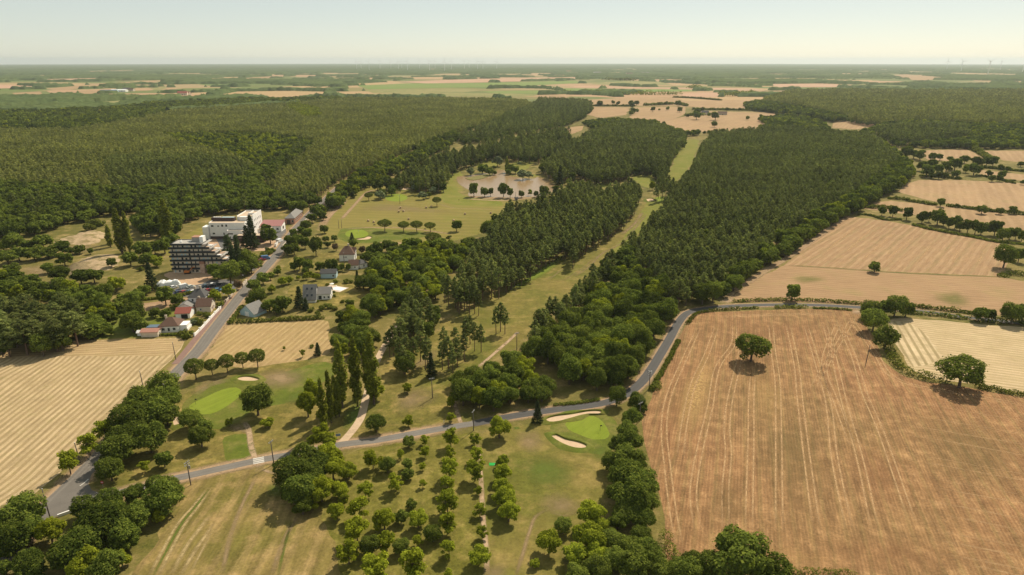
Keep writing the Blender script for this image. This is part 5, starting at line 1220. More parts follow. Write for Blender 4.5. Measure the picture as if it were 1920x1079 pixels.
# ---- woods: canopy outline in the photograph, kinds, spacing, crown width
def pl_dist(x, y, line):
    d = np.full(x.shape, 1e9)
    for a, b in zip(line[:-1], line[1:]):
        ax, ay, bx, by = a[0], a[1], b[0], b[1]
        t = np.clip(((x - ax) * (bx - ax) + (y - ay) * (by - ay)) / ((bx - ax) ** 2 + (by - ay) ** 2 + 1e-9), 0, 1)
        d = np.minimum(d, np.hypot(x - ax - t * (bx - ax), y - ay - t * (by - ay)))
    return d
W_ROAD, W_LANE1, W_LANE2 = catmull(W(ROAD), False, 20), catmull(W(LANE1), False, 15), catmull(W(LANE2), False, 15)
W_PATH = catmull(W([(640, 831), (669, 797), (686, 748), (697, 700), (707, 677), (725, 643), (748, 610)]), False, 10)
W_POND = [tuple(p[:2]) for p in catmull(W(POND), True, 10)]
WOODS = [
 # (poly, zc, [(kind, share)], spacing, (wmin, wmax), hs, label, group)
 ([(1000, 590), (1075, 532), (1140, 478), (1168, 470), (1130, 520), (1085, 568), (1015, 622), (985, 640)], 10, [('pine_tree', .8), ('broadleaf_tree', .2)], 4.4, (4.5, 6), .85, 'pine at the fairway edge of the broadleaf wood', 'pines fringing the broadleaf wood'),
 ([(1140, 482), (1180, 470), (1250, 540), (1275, 560), (1272, 590), (1250, 630), (1225, 665), (1195, 705), (1150, 728), (1110, 735), (1060, 700), (1020, 675), (985, 650), (1010, 610), (1080, 562)], 6.5, [('broadleaf_tree', .88), ('light_tree', .12)], 6.2, (7, 10.5), 1.15, 'leafy tree in the broadleaf wood inside the lane bend', 'broadleaf wood in the lane bend'),
 ([(1250, 545), (1290, 560), (1380, 500), (1480, 427), (1560, 387), (1640, 330), (1690, 298), (1715, 318), (1700, 338), (1600, 392), (1560, 412), (1470, 470), (1400, 512), (1355, 545), (1320, 560), (1275, 572)], 6.5, [('broadleaf_tree', .85), ('light_tree', .15)], 6.4, (7, 11), 1.15, 'leafy tree in the belt along the tan field edge', 'broadleaf belt by the tan fields'),
 ([(1335, 248), (1420, 240), (1480, 236), (1560, 245), (1640, 252), (1690, 298), (1640, 330), (1560, 387), (1480, 427), (1380, 500), (1290, 560), (1250, 540), (1180, 470), (1150, 468), (1200, 432), (1232, 395), (1262, 350), (1292, 318), (1312, 275)], 10, [('pine_tree', .95), ('broadleaf_tree', .05)], 4.4, (4.2, 5.6), .78, 'dark pine in the dense plantation right of the fairway', 'dense pine plantation'),
 ([(845, 705), (870, 690), (930, 668), (965, 655), (990, 680), (1030, 715), (1030, 740), (1000, 757), (940, 770), (880, 772), (852, 750)], 6.0, [('broadleaf_tree', .85), ('light_tree', .15)], 5.6, (6, 9), 1.1, 'leafy tree in the copse between lane and fairway', 'copse above the lane'),
 ([(1040, 722), (1080, 728), (1110, 736), (1180, 708), (1190, 714), (1120, 742), (1050, 740)], 6.0, [('pine_tree', .5), ('broadleaf_tree', .5)], 9, (4, 6), .7, 'small tree on the shady edge of the lane bend wood', 'shady edge trees'),
 ([(932, 410), (950, 388), (990, 378), (1040, 362), (1062, 345), (1090, 338), (1130, 352), (1160, 345), (1185, 335), (1208, 350), (1203, 370), (1186, 392), (1170, 412), (1148, 430), (1118, 443), (1093, 463), (1078, 484), (1064, 480), (1068, 462), (1050, 464), (1025, 480), (1000, 497), (968, 520), (935, 530), (900, 540), (868, 560), (842, 562), (830, 545), (865, 500), (890, 455), (905, 440)], 10, [('pine_tree', 1.0)], 5.0, (4.8, 6.2), .8, 'dark pine in the wood between range and fairway', 'pines between range and fairway'),
 ([(1030, 330), (1012, 305), (1045, 285), (1070, 262), (1100, 248), (1125, 238), (1160, 226), (1210, 226), (1290, 250), (1284, 266), (1266, 285), (1256, 310), (1250, 338), (1236, 335), (1225, 315), (1185, 313), (1180, 322), (1150, 330), (1110, 330), (1085, 322)], 10, [('pine_tree', .85), ('broadleaf_tree', .15)], 5.0, (5, 6.4), .78, 'pine in the wood right of the pond', 'pines right of the pond'),
 ([(690, 470), (700, 455), (760, 448), (830, 450), (880, 447), (888, 465), (850, 500), (830, 540), (800, 552), (740, 570), (700, 585), (690, 600), (665, 635), (640, 640), (645, 605), (672, 580), (690, 545), (672, 520), (700, 500)], 6.2, [('broadleaf_tree', .75), ('light_tree', .25)], 6.8, (7, 10), 1.05, 'leafy tree in the broad wood right of the villa', 'broadleaf wood right of the villa'),
 ([(740, 560), (775, 545), (800, 548), (830, 560), (822, 585), (785, 612), (745, 625), (722, 640), (705, 632), (718, 600)], 9.5, [('pine_tree', .8), ('broadleaf_tree', .2)], 5.4, (5, 6.5), .85, 'pine in the dark group above the gravel path', 'pines above the gravel path'),
 ([(640, 590), (668, 575), (690, 600), (700, 630), (690, 660), (650, 665), (625, 650), (630, 620)], 6.0, [('broadleaf_tree', .6), ('light_tree', .4)], 7.0, (6, 9), 1.05, 'leafy tree at the right edge of the mown field', 'trees right of the mown field'),
 ([(-300, 570), (40, 560), (90, 555), (150, 570), (165, 590), (150, 620), (90, 632), (-300, 640)], 7.5, [('pine_tree', .75), ('broadleaf_tree', .25)], 5.6, (7, 9.5), .52, 'shaggy pine in the wood above the hay field', 'pine wood above the hay field'),
 ([(-300, 505), (40, 512), (80, 528), (130, 530), (190, 545), (215, 555), (240, 562), (235, 573), (210, 580), (205, 594), (185, 600), (180, 615), (150, 620), (165, 590), (150, 570), (90, 555), (40, 560), (-300, 570)], 6.2, [('broadleaf_tree', .85), ('light_tree', .15)], 6.6, (7, 10), 1.05, 'leafy tree in the wood left of the gardens', 'broadleaf wood left of the gardens'),
 ([(612, 372), (625, 345), (690, 312), (740, 290), (800, 266), (850, 246), (874, 250), (832, 276), (772, 304), (714, 331), (664, 358), (628, 386)], 6.5, [('broadleaf_tree', .85), ('light_tree', .15)], 6.2, (7, 10), 1.15, 'leafy tree in the belt left of the far main road', 'belt along the far main road'),
 ([(700, 352), (735, 325), (785, 303), (838, 280), (875, 272), (868, 298), (842, 318), (822, 338), (792, 340), (770, 330), (738, 345)], 8, [('pine_tree', .75), ('broadleaf_tree', .25)], 6.6, (5.5, 7.5), .8, 'pine in the group between range and far main road', 'pines left of the pond'),
 ([(760, 335), (800, 308), (850, 285), (880, 272), (920, 262), (960, 250), (1060, 235), (1075, 255), (1045, 282), (1005, 292), (975, 290), (925, 285), (890, 296), (860, 305), (845, 318), (835, 340), (818, 345), (790, 345)], 9, [('pine_tree', .6), ('broadleaf_tree', .4)], 7.0, (5.5, 7.5), .8, 'tree in the open wood beyond the pond', 'open wood beyond the pond'),
 ([(232, 415), (250, 402), (300, 395), (345, 410), (335, 428), (300, 436), (262, 430)], 6.5, [('broadleaf_tree', .8), ('pine_tree', .2)], 7.0, (8, 11), 1.2, 'big tree in the clump behind the meadow poplars', 'clump behind the meadow poplars'),
 ([(-420, 335), (130, 345), (330, 352), (420, 330), (500, 305), (560, 270), (592, 268), (560, 290), (520, 325), (492, 345), (520, 362), (590, 360), (612, 372), (570, 388), (500, 384), (470, 388), (400, 394), (345, 408), (318, 415), (290, 395), (250, 395), (222, 394), (205, 392), (135, 410), (36, 436), (-420, 455)], 6.5, [('broadleaf_tree', .92), ('pine_tree', .08)], 7.0, (7.5, 11), 1.1, 'leafy tree in the broadleaf belt behind the meadow', 'broadleaf belt behind the meadow'),
 ([(300, 250), (480, 247), (560, 258), (592, 264), (575, 272), (520, 305), (470, 310), (430, 290), (335, 265)], 6.5, [('broadleaf_tree', .55), ('light_tree', .45)], 7.0, (6.5, 9), 1.0, 'leafy tree in the bright stand within the big pine forest', 'bright stand in the pine forest'),
 ([(533, 196), (555, 193), (600, 205), (603, 220), (572, 221), (545, 207)], 6.5, [('light_tree', 1.0)], 9, (9, 12), 1.0, 'yellow-green tree in the pale patch of the far forest', 'pale patch of the far forest'),
 ([(-420, 210), (70, 207), (140, 203), (220, 200), (290, 192), (380, 188), (470, 184), (640, 182), (640, 186), (420, 199), (330, 204), (270, 219), (140, 241), (-420, 243)], 6.5, [('broadleaf_tree', .9), ('light_tree', .1)], 8.0, (8, 12), 1.0, 'tree in the far broadleaf forest', 'far broadleaf forest'),
 ([(190, 295), (300, 285), (430, 292), (470, 310), (420, 330), (330, 352), (205, 342)], 10, [('pine_tree', 1.0)], 4.8, (4.4, 5.6), .8, 'dark pine in the darker stand of the big left forest', 'darker stand of the left forest'),
 ([(-420, 243), (140, 241), (270, 219), (330, 204), (420, 199), (560, 190), (640, 183), (770, 182), (900, 183), (985, 186), (1000, 195), (960, 207), (900, 235), (848, 256), (800, 278), (740, 303), (690, 325), (625, 352), (590, 360), (520, 362), (492, 345), (520, 325), (560, 290), (592, 268), (560, 270), (500, 305), (420, 330), (330, 352), (130, 345), (-420, 335)], 10, [('young_pine', .93), ('broadleaf_tree', .07)], 4.6, (4.2, 5.4), .75, 'olive pine in the big left forest', 'big left pine forest'),
 ([(848, 256), (900, 235), (960, 207), (1000, 195), (1010, 186), (1100, 190), (1112, 205), (1092, 222), (1062, 235), (960, 250), (920, 262), (870, 268)], 7, [('broadleaf_tree', .55), ('pine_tree', .45)], 6.5, (6, 9), 1.05, 'tree in the mixed wood far beyond the pond', 'mixed wood far beyond the pond'),
 ([(640, 235), (640, 190), (680, 188), (800, 186), (900, 186), (880, 200), (820, 205), (760, 200), (700, 200)], 7, [('broadleaf_tree', 1.0)], 8.0, (7, 10), 1.0, 'tree in the far broadleaf stand', 'far broadleaf stand'),
 ([(1090, 228), (1150, 222), (1225, 226), (1290, 248), (1330, 245), (1420, 240), (1440, 232), (1420, 222), (1470, 214), (1540, 225), (1560, 245), (1480, 236), (1335, 248), (1290, 252), (1160, 228), (1110, 240)], 7, [('broadleaf_tree', .8), ('light_tree', .2)], 7, (7, 10), 1.0, 'leafy tree on the far rim of the pine plantation', 'far rim of the plantation'),
 ([(1640, 236), (1720, 229), (1810, 233), (1822, 250), (1760, 258), (1690, 262), (1645, 252)], 10, [('pine_tree', 1.0)], 5.2, (5, 6.4), .85, 'pine in the small right stand', 'small right pine stand'),
 ([(1560, 245), (1600, 250), (1640, 238), (1655, 232), (1720, 227), (1820, 232), (2300, 235), (2300, 275), (1820, 274), (1720, 272), (1680, 270), (1665, 262), (1640, 250), (1690, 290), (1715, 315), (1700, 330), (1660, 290)], 6.5, [('broadleaf_tree', .8), ('light_tree', .2)], 7.5, (7.5, 11), 1.05, 'leafy tree in the far right broadleaf wood', 'far right broadleaf wood'),
 ([(1395, 192), (1420, 188), (1470, 195), (1560, 212), (1600, 222), (1560, 226), (1500, 214), (1440, 208), (1400, 203)], 6.5, [('broadleaf_tree', .9), ('light_tree', .1)], 7.5, (8, 12), 1.05, 'leafy tree on the near rim of the far right forest', 'rim of the far right forest'),
 ([(1420, 188), (1480, 168), (1560, 166), (1700, 168), (2300, 166), (2300, 235), (1820, 230), (1720, 224), (1655, 230), (1600, 222), (1560, 212), (1470, 195)], 10, [('young_pine', .75), ('broadleaf_tree', .25)], 6.5, (6, 8), .75, 'pine in the far right forest', 'far right forest'),
]
HX = np.array([(a, b, c) for a, b, c in HAND_XY])
done = []
for poly, zc, kinds, spc, wr, hs, lb, gr in WOODS:
    c = W(poly, zc)
    xs = [p.x for p in c]; ys = [p.y for p in c]
    y0, y1 = min(ys) - 8, max(ys) + 8
    # rows of candidates: spacing grows with distance
    PX, PY = [], []
    y = y0
    while y < y1:
        s_ = max(spc, y * 0.0043)
        x = np.arange(min(xs) - 8, max(xs) + 8, s_)
        PX.append(x + rng.uniform(-.42, .42, len(x)) * s_); PY.append(np.full(len(x), y) + rng.uniform(-.42, .42, len(x)) * s_)
        y += s_ * 0.9
    x = np.concatenate(PX); y = np.concatenate(PY)
    S0 = SPEC[kinds[0][0]]; wm = 0.5 * (wr[0] + wr[1]); fac_ = wm / S0['W'] * hs
    g0 = gz(x, y)
    u, v_ = proj(x, y, S0['C'] * fac_ + g0)
    ok = inpoly(u, v_, poly) & (u > -430) & (u < 2350)
    pn = kinds[0][0] in ('pine_tree', 'young_pine')
    for ox, oz in ((-.28 * wm, S0['C'] * fac_), (.28 * wm, S0['C'] * fac_), (0, S0['H'] * fac_ * .86)) if pn else ((0, S0['H'] * fac_ * .7),):
        u2, v2 = proj(x + ox, y, oz + g0)
        ok &= inpoly(u2, v2, poly)
    for q_, zq in done:
        if zq == zc or True:
            uu, vv = proj(x, y, zq + gz(x, y))
            ok &= ~inpoly(uu, vv, q_)
    x, y = x[ok], y[ok]
    ok = (pl_dist(x, y, W_ROAD) > 6.0) & (pl_dist(x, y, W_LANE1) > 4.5) & (pl_dist(x, y, W_LANE2) > 4.6) & (pl_dist(x, y, W_PATH) > 3.0) & ~inpoly(x, y, W_POND)
    x, y = x[ok], y[ok]
    if len(x) and len(HX):
        near_ = np.zeros(len(x), bool)
        for a_, b_, w_ in HX:
            near_ |= np.hypot(x - a_, y - b_) < w_ * 0.33
        x, y = x[~near_], y[~near_]
    done.append((poly, zc))
    names = [k_ for k_, _ in kinds]; pr = np.array([p_ for _, p_ in kinds]); pr = pr / pr.sum()
    pick = rng.choice(len(names), size=len(x), p=pr)
    sp_ = np.maximum(1.0, np.hypot(x, y) * 0.0043 / spc)
    ww = rng.uniform(wr[0], wr[1], len(x)) * sp_ ** 0.75
    hh = hs * rng.uniform(0.78, 1.18, len(x))
    main = names[0]
    for i in range(len(x)):
        kd = names[pick[i]]
        w = ww[i]; hv = hh[i] / (sp_[i] ** 0.75)
        if kd in ('pine_tree', 'young_pine') and main not in ('pine_tree', 'young_pine'): w = 5.4 * sp_[i]; hv = 0.9 / sp_[i]
        if kd not in ('pine_tree', 'young_pine') and main in ('pine_tree', 'young_pine'): w = rng.uniform(6.5, 8.5) * sp_[i]; hv = 1.25 / sp_[i]
        rec(kd, float(x[i]), float(y[i]), float(w), float(hv), lb, gr, 'tree', hand=False)

# ---- hand-surveyed clumps: tell the members apart by their order in the view
from collections import defaultdict
byl = defaultdict(list)
for t in TREES:
    if t['hand']: byl[t['label']].append(t)
for lb, ts in byl.items():
    if 1 < len(ts) <= 30:
        for t in ts:
            t['u'] = float(proj(t['x'], t['y'], 4.0)[0])
        ts.sort(key=lambda t: t['u'])
        for i, t in enumerate(ts):
            word = 'leftmost' if i == 0 else ('rightmost' if i == len(ts) - 1 else (ORD[i] if i < 20 else 'twenty-' + ORD[i - 20]) + ' from left')
            t['label'] = lb + ', ' + word
# ---- the 300 of each kind that show largest are individuals, the rest is woodland
LIMIT = 290
PROTO = bpy.data.collections.new('tree_prototypes')      # never linked: sources for the woodland only
def lod_of(t):
    pxw = t['w'] * 682.7 / t['d']
    L_ = SPEC[t['kind']]['lods']
    if pxw > (13 if t['kind'] in ('pine_tree', 'young_pine') else 17): return 0
    if pxw > (4.6 if t['kind'] in ('pine_tree', 'young_pine') else 6.5): return min(1, len(L_) - 1)
    return min(2, len(L_) - 1)
NAMES = {'broadleaf_tree': 'broadleaf_tree', 'light_tree': 'bright_leafy_tree', 'young_pine': 'young_pine_tree', 'stone_pine': 'stone_pine_tree', 'umbrella_pine': 'umbrella_pine_tree'}
def plant(t):
    S_ = SPEC[t['kind']]
    li = lod_of(t)
    if li == 2: li = 1
    var = S_['lods'][li]
    tm, cm, _, _ = var[int(t['rot'] * 1000) % len(var)]
    s = t['w'] / S_['W']
    root = empty(NAMES.get(t['kind'], t['kind']), (t['x'], t['y'], float(gz(t['x'], t['y']))), t['rot'])
    sz = s * t['hs']
    root.scale = (s, s, sz)
    tag(root, t['label'], t['cat'], t['group'])
    if tm is not None: obj('stem' if t['kind'] == 'shrub' else 'trunk', tm, root)
    obj('foliage' if t['kind'] == 'shrub' else 'crown', cm, root)
def scatter(name, kind, li, recs, label):
    S_ = SPEC[kind]
    col = bpy.data.collections.new(name + '_sources')
    for i, (tm, cm, t_, c_) in enumerate(S_['lods'][li]):
        if t_ is not None:
            V_, F_ = merge([t_, c_])
            me = mesh('woodland_tree', V_, F_, [S_['bark'], S_['mat']])
            mi = np.ones(len(F_), np.int32); mi[:len(t_[1])] = 0
            me.polygons.foreach_set('material_index', mi)
        else:
            me = cm
        o = bpy.data.objects.new('%03d_woodland_tree' % i, me)
        col.objects.link(o)
    n = len(recs)
    me = bpy.data.meshes.new(name)
    xs = np.array([t['x'] for t in recs]); ys = np.array([t['y'] for t in recs])
    co = np.stack([xs, ys, gz(xs, ys)], 1)
    me.vertices.add(n); me.vertices.foreach_set('co', co.ravel())
    sxy = np.array([t['w'] for t in recs]) / S_['W']; hs_ = np.array([t['hs'] for t in recs])
    a = me.attributes.new('scl', 'FLOAT_VECTOR', 'POINT'); a.data.foreach_set('vector', np.stack([sxy, sxy, sxy * hs_], 1).ravel())
    a = me.attributes.new('rot', 'FLOAT_VECTOR', 'POINT'); a.data.foreach_set('vector', np.stack([np.zeros(n), np.zeros(n), np.array([t['rot'] for t in recs])], 1).ravel())
    a = me.attributes.new('idx', 'INT', 'POINT'); a.data.foreach_set('value', rng.integers(0, len(S_['lods'][li]), n).astype(np.int32))
    me.update()
    o = obj(name, me)
    tag(o, label, None, None, 'stuff')
    ng = bpy.data.node_groups.new(name, 'GeometryNodeTree')
    ng.interface.new_socket('Geometry', in_out='INPUT', socket_type='NodeSocketGeometry')
    ng.interface.new_socket('Geometry', in_out='OUTPUT', socket_type='NodeSocketGeometry')
    gi, go = ng.nodes.new('NodeGroupInput'), ng.nodes.new('NodeGroupOutput')
    ip = ng.nodes.new('GeometryNodeInstanceOnPoints')
    ci = ng.nodes.new('GeometryNodeCollectionInfo'); ci.inputs[0].default_value = col
    ci.inputs['Separate Children'].default_value = True; ci.inputs['Reset Children'].default_value = True
    def na(nm, ty):
        q_ = ng.nodes.new('GeometryNodeInputNamedAttribute'); q_.data_type = ty; q_.inputs[0].default_value = nm
        return [s_ for s_ in q_.outputs if s_.enabled and s_.name == 'Attribute'][0]
    ng.links.new(gi.outputs[0], ip.inputs['Points'])
    ng.links.new(ci.outputs[0], ip.inputs['Instance'])
    ip.inputs['Pick Instance'].default_value = True
    ng.links.new(na('idx', 'INT'), ip.inputs['Instance Index'])
    e2r = ng.nodes.new('FunctionNodeEulerToRotation'); ng.links.new(na('rot', 'FLOAT_VECTOR'), e2r.inputs[0])
    ng.links.new(e2r.outputs[0], ip.inputs['Rotation'])
    ng.links.new(na('scl', 'FLOAT_VECTOR'), ip.inputs['Scale'])
    ng.links.new(ip.outputs[0], go.inputs[0])
    md = o.modifiers.new('scatter', 'NODES'); md.node_group = ng
    return o
STUFF_NAMES = {'broadleaf_tree': ('broadleaf_woodland', 'mass of leafy trees in the broadleaf woods'), 'light_tree': ('bright_woodland', 'brighter green trees mixed into the woods'), 'pine_tree': ('pine_forest', 'mass of dark pines in the plantations'), 'young_pine': ('young_pine_forest', 'mass of olive pines in the big left forest')}
DROP = 0
for kd in sorted({t['kind'] for t in TREES}):
    rs_ = [t for t in TREES if t['kind'] == kd]
    def off_frame(t):
        u_, w_ = proj(t['x'], t['y'], 6.0)
        return not (-15 < u_ < 1935 and w_ < 1095)
    rs_.sort(key=lambda t: (not t['hand'], bool(off_frame(t)), -t['w'] / t['d']))
    lim = LIMIT if kd in ('broadleaf_tree', 'pine_tree') else (0 if kd == 'young_pine' else 160)
    ind = rs_[:max(lim, 0)] if kd != 'broadleaf_tree' else rs_[:LIMIT + 10]
    if kd == 'young_pine': ind = rs_[:60]
    for t in ind: plant(t)
    rest = rs_[len(ind):]
    for li in (0, 1, 2):
        sub = [t for t in rest if lod_of(t) == li]
        if sub:
            nm, lb = STUFF_NAMES[kd]
            scatter(nm, kd, li, sub, lb)
print('TREES', len(TREES), {kd: sum(t['kind'] == kd for t in TREES) for kd in SPEC}, 'hand', sum(t['hand'] for t in TREES))
# ================================================================ FAR WOODS, HEDGES
k = NT('far_canopy')
P = k.pos()
n1 = k.noise(P, 0.004, 4.0); n2 = k.noise(P, 0.05, 3.0, 0.7)
c = k.mix(k.rng(n1, 0.35, 0.65), (0.065, 0.092, 0.034), (0.092, 0.118, 0.042))
v = k.n('ShaderNodeVectorMath', operation='SCALE'); k.lk(c, v.inputs[0]); k.lk(k.rng(n2, 0.25, 0.75, 0.6, 1.4), v.inputs['Scale'])
k.pbr(v.outputs[0], 1.0, 0.0)
M_FARW = k.m
rows = [1500.0]
while rows[-1] < 40000: rows.append(rows[-1] * 1.0052)
rows = np.array(rows)
ncol = 560
uu = np.linspace(-1.13, 1.13, ncol)
X = rows[:, None] * uu[None, :]; Y = np.repeat(rows[:, None], ncol, 1)
X += rng.uniform(-.3, .3, X.shape) * rows[:, None] * 0.004; Y += rng.uniform(-.3, .3, Y.shape) * rows[:, None] * 0.005
mask = fbm(X / 760 + 3.1, Y / 620, 21, 5)
warp = fbm(X / 300, Y / 300, 77, 3)
lines = np.minimum(np.abs(np.mod((X * .96 + Y * .28) / 420 + warp * .5, 1.0) - .5) * 420, np.abs(np.mod((Y * .96 - X * .28) / 520 + warp * .45, 1.0) - .5) * 520)
hedge_on = fbm(X / 260 + 9, Y / 260, 5, 2) > 0.47
px_, py_ = proj(X, Y, gz(X, Y))
bias = np.where(px_ < 640, -0.015, np.where((px_ > 640) & (px_ < 1300) & (py_ > 141), -0.11, -0.02))
bias = np.where(py_ < 137, 0.035, bias)
bias = np.where((px_ > 1480) & (py_ < 170), -0.01, bias)
wood = (mask + bias > 0.5) | ((lines < 9 + Y * 0.0022) & hedge_on)
for poly in FARCLEAR:
    wood &= ~inpoly(px_, py_, poly)
for poly, zq in done:
    a_, b_ = proj(X, Y, zq + gz(X, Y))
    wood &= ~inpoly(a_, b_, poly)
wood &= ~inpoly(px_, py_, [(980, 182), (1480, 182), (1480, 260), (980, 260)])
wood &= ~inpoly(px_, py_, [(1700, 260), (2600, 255), (2600, 420), (1600, 420)])
hgt = 7.0 + 6.5 * vnoise(X / 60, Y / 60, 4) + rng.uniform(-2.2, 2.2, X.shape) + 2.5 * (rng.random(X.shape) < .12)
Z = gz(X, Y) + np.where(wood, hgt, -6.0)
nr = len(rows)
idx = np.arange(nr * ncol).reshape(nr, ncol)
w4 = wood[:-1, :-1] | wood[1:, :-1] | wood[:-1, 1:] | wood[1:, 1:]
q4 = np.stack([idx[:-1, :-1], idx[:-1, 1:], idx[1:, 1:], idx[1:, :-1]], -1)[w4]
used = np.unique(q4); remap = np.full(nr * ncol, -1); remap[used] = np.arange(len(used))
co = np.stack([X.ravel(), Y.ravel(), Z.ravel()], 1)[used]
me = bpy.data.meshes.new('distant_woods')
me.vertices.add(len(co)); me.vertices.foreach_set('co', co.ravel())
fl = remap[q4].ravel().astype(np.int32)
me.loops.add(len(fl)); me.loops.foreach_set('vertex_index', fl)
me.polygons.add(len(q4)); me.polygons.foreach_set('loop_start', np.arange(0, len(fl), 4, dtype=np.int32))
me.materials.append(M_FARW)
me.update(calc_edges=True); me.validate()
tag(obj('distant_woods', me), 'far woods and hedgerows reaching to the horizon', None, None, 'stuff')

def hedge(px, w, h, label, n=26, leaf=None, mat=None, name='hedge', rough=1.0):
    """a bushy hedge along a traced line: lobes every w/2 metres, leaf faces over them"""
    line = catmull(W(px), False, max(0.8, w * 0.45))
    rs = np.random.default_rng(abs(hash(label)) % 9999 if False else len(label) * 31 + int(px[0][0]))
    c0 = line[0]
    lobes = []
    for p in line:
        r_ = w * 0.5 * rs.uniform(.75, 1.25)
        hh = h * (1 + rough * rs.uniform(-.35, .3))
        lobes.append((p[0] - c0[0] + rs.normal(0, .1 * w), p[1] - c0[1] + rs.normal(0, .1 * w), hh * .45, r_, hh * .55))
    d = dist((c0[0], c0[1], 0))
    leaf = leaf or max(0.14, d * 0.00075)
    p, t, b = cloud(rs, lobes, int(len(lobes) * n), leaf, 0.8, 0.9, (0.8, 1.06), 0.2, up=0.6, cull=0.5)
    V_, F_ = quads(p, t, b)
    o = obj(name, mesh(name, V_, F_, mat or L_HEDGE))
    o.location = (c0[0], c0[1], float(gz(c0[0], c0[1])))
    tag(o, label, 'hedge')
    return o
c49 = lambda pts: [(1600 + x / 4.9, 250 + y / 4.9) for x, y in pts]
hedge([(1377, 567), (1420, 565), (1480, 564), (1540, 566), (1612, 571)], 2.0, 1.5, 'low trimmed hedge on the far side of the lane below the tan fields')
hedge([(1290, 608), (1298, 596), (1312, 588), (1345, 583), (1382, 581)], 1.9, 1.4, 'low hedge on the inside of the lane bend at the stubble field')
hedge([(1392, 580), (1420, 579)], 1.5, 1.1, 'short hedge stub left of the single lane tree')
hedge([(1456, 578), (1485, 578), (1512, 578)], 2.0, 1.5, 'short hedge below the single lane tree')
hedge([(1526, 579), (1560, 580), (1595, 583)], 1.1, 0.9, 'thin hedge near the gate of the stubble field')
hedge([(1655, 645), (1664, 655), (1672, 672), (1692, 696), (1725, 708), (1768, 718)], 3.6, 2.6, 'thick curving hedge between stubble and pale hay field', 60)
hedge([(1832, 727), (1870, 734), (1925, 744), (1990, 752)], 2.4, 1.6, 'low hedge right of the broad low oak', 50)
hedge([(1712, 576), (1760, 581), (1828, 589)], 2.4, 1.8, 'hedge on the far side of the lane near the right frame edge', 40)
hedge([(1700, 588), (1750, 592), (1815, 599)], 2.6, 1.7, 'hedge on the near side of the lane above the pale hay field', 40)
hedge([(1830, 602), (1880, 606), (1960, 613)], 3.4, 2.6, 'dense hedge between lane and pale hay field at the frame edge', 50)
hedge(c49([(330, 605), (440, 612), (560, 635), (750, 665)]), 3.4, 2.4, 'bushy hedge left part above the long tree row', 40)
hedge(c49([(865, 675), (1000, 690), (1200, 715), (1400, 735), (1700, 765)]), 3.4, 2.4, 'bushy hedge right part above the long tree row', 40)
hedge(c49([(60, 750), (150, 758), (240, 785), (300, 800), (430, 800)]), 2.4, 1.2, 'weedy bank at the left end of the long tree row', 40)
hedge(c49([(560, 850), (700, 885), (900, 925), (1100, 960), (1300, 1000), (1600, 1030)]), 2.6, 1.5, 'low growth under the long tree row', 40)
hedge(c49([(130, 690), (250, 690), (350, 695), (440, 720)]), 3.0, 2.4, 'bushes behind the left end of the long tree row', 40)
hedge(c49([(620, 395), (740, 405), (880, 415), (980, 425)]), 3.2, 2.2, 'scrub along the top of the large right tan field', 40)
hedge(c49([(1130, 395), (1200, 400), (1300, 420), (1480, 465)]), 2.4, 1.6, 'scrub strip right of the scattered trees', 40)
hedge(c49([(1160, 320), (1300, 330), (1450, 345), (1600, 360)]), 3.4, 2.4, 'hedge under the upper right fields', 40)
hedge(c49([(1095, 150), (1150, 180), (1220, 225), (1290, 260)]), 7, 5.0, 'thick hedge dividing the two upper right fields', 50)
hedge([(433, 606), (443, 592), (453, 578)], 2.2, 1.6, 'garden hedge beside the main road near the blue shed', 60)
hedge([(433, 607), (470, 605), (520, 602), (560, 601), (604, 598)], 2.4, 1.8, 'long garden hedge above the mown field', 60)
hedge([(302, 630), (320, 629.5), (338, 628.5)], 1.2, 1.1, 'clipped box hedge in front of the near house', 50, rough=.2)
hedge([(336, 556), (350, 553), (364, 550)], 2.0, 1.6, 'dark clipped hedge along the lower side of the car park', 60, rough=.3)
hedge([(258, 565), (275, 563), (295, 561)], 1.6, 1.2, 'thin hedge above the bare dug plot', 50, rough=.3)
hedge([(1040, 761), (1080, 757), (1122, 751)], 1.4, 0.9, 'low clipped hedge along the shaded side of the dark lane', 60, rough=.4)
hedge([(1221, 733), (1232, 716), (1245, 692), (1258, 668), (1272, 640)], 1.8, 1.3, 'weedy bank between the dark lane and the stubble field', 60)
hedge([(1228, 733), (1235, 722)], 2.4, 2.0, 'bushes at the foot of the insulator pole by the lane', 60)
hedge([(1455, 1082), (1520, 1082), (1600, 1086)], 3.0, 1.8, 'hedge top along the bottom edge of the stubble field', 90)
hedge([(1250, 1010), (1262, 1050), (1285, 1082)], 3.5, 2.4, 'bramble hedge at the lower left corner of the stubble field', 90)
hedge([(187, 597), (215, 596), (245, 594)], 1.0, 0.7, 'low hedge across the back garden lawn', 40, rough=.4)
hedge([(840, 302), (862, 292), (880, 287)], 3, 2, 'bushes by the far main road', 40)
hedge([(607, 400), (620, 386), (630, 372)], 2.4, 1.8, 'green hedge on the right verge of the far main road', 50)
hedge(c49([(1410, 455), (1440, 440), (1480, 440)]), 2, 1.2, 'weeds beside the trees above the tan field', 30)
hedge([(1878, 520), (1900, 515), (1930, 520), (1960, 525)], 6, 2.0, 'rough green scrub at the right end of the tilled field', 60)
bb = lambda pts: [(1050 + x / 4.8, 110 + y / 4.8) for x, y in pts]
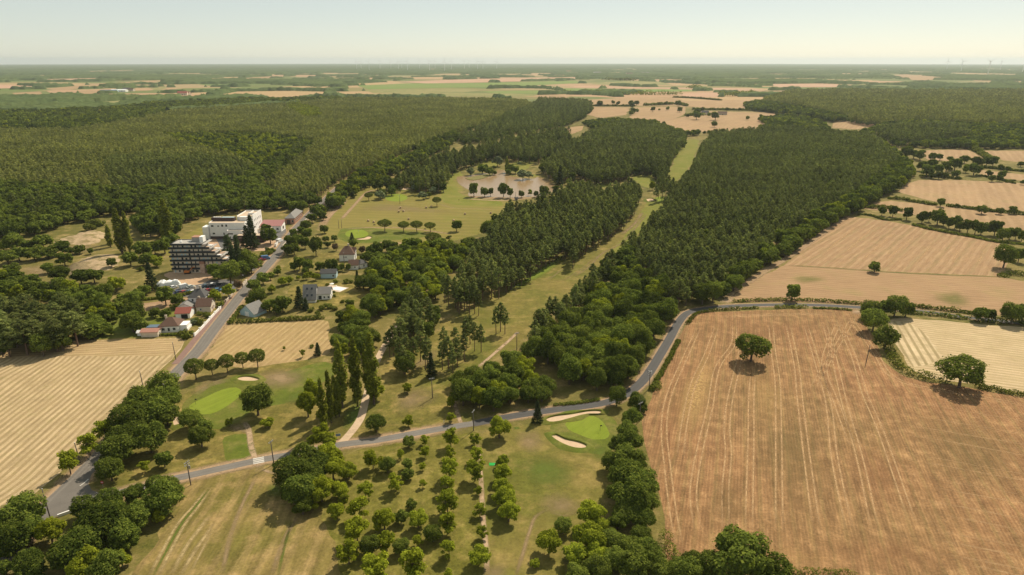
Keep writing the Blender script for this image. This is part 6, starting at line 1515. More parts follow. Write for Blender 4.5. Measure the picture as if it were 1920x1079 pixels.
for pts, w_, h_, lb in [([(230, 428), (400, 430), (620, 432)], 6, 4, 'far hedge left of the distant farm'), ([(760, 425), (900, 420), (1060, 415), (1140, 430)], 9, 6, 'far bushy hedge above the distant farm'),
                        ([(1300, 462), (1500, 466), (1700, 470), (1900, 474)], 7, 4.5, 'far hedge right of the distant farm'), ([(1130, 520), (1200, 515), (1290, 515)], 8, 5, 'bushes in front of the distant farm'),
                        ([(1020, 352), (1200, 360), (1440, 378)], 8, 4, 'far hedge beyond the distant farm'), ([(240, 318), (500, 325), (760, 328), (1050, 330)], 30, 13, 'long belt of trees beyond the far tan field'), ([(1440, 335), (1560, 340), (1740, 320)], 26, 12, 'clump of trees beyond the distant farm'), ([(20, 315), (110, 315)], 24, 11, 'small far grove left of the long belt'), ([(1160, 270), (1250, 270)], 30, 14, 'isolated dark grove in the far fields'), ([(430, 195), (560, 198), (640, 200)], 40, 14, 'distant grove below the horizon')]:
    hedge(bb(pts), w_, h_, lb, 40)
# ================================================================ BUILDINGS
def box(x0, x1, y0, y1, z0, z1):
    return [(x0, y0, z0), (x1, y0, z0), (x1, y1, z0), (x0, y1, z0), (x0, y0, z1), (x1, y0, z1), (x1, y1, z1), (x0, y1, z1)], [(3, 2, 1, 0), (4, 5, 6, 7), (0, 1, 5, 4), (1, 2, 6, 5), (2, 3, 7, 6), (3, 0, 4, 7)]
def part(name, vfs, m, parent, smooth=False):
    V_, F_ = merge(vfs)
    return obj(name, mesh(name, V_, F_, m, smooth), parent)
C_WHITE = plain('white_render', (0.82, 0.80, 0.75), 0.85, 0.2, var=0.07, scale=0.5)
C_CREAM = plain('cream_render', (0.66, 0.56, 0.44), 0.9, 0.15, var=0.12, scale=0.7)
C_STONE = plain('pale_stone', (0.52, 0.44, 0.34), 0.95, 0.1, var=0.22, scale=1.4)
C_BRICK = plain('red_brick', (0.34, 0.19, 0.13), 0.95, 0.1, var=0.2, scale=1.5)
C_DARKB = plain('dark_brick', (0.085, 0.058, 0.052), 0.9, 0.2, var=0.2, scale=1.0)
C_SLATE = plain('slate_parapet', (0.022, 0.028, 0.034), 0.6, 0.4, var=0.2)
C_GLASS = plain('window_glass', (0.03, 0.04, 0.045), 0.12, 0.6, var=0.2)
C_FRAME = plain('white_frame', (0.62, 0.62, 0.60), 0.6, 0.3)
C_TANROOF = plain('gravel_roof', (0.50, 0.39, 0.28), 0.95, 0.1, var=0.15, scale=0.5)
C_GREY = plain('concrete', (0.36, 0.34, 0.31), 0.95, 0.1, var=0.2, scale=0.4)
C_DEBRIS = plain('pinkish_rubble', (0.50, 0.35, 0.26), 0.95, 0.1, var=0.35, scale=0.8)
C_WOOD = plain('dark_wood', (0.075, 0.055, 0.04), 0.85, 0.2)
C_BLUE = plain('pale_blue_paint_and_shade', (0.42, 0.55, 0.58), 0.8, 0.2, var=0.08)  # pale blue; on the barn-shaped shed it paints shade on white
C_STEEL = plain('blue_steel_roof', (0.09, 0.14, 0.19), 0.5, 0.4)
C_PLASTIC = plain('white_plastic_wrap', (0.80, 0.80, 0.78), 0.35, 0.5, var=0.06, scale=2.0)
C_ORANGE = plain('orange_machine', (0.55, 0.17, 0.03), 0.5, 0.4)
C_BLACK = plain('black_rubber_and_shade', (0.02, 0.02, 0.02), 0.8, 0.2)
def rooftiles(name, c, per=0.45, var=0.2):
    k = NT(name)
    P = k.n('ShaderNodeTexCoord').outputs['Object']
    sep = k.n('ShaderNodeSeparateXYZ'); k.lk(P, sep.inputs[0])
    t = k.math('PINGPONG', k.math('MULTIPLY', sep.outputs[2], 1 / per * 1.6), 0.5)
    n = k.noise(P, 1.3, 4.0, 0.7); n2 = k.noise(P, 9.0, 2.0)
    f = k.math('ADD', k.math('MULTIPLY', t, 0.35), k.math('ADD', k.math('MULTIPLY', n, 0.8), k.math('MULTIPLY', n2, 0.3)))
    col = k.mix(k.rng(f, 0.35, 0.95), tuple(x * (1 - var) for x in c), tuple(x * (1 + var) for x in c))
    k.pbr(col, 0.85, 0.2, bump=f, bstr=0.4, bdist=0.05)
    return k.m
T_BROWN = rooftiles('brown_tiles', (0.13, 0.078, 0.056))
T_RED = rooftiles('red_tiles', (0.27, 0.085, 0.06))
T_PINK = rooftiles('faded_red_tiles', (0.38, 0.19, 0.14))
T_SLATE = rooftiles('slate_tiles', (0.085, 0.082, 0.08))
T_GREY = rooftiles('grey_tiles', (0.21, 0.20, 0.185))
T_REDMETAL = plain('red_metal_roof', (0.31, 0.135, 0.12), 0.5, 0.4, var=0.06)
def window(root, c, ax, w, h, name='window', frame=None, pane=None, t=0.05):
    """frame ring with a recessed pane; ax = outward direction x+, x-, y+, y-"""
    x, y, z = c
    s_ = 1 if ax[1] == '+' else -1
    def bb_(a0, a1, z0, z1, d0, d1):
        lo, hi = sorted((s_ * d0, s_ * d1))
        return box(x + lo, x + hi, y + a0, y + a1, z + z0, z + z1) if ax[0] == 'x' else box(x + a0, x + a1, y + lo, y + hi, z + z0, z + z1)
    fw = 0.09
    W2, H2 = w / 2, h / 2
    f = part(name, [bb_(-W2, -W2 + fw, -H2, H2, -.02, t + .04), bb_(W2 - fw, W2, -H2, H2, -.02, t + .04), bb_(-W2 + fw, W2 - fw, -H2, -H2 + fw, -.02, t + .04), bb_(-W2 + fw, W2 - fw, H2 - fw, H2, -.02, t + .04)], frame or C_FRAME, root)
    part('pane', [bb_(-W2 + fw, W2 - fw, -H2 + fw, H2 - fw, -.01, t)], pane or C_GLASS, f)
    return f
def door(root, c, ax, w, h, m):
    x, y, z = c
    s_ = 1 if ax[1] == '+' else -1
    lo, hi = sorted((-.02 * s_, .06 * s_))
    d = part('door', [box(x + lo, x + hi, y - w / 2, y + w / 2, z, z + h) if ax[0] == 'x' else box(x - w / 2, x + w / 2, y + lo, y + hi, z, z + h)], m, root)
    lo, hi = sorted((.06 * s_, .12 * s_))
    part('handle', [box(x + lo, x + hi, y + w * .33, y + w * .4, z + h * .45, z + h * .5) if ax[0] == 'x' else box(x + w * .33, x + w * .4, y + lo, y + hi, z + h * .45, z + h * .5)], C_BLACK, d)
    return d
def gable_walls(L, W_, h, rise):
    a, b = L / 2, W_ / 2
    V_ = [(-a, -b, -.2), (a, -b, -.2), (a, b, -.2), (-a, b, -.2), (-a, -b, h), (a, -b, h), (a, b, h), (-a, b, h), (-a, 0, h + rise), (a, 0, h + rise)]
    return V_, [(0, 1, 5, 4), (2, 3, 7, 6), (1, 2, 6, 9, 5), (3, 0, 4, 8, 7)]
def gable_roof(L, W_, h, rise, ov=0.35, th=0.16):
    a, b = L / 2 + ov, W_ / 2
    sl = rise / b
    bo = b + ov; ze = h - ov * sl
    parts = []
    for s_ in (-1, 1):
        V_ = [(-a, s_ * bo, ze), (a, s_ * bo, ze), (a, 0, h + rise), (-a, 0, h + rise)]
        V2 = [(x, y, z + th) for x, y, z in V_]
        f = [(0, 1, 2, 3), (7, 6, 5, 4), (0, 4, 5, 1), (1, 5, 6, 2), (2, 6, 7, 3), (3, 7, 4, 0)]
        if s_ == 1: f = [tuple(reversed(q_)) for q_ in f]
        parts.append((V_ + V2, [tuple(reversed(q_)) for q_ in f]))
    return parts
def hip_roof(L, W_, h, rise, ov=0.4, ridge=None):
    a, b = L / 2 + ov, W_ / 2 + ov
    r_ = max(0.3, (L - W_) / 2 + .3) if ridge is None else ridge / 2
    V_ = [(-a, -b, h), (a, -b, h), (a, b, h), (-a, b, h), (-r_, 0, h + rise), (r_, 0, h + rise), (-a, -b, h - .15), (a, -b, h - .15), (a, b, h - .15), (-a, b, h - .15)]
    return V_, [(0, 1, 5, 4), (1, 2, 5), (2, 3, 4, 5), (3, 0, 4), (6, 7, 1, 0), (7, 8, 2, 1), (8, 9, 3, 2), (9, 6, 0, 3), (9, 8, 7, 6)]
def house(px, py, rz, L, W_, h, rise, wall, roof, label, kind='gable', name='house', cat='house', wins=(), chim=(), doors=(), gable_wall=None, ridge=None):
    p = G(px, py)
    root = empty(name, p, R(rz))
    tag(root, label, cat)
    if kind == 'gable':
        part('wall', [gable_walls(L, W_, h, rise)], wall, root)
        rf = part('roof', gable_roof(L, W_, h, rise), roof, root)
    elif kind == 'hip':
        part('wall', [box(-L / 2, L / 2, -W_ / 2, W_ / 2, -.2, h - .02)], wall, root)
        rf = part('roof', [hip_roof(L, W_, h, rise, ridge=ridge)], roof, root)
    else:
        part('wall', [box(-L / 2, L / 2, -W_ / 2, W_ / 2, -.2, h)], wall, root)
        rf = part('roof', [box(-L / 2 - .2, L / 2 + .2, -W_ / 2 - .2, W_ / 2 + .2, h + .005, h + .18)], roof, root)
    for cx, cy_, cz0, cz1, cw in chim:
        part('chimney', [box(cx - cw / 2, cx + cw / 2, cy_ - cw / 3, cy_ + cw / 3, cz0, cz1), box(cx - cw / 2 - .06, cx + cw / 2 + .06, cy_ - cw / 3 - .06, cy_ + cw / 3 + .06, cz1 + .002, cz1 + .12)], C_STONE, rf)
    for side, u, z, w, hh in wins:
        c = {'f': (u, -W_ / 2, z), 'b': (u, W_ / 2, z), 'r': (L / 2, u, z), 'l': (-L / 2, u, z)}[side]
        window(root, c, {'f': 'y-', 'b': 'y+', 'r': 'x+', 'l': 'x-'}[side], w, hh)
    for side, u, w, hh, m in doors:
        c = {'f': (u, -W_ / 2, 0), 'b': (u, W_ / 2, 0), 'r': (L / 2, u, 0), 'l': (-L / 2, u, 0)}[side]
        door(root, c, {'f': 'y-', 'b': 'y+', 'r': 'x+', 'l': 'x-'}[side], w, hh, m)
    return root
z8 = lambda x, y: (240 + x / 8.3, 520 + y / 8.3)
house(*z8(1218, 508), 7, 6.4, 7.0, 3.0, 2.6, C_CREAM, T_BROWN, 'cream gabled house with dark brown roof by the white wall', wins=[('r', -1.7, 1.5, .8, 1.1), ('r', 1.2, 1.5, .8, 1.1), ('r', 0, 3.9, .7, .9), ('f', -1.2, 1.5, .8, 1.0)], doors=[('r', -.3, .9, 2.0, C_BRICK)], chim=[(-2.6, .6, 4.5, 6.4, .8)])
house(*z8(1122, 428), 7, 7.4, 7.0, 5.0, 3.0, C_WHITE, T_SLATE, 'white two-storey house with slate hipped roof and two chimneys', 'hip', chim=[(-1.2, 0, 6.5, 9.0, .9), (1.0, .5, 6.5, 9.2, .9)], wins=[('f', -1.8, 3.6, .9, 1.2), ('f', .2, 3.6, .9, 1.2), ('r', -1.5, 3.6, .9, 1.2), ('r', 1.4, 3.6, .9, 1.2), ('r', 1.4, 1.3, .9, 1.2), ('f', -1.8, 1.3, .9, 1.2)], doors=[('r', -1.2, 1.0, 2.1, C_WOOD)], ridge=2.2)
house(*z8(925, 500), 97, 6.0, 5.6, 2.3, 1.5, C_WHITE, T_GREY, 'low white outbuilding with grey roof beside the slate-roofed house', wins=[('l', 0, 1.4, .8, .8)], doors=[('f', 1.0, 1.0, 2.0, C_WOOD)], name='outbuilding', cat='outbuilding')
g_ = house(*z8(895, 605), 7, 6.2, 6.4, 2.5, 1.7, C_WHITE, T_RED, 'white garage with bright red tiled roof', name='garage', cat='garage')
part('garage_shade_panel', [box(-.7, 2.1, -3.26, -3.18, 0, 2.0)], C_BLACK, g_)  # black slab on the wall paints the shade inside the open garage
house(*z8(735, 352), 7, 3.0, 3.0, 2.0, .8, C_CREAM, T_RED, 'tiny red-roofed shed beside the red garage', name='shed', cat='shed') if False else None
h_ = house(*z8(690, 810), 7, 7.6, 7.4, 2.9, 2.8, C_WHITE, T_BROWN, 'low house with brown hipped roof and white terrace', 'hip', wins=[('f', -2.2, 1.5, 1.3, 1.2), ('f', 0, 1.3, 1.0, 1.6), ('f', 2.2, 1.5, 1.2, 1.2)], chim=[(-1.6, -.4, 3.5, 6.6, .8)], ridge=1.6)
part('terrace', [box(3.82, 7.0, -2.6, 2.2, -.1, 2.5), box(3.84, 7.1, -2.7, 2.3, 2.502, 2.7)], C_WHITE, h_)
part('terrace_wall', [box(7.02, 7.2, -2.5, 3.0, -.1, 1.0)], C_WHITE, h_)
house(*z8(372, 905), 4, 6.8, 4.2, 2.3, 0.7, C_CREAM, T_PINK, 'cream shed with faded red roof at the hay field edge', name='shed', cat='shed', wins=[('r', 0, 1.3, .8, .7)])
house(*z8(425, 850), 4, 5.2, 3.0, 2.5, .3, C_CREAM, C_STEEL, 'carport with dark blue metal roof behind the cream shed', 'flat', 'carport', 'carport')
house(*z8(205, 900), 4, 2.0, 2.2, 1.5, .6, C_WHITE, C_PLASTIC, 'tiny white lean-to at the left end of the cream shed', name='lean_to', cat='shed')
b_ = house(440 + 160 / 4.5, 380 + 938 / 4.5, 64, 7.5, 8.6, 1.7, 3.6, C_BLUE, T_GREY, 'white barn-shaped shed, shade coloured pale blue, by the garden hedge', name='shed', cat='shed', doors=[('l', 0, 2.4, 2.2, C_WHITE)])
# grey-roofed house: steep main roof, lower wing
g_ = house(560 + 320 / 13.5, 510 + 700 / 13.5, 6, 5.9, 9.6, 1.6, 6.0, C_WHITE, T_GREY, 'modern house with tall steep grey roof and pale wing')
for x_, s_ in ((-1.2, .72), (1.0, .72), (-1.0, .28), (1.1, .28)):
    yv, zv = -4.8 + 4.8 * s_, 1.6 + 6.0 * s_
    nx_, nz = -6.0 / math.hypot(4.8, 6.0), 4.8 / math.hypot(4.8, 6.0)
    V_, F_ = box(-.45, .45, -.5, .5, 0, .28)
    ang = math.atan2(6.0, 4.8)
    V_ = [(x + x_, yv + y * math.cos(ang) - z * math.sin(ang), zv + y * math.sin(ang) + z * math.cos(ang)) for x, y, z in V_]
    part('skylight', [(V_, F_)], C_GLASS, g_)
wing_walls, wf = gable_walls(6.5, 6.5, 3.0, 2.4)
wing = [(x + 6.1, y + 2.4, z) for x, y, z in wing_walls]
part('wing_wall', [(wing, wf)], C_WHITE, g_)
part('wing_roof', [([(x + 6.1, y + 2.4, z) for x, y, z in V_], F_) for V_, F_ in gable_roof(6.5, 6.5, 3.0, 2.4)], T_GREY, g_)
for u_, w_, hh_ in ((4.4, 1.6, 2.0), (6.4, .8, 1.1), (8.4, 1.0, 1.1)):
    window(g_, (u_, -.85, 1.2), 'y-', w_, hh_)
window(g_, (9.35, 2.4, 1.3), 'x+', 1.0, 1.0)
# villa
v_ = house(440 + 958 / 4.5, 380 + 478 / 4.5, 4, 8.4, 8.6, 4.0, 4.0, C_WHITE, T_BROWN, 'white villa with tall brown roof above the gardens', 'hip', 'villa', 'house', wins=[('f', -1.6, 2.4, .7, .9), ('f', -.4, 2.4, .7, .9), ('r', 1.5, 2.2, 1.0, 1.2), ('r', -1.5, 2.2, 1.0, 1.2)], chim=[(.6, .5, 6.5, 9.0, .9)], ridge=2.6)
part('gable_dormer', [gable_walls(2.6, 3.4, 5.2, 1.6)], C_WHITE, v_).location = (3.2, 1.0, 0)
part('dormer_roof', gable_roof(2.6, 3.4, 5.2, 1.6, .3), T_BROWN, v_).location = (3.2, 1.0, 0)
house(440 + 1010 / 4.5, 380 + 555 / 4.5, 4, 5.0, 5.5, 2.7, 2.2, C_WHITE, T_BROWN, 'small brown-roofed annex in front of the villa', name='annex', cat='outbuilding', wins=[('f', .8, 1.4, .8, .9)])
house(440 + 1068 / 4.5, 380 + 545 / 4.5, 50, 4.6, 5.0, 2.7, 1.9, C_WHITE, T_SLATE, 'octagonal-looking pale pavilion right of the villa annex', 'hip', 'pavilion', 'outbuilding', ridge=.3, wins=[('f', 0, 1.4, .9, 1.2)])
house(440 + 800 / 4.5, 380 + 628 / 4.5, 4, 8.0, 5.0, 2.8, 1.6, C_BLUE, T_SLATE, 'pale bluish outbuilding half hidden behind garden trees', name='outbuilding', cat='outbuilding', wins=[('f', 2.5, 1.4, 1.0, 1.2)])
# brick building with long slate roof
_bp = proj(-157.4, 483.5, 0.0)
br = house(float(_bp[0]), float(_bp[1]), 93, 24.0, 6.6, 4.2, 2.9, C_BRICK, T_GREY, 'long brick building with grey hipped roof beside the road', 'hip', 'brick_building', 'building', wins=[('f', -8 + i * 4, 2.2, 1.2, 1.6) for i in range(5)] + [('l', -2, 2.0, 1.2, 1.8)], doors=[('l', .8, 2.4, 3.0, C_DARKB)], ridge=15)
# swimming pool
pl = empty('swimming_pool', G(560 + 950 / 13.5, 510 + 430 / 13.5), R(-24)); tag(pl, 'white covered swimming pool with pale terrace on the lawn', 'pool')
part('terrace', [box(-6.5, 5.0, -3.6, 3.8, -.05, .06)], plain('pale_paving', (0.55, 0.44, 0.34), 0.9, 0.1), pl)
part('pool_cover', [box(-2.2, 4.6, -2.0, 2.6, .062, .16)], C_PLASTIC, pl)
part('parasol', [tube([(-3.2, .8, 0), (-3.2, .8, 2.2)], [.03, .03], 5), tube([(-3.2, .8, 2.0), (-3.2, .8, 2.5)], [1.2, .05], 8)], C_WHITE, pl)
part('lounger', [box(-4.8, -4.2, -.6, 1.2, .2, .4)], C_WHITE, pl)
part('lounger', [box(-1.9 - .9, -1.4 - .9, 2.8, 4.0 - .3, .2, .4)], C_WHITE, pl)

# ---- stepped block under renovation
def G3(px, py): return G(px, py)
BL = G(310 + 195 / 12.84, 436 + 985 / 12.84)
blk = empty('stepped_block', BL, R(2.0)); tag(blk, 'seven-storey stepped block with dark balcony bands under renovation', 'building')
FH = 2.3
DEP = 9.8
ext = [14.6, 16.8, 22.0, 22.0, 19.4, 17.2, 14.9]      # right end of each storey wall
ROOFX = 14.4
for f in range(7):
    z0 = f * FH
    x1 = [16.5, 16.5, 27.5, 25.2, 22.6, 19.9, 17.2][f]
    x0 = [0.0, -.2, -.2, -.2, -.2, -.2, 1.0][f]
    part('storey_wall', [box(x0, x1, .55, DEP, z0, z0 + FH - .22)], C_CREAM, blk)
    part('floor_slab', [box(x0 - .5, x1 + (2.0 if f >= 2 else .3), 0.0, DEP + .3, z0 + FH - .21, z0 + FH)], C_GREY, blk)
    if f < 6:
        xr = [16.2, 17.0, 27.5 + 1.6, 25.2 + 1.2, 22.6 + 1.2, 19.9 + 1.2][f]
        part('balcony_parapet', [box(x0 - .6, xr, -.16, .02, z0 + FH - .32, z0 + FH + .78)], C_SLATE, blk)
        if f >= 2:
            part('terrace_parapet', [box(xr - .15, xr + .03, .05, DEP * .55, z0 + FH + .002, z0 + FH + .55)], C_GREY, blk)
    else:
        part('roof_parapet', [box(x0 - .3, x1 + .2, .3, .5, z0 + FH + .002, z0 + FH + .35), box(x0 - .3, x0 - .1, .52, DEP, z0 + FH + .002, z0 + FH + .35), box(x1, x1 + .2, .52, DEP, z0 + FH + .002, z0 + FH + .35), box(x0 - .3, x1 + .2, DEP + .02, DEP + .22, z0 + FH + .002, z0 + FH + .35)], C_SLATE, blk)
        part('fascia', [box(x0 - .6, x1 + .3, -.16, .02, z0 + FH - .6, z0 + FH + .1)], C_SLATE, blk)
    n_w = int((x1 - x0) / 2.3)
    for i in range(n_w):
        xx = x0 + 1.2 + i * 2.3 + random.uniform(-.25, .25)
        if f == 0 and i > 6: continue
        r_ = random.random()
        window(blk, (xx, .55, z0 + 1.05), 'y-', .8 if r_ < .6 else 1.2, 1.6 if r_ < .7 else 1.1, frame=C_CREAM, pane=C_GLASS if random.random() < .75 else C_BLUE, t=.03)
    if f >= 2 and f < 6:
        nxt = [0, 0, 25.2, 22.6, 19.9, 17.2][f]
        for j in range(3):
            q_ = part('terrace_rubble', [box(nxt + .6, xr - .4, 2.0 + j * 2.9, 4.3 + j * 2.9, z0 + FH + .004, z0 + FH + random.uniform(.05, .3))], [C_PLASTIC, C_DEBRIS, C_TANROOF][(j + f) % 3], blk)
TZ = 7 * FH
part('penthouse', [box(10.2, 14.6, 5.5, 9.6, TZ, TZ + 2.4)], C_GREY, blk)
part('penthouse_roof', [box(10.0, 14.8, 5.3, 9.8, TZ + 2.402, TZ + 2.6)], C_BRICK, blk)
part('stair_turret', [box(14.7, 16.6, 4.2, 8.0, TZ, TZ + 3.0)], C_WHITE, blk)
part('roof_duct', [box(4.2, 5.2, 4, 5, TZ, TZ + .5), box(7.6, 9.4, 6, 6.6, TZ, TZ + .6), box(3.0, 3.5, 7, 8.6, TZ, TZ + .35)], C_FRAME, blk)
part('roof_felt', [box(1.2, 10.0, .6, DEP - .2, TZ + .004, TZ + .05)], C_GREY, blk)
part('service_tower', [box(14.9, 17.3, -.6, .5, 0, 5.2)], C_DEBRIS, blk)
part('service_tower_top', [box(14.8, 17.4, -.7, .5, 5.203, 6.6)], C_BRICK, blk)
part('rear_wing', [box(18, 33, DEP + .4, DEP + 12, 0, 5.0)], C_CREAM, blk)
part('rear_wing_roof', [box(17.8, 33.2, DEP + .35, DEP + 12.2, 5.002, 5.2)], C_GREY, blk)
part('rear_wing_terrace', [box(18.5, 27, DEP + 1, DEP + 9, 5.204, 5.45)], C_PLASTIC, blk)
part('rubble', [box(22 + random.uniform(0, 9), 24 + random.uniform(0, 9), DEP + 1 + i * 1.2, DEP + 2 + i * 1.2, 5.21, 5.5 + random.uniform(0, .4)) for i in range(7)], C_DEBRIS, blk)
# ---- white clinic
CL = G(395.5, 448.5)
cl = empty('white_clinic', CL, R(1.0)); tag(cl, 'large white flat-roofed clinic with dark brick base', 'building')
part('main_wall', [box(0, 22.8, 0, 9, 1.8, 10.4)], C_WHITE, cl)
part('brick_base', [box(.1, 22.7, .1, 8.9, -.1, 1.796)], C_DARKB, cl)
part('roof_deck', [box(.3, 22.5, .3, 8.7, 10.403, 10.46)], C_TANROOF, cl)
part('roof_parapet', [box(0, .25, 0, 9, 10.403, 11.0), box(.26, 22.8, 0, .25, 10.403, 10.65), box(22.55, 22.8, .26, 9, 10.403, 10.9)], C_WHITE, cl)
part('side_tower', [box(-4.0, -.3, -1.4, 5, -.1, 8.2)], C_WHITE, cl)
part('plant_screen', [box(-.6, 14.4, 6.0, 6.25, 10.47, 12.7), box(-.6, -.4, 6.26, 8.8, 10.47, 12.7), box(14.2, 14.4, 6.26, 8.8, 10.47, 12.7)], C_DARKB, cl)
part('plant_unit', [box(.4 + i * 1.3, 1.3 + i * 1.3, 7.0, 8.4, 10.47, 12.9) for i in range(4)], C_FRAME, cl)
part('plant_roof', [box(6.0, 13.8, 6.6, 8.7, 10.47, 12.75)], C_BLUE, cl)
part('rear_wing', [box(15.0, 25.2, 9.05, 26, -.1, 12.6)], C_WHITE, cl)
part('rear_deck', [box(15.3, 24.9, 9.4, 25.7, 12.603, 12.66)], C_TANROOF, cl)
part('rear_parapet', [box(15.0, 15.3, 9.05, 26, 12.603, 13.3), box(15.31, 25.2, 25.7, 26, 12.603, 13.4), box(24.9, 25.2, 9.05, 25.69, 12.603, 13.8), box(20.5, 24.89, 15, 15.3, 12.603, 13.9), box(20.2, 20.5, 15, 25.6, 12.603, 13.5)], C_WHITE, cl)
part('stair_tower', [box(17.5, 22.5, 6.6, 8.95, 10.47, 13.0)], C_WHITE, cl)
for i in range(5):
    window(cl, (25.2, 11.5 + i * 2.9, 9.8), 'x+', .8, 1.8, t=.03)
    window(cl, (25.2, 11.5 + i * 2.9, 6.4), 'x+', .8, 1.8, t=.03)
for x_, z_, w_, h_ in [(2.0, 8.6, 1.7, 1.2), (5.8, 8.5, 1.1, .9), (8.4, 8.8, 1.3, 1.5), (11.0, 8.8, 1.3, 1.5), (2.4, 3.6, 1.7, 1.2), (8.9, 3.4, 1.0, 1.6)]:
    window(cl, (x_, 0, z_), 'y-', w_, h_, t=.03)
AX = 12.6
part('front_annex', [box(AX, AX + 10.6, -4.2, -.05, 1.2, 6.2)], C_WHITE, cl)
part('annex_base', [box(AX + .1, AX + 10.5, -4.1, -.06, -.1, 1.196)], C_DARKB, cl)
part('annex_deck', [box(AX + .3, AX + 10.3, -3.9, -.3, 6.203, 6.25)], C_TANROOF, cl)
part('annex_parapet', [box(AX, AX + .3, -4.2, -.06, 6.203, 6.8), box(AX + 10.3, AX + 10.6, -4.2, -.06, 6.203, 6.7), box(AX + .31, AX + 10.29, -4.2, -3.95, 6.203, 6.4)], C_WHITE, cl)
window(cl, (AX + 2.0, -4.2, 4.4), 'y-', 3.4, .8, t=.03, frame=C_DARKB)
window(cl, (AX + 1.8, -4.2, 2.1), 'y-', .8, 1.3, t=.03)
window(cl, (AX + 3.8, -4.2, 2.1), 'y-', .7, 1.1, t=.03)
part('entrance_block', [box(AX + 8.2, AX + 25, -9.8, -4.6, -.1, 4.4)], C_DARKB, cl)
part('entrance_roof', [box(AX + 8.1, AX + 25.1, -9.5, -4.5, 4.403, 4.6)], C_TANROOF, cl)
sg = bpy.data.curves.new('lettering', 'FONT'); sg.body = 'CPES'; sg.size = 1.1; sg.extrude = .03
so = bpy.data.objects.new('lettering_source', sg); COL.objects.link(so)
lm = bpy.data.meshes.new_from_object(so.evaluated_get(bpy.context.evaluated_depsgraph_get())); bpy.data.objects.remove(so)
lm.materials.clear(); lm.materials.append(C_CREAM)
so = obj('lettering', lm, cl); so.location = (AX + 9.2, -9.84, 2.7); so.rotation_euler = (R(90), 0, 0)
RX = 25.5
rr = empty('red_roof_hall', CL + Vector((25.4, 19.5, 0)), R(1.0)); tag(rr, 'low white hall with sloping red metal roof beside the clinic', 'building')
part('wall', [box(0, 14, 0, 9, -.1, 3.9)], C_WHITE, rr)
part('roof', [([(-.3, -.4, 4.0), (14.4, -.4, 4.0), (14.4, 9.4, 6.2), (-.3, 9.4, 6.2), (-.3, -.4, 3.85), (14.4, -.4, 3.85), (14.4, 9.4, 6.05), (-.3, 9.4, 6.05)], [(0, 1, 2, 3), (7, 6, 5, 4), (0, 4, 5, 1), (1, 5, 6, 2), (2, 6, 7, 3), (3, 7, 4, 0)])], T_REDMETAL, rr)
part('gable_end', [([(13.9, .1, 3.9), (13.9, 8.9, 3.9), (13.9, 8.9, 5.9)], [(0, 1, 2)])], C_WHITE, rr)
for i in range(4): window(rr, (1.6 + i * 3.3, 0, 2.0), 'y-', 1.6, 1.6, t=.03)
window(rr, (14, 4.5, 2.0), 'x+', 3.0, 2.2, t=.03)
wb = empty('white_annex', CL + Vector((28.5, 6.0, 0)), R(1.0)); tag(wb, 'small white flat-roofed cube in front of the red hall', 'building')
part('wall', [box(0, 7.5, 0, 6.5, -.1, 4.6)], C_WHITE, wb)
part('roof', [box(-.1, 7.6, -.1, 6.6, 4.603, 4.8)], C_TANROOF, wb)
window(wb, (1.6, 0, 2.4), 'y-', .9, 1.8, t=.03)
# ---- walls and gates along the road
def wall_run(name, px, h, th, m, label, pillars=0, cat='wall', cap=None):
    pts = linear(W(px), False, 3.2)
    c0 = pts[0]
    root = empty(name, (c0[0], c0[1], 0)); tag(root, label, cat)
    for i in range(len(pts) - 1):
        a, b = pts[i] - c0, pts[i + 1] - c0
        d = (b - a) / np.linalg.norm(b - a); n_ = np.array([-d[1], d[0]]) * th / 2
        V_ = [(*(a - n_), -.1), (*(b - n_), -.1), (*(b + n_), -.1), (*(a + n_), -.1), (*(a - n_), h), (*(b - n_), h), (*(b + n_), h), (*(a + n_), h)]
        part('panel', [(V_, box(0, 1, 0, 1, 0, 1)[1])], m, root)
        if pillars and i % pillars == 0:
            s_ = th * .9
            part('pillar', [box(a[0] - s_, a[0] + s_, a[1] - s_, a[1] + s_, -.1, h + .28), box(a[0] - s_ - .06, a[0] + s_ + .06, a[1] - s_ - .06, a[1] + s_ + .06, h + .283, h + .38)], m, root)
    return root
wall_run('garden_wall', [z8(1035, 925), z8(1160, 800), z8(1280, 665), z8(1390, 545), z8(1455, 482)], 1.25, .28, C_WHITE, 'white garden wall with pillars along the main road', 2)
wall_run('stone_wall', [(424, 567), (434, 556), (445, 545)], 1.1, .3, C_STONE, 'weathered stone wall along the road above the white wall', 2)
wall_run('gate_wall', [(456, 537), (463, 528)], 1.3, .3, C_CREAM, 'short pale gate wall at the car park entrance', 1)
wall_run('culvert_wall', [(108.5, 970), (125, 964), (142, 958)], .75, .35, C_WHITE, 'low white culvert wall at the road junction')
wall_run('kerb_wall', [(530, 462), (552, 437), (575, 411)], .5, .5, C_STONE, 'long pale kerb wall in front of the brick building')
wall_run('gate_pillars', [(517, 463), (521, 458)], 1.6, .5, C_WHITE, 'white gate piers of the clinic drive', 1)
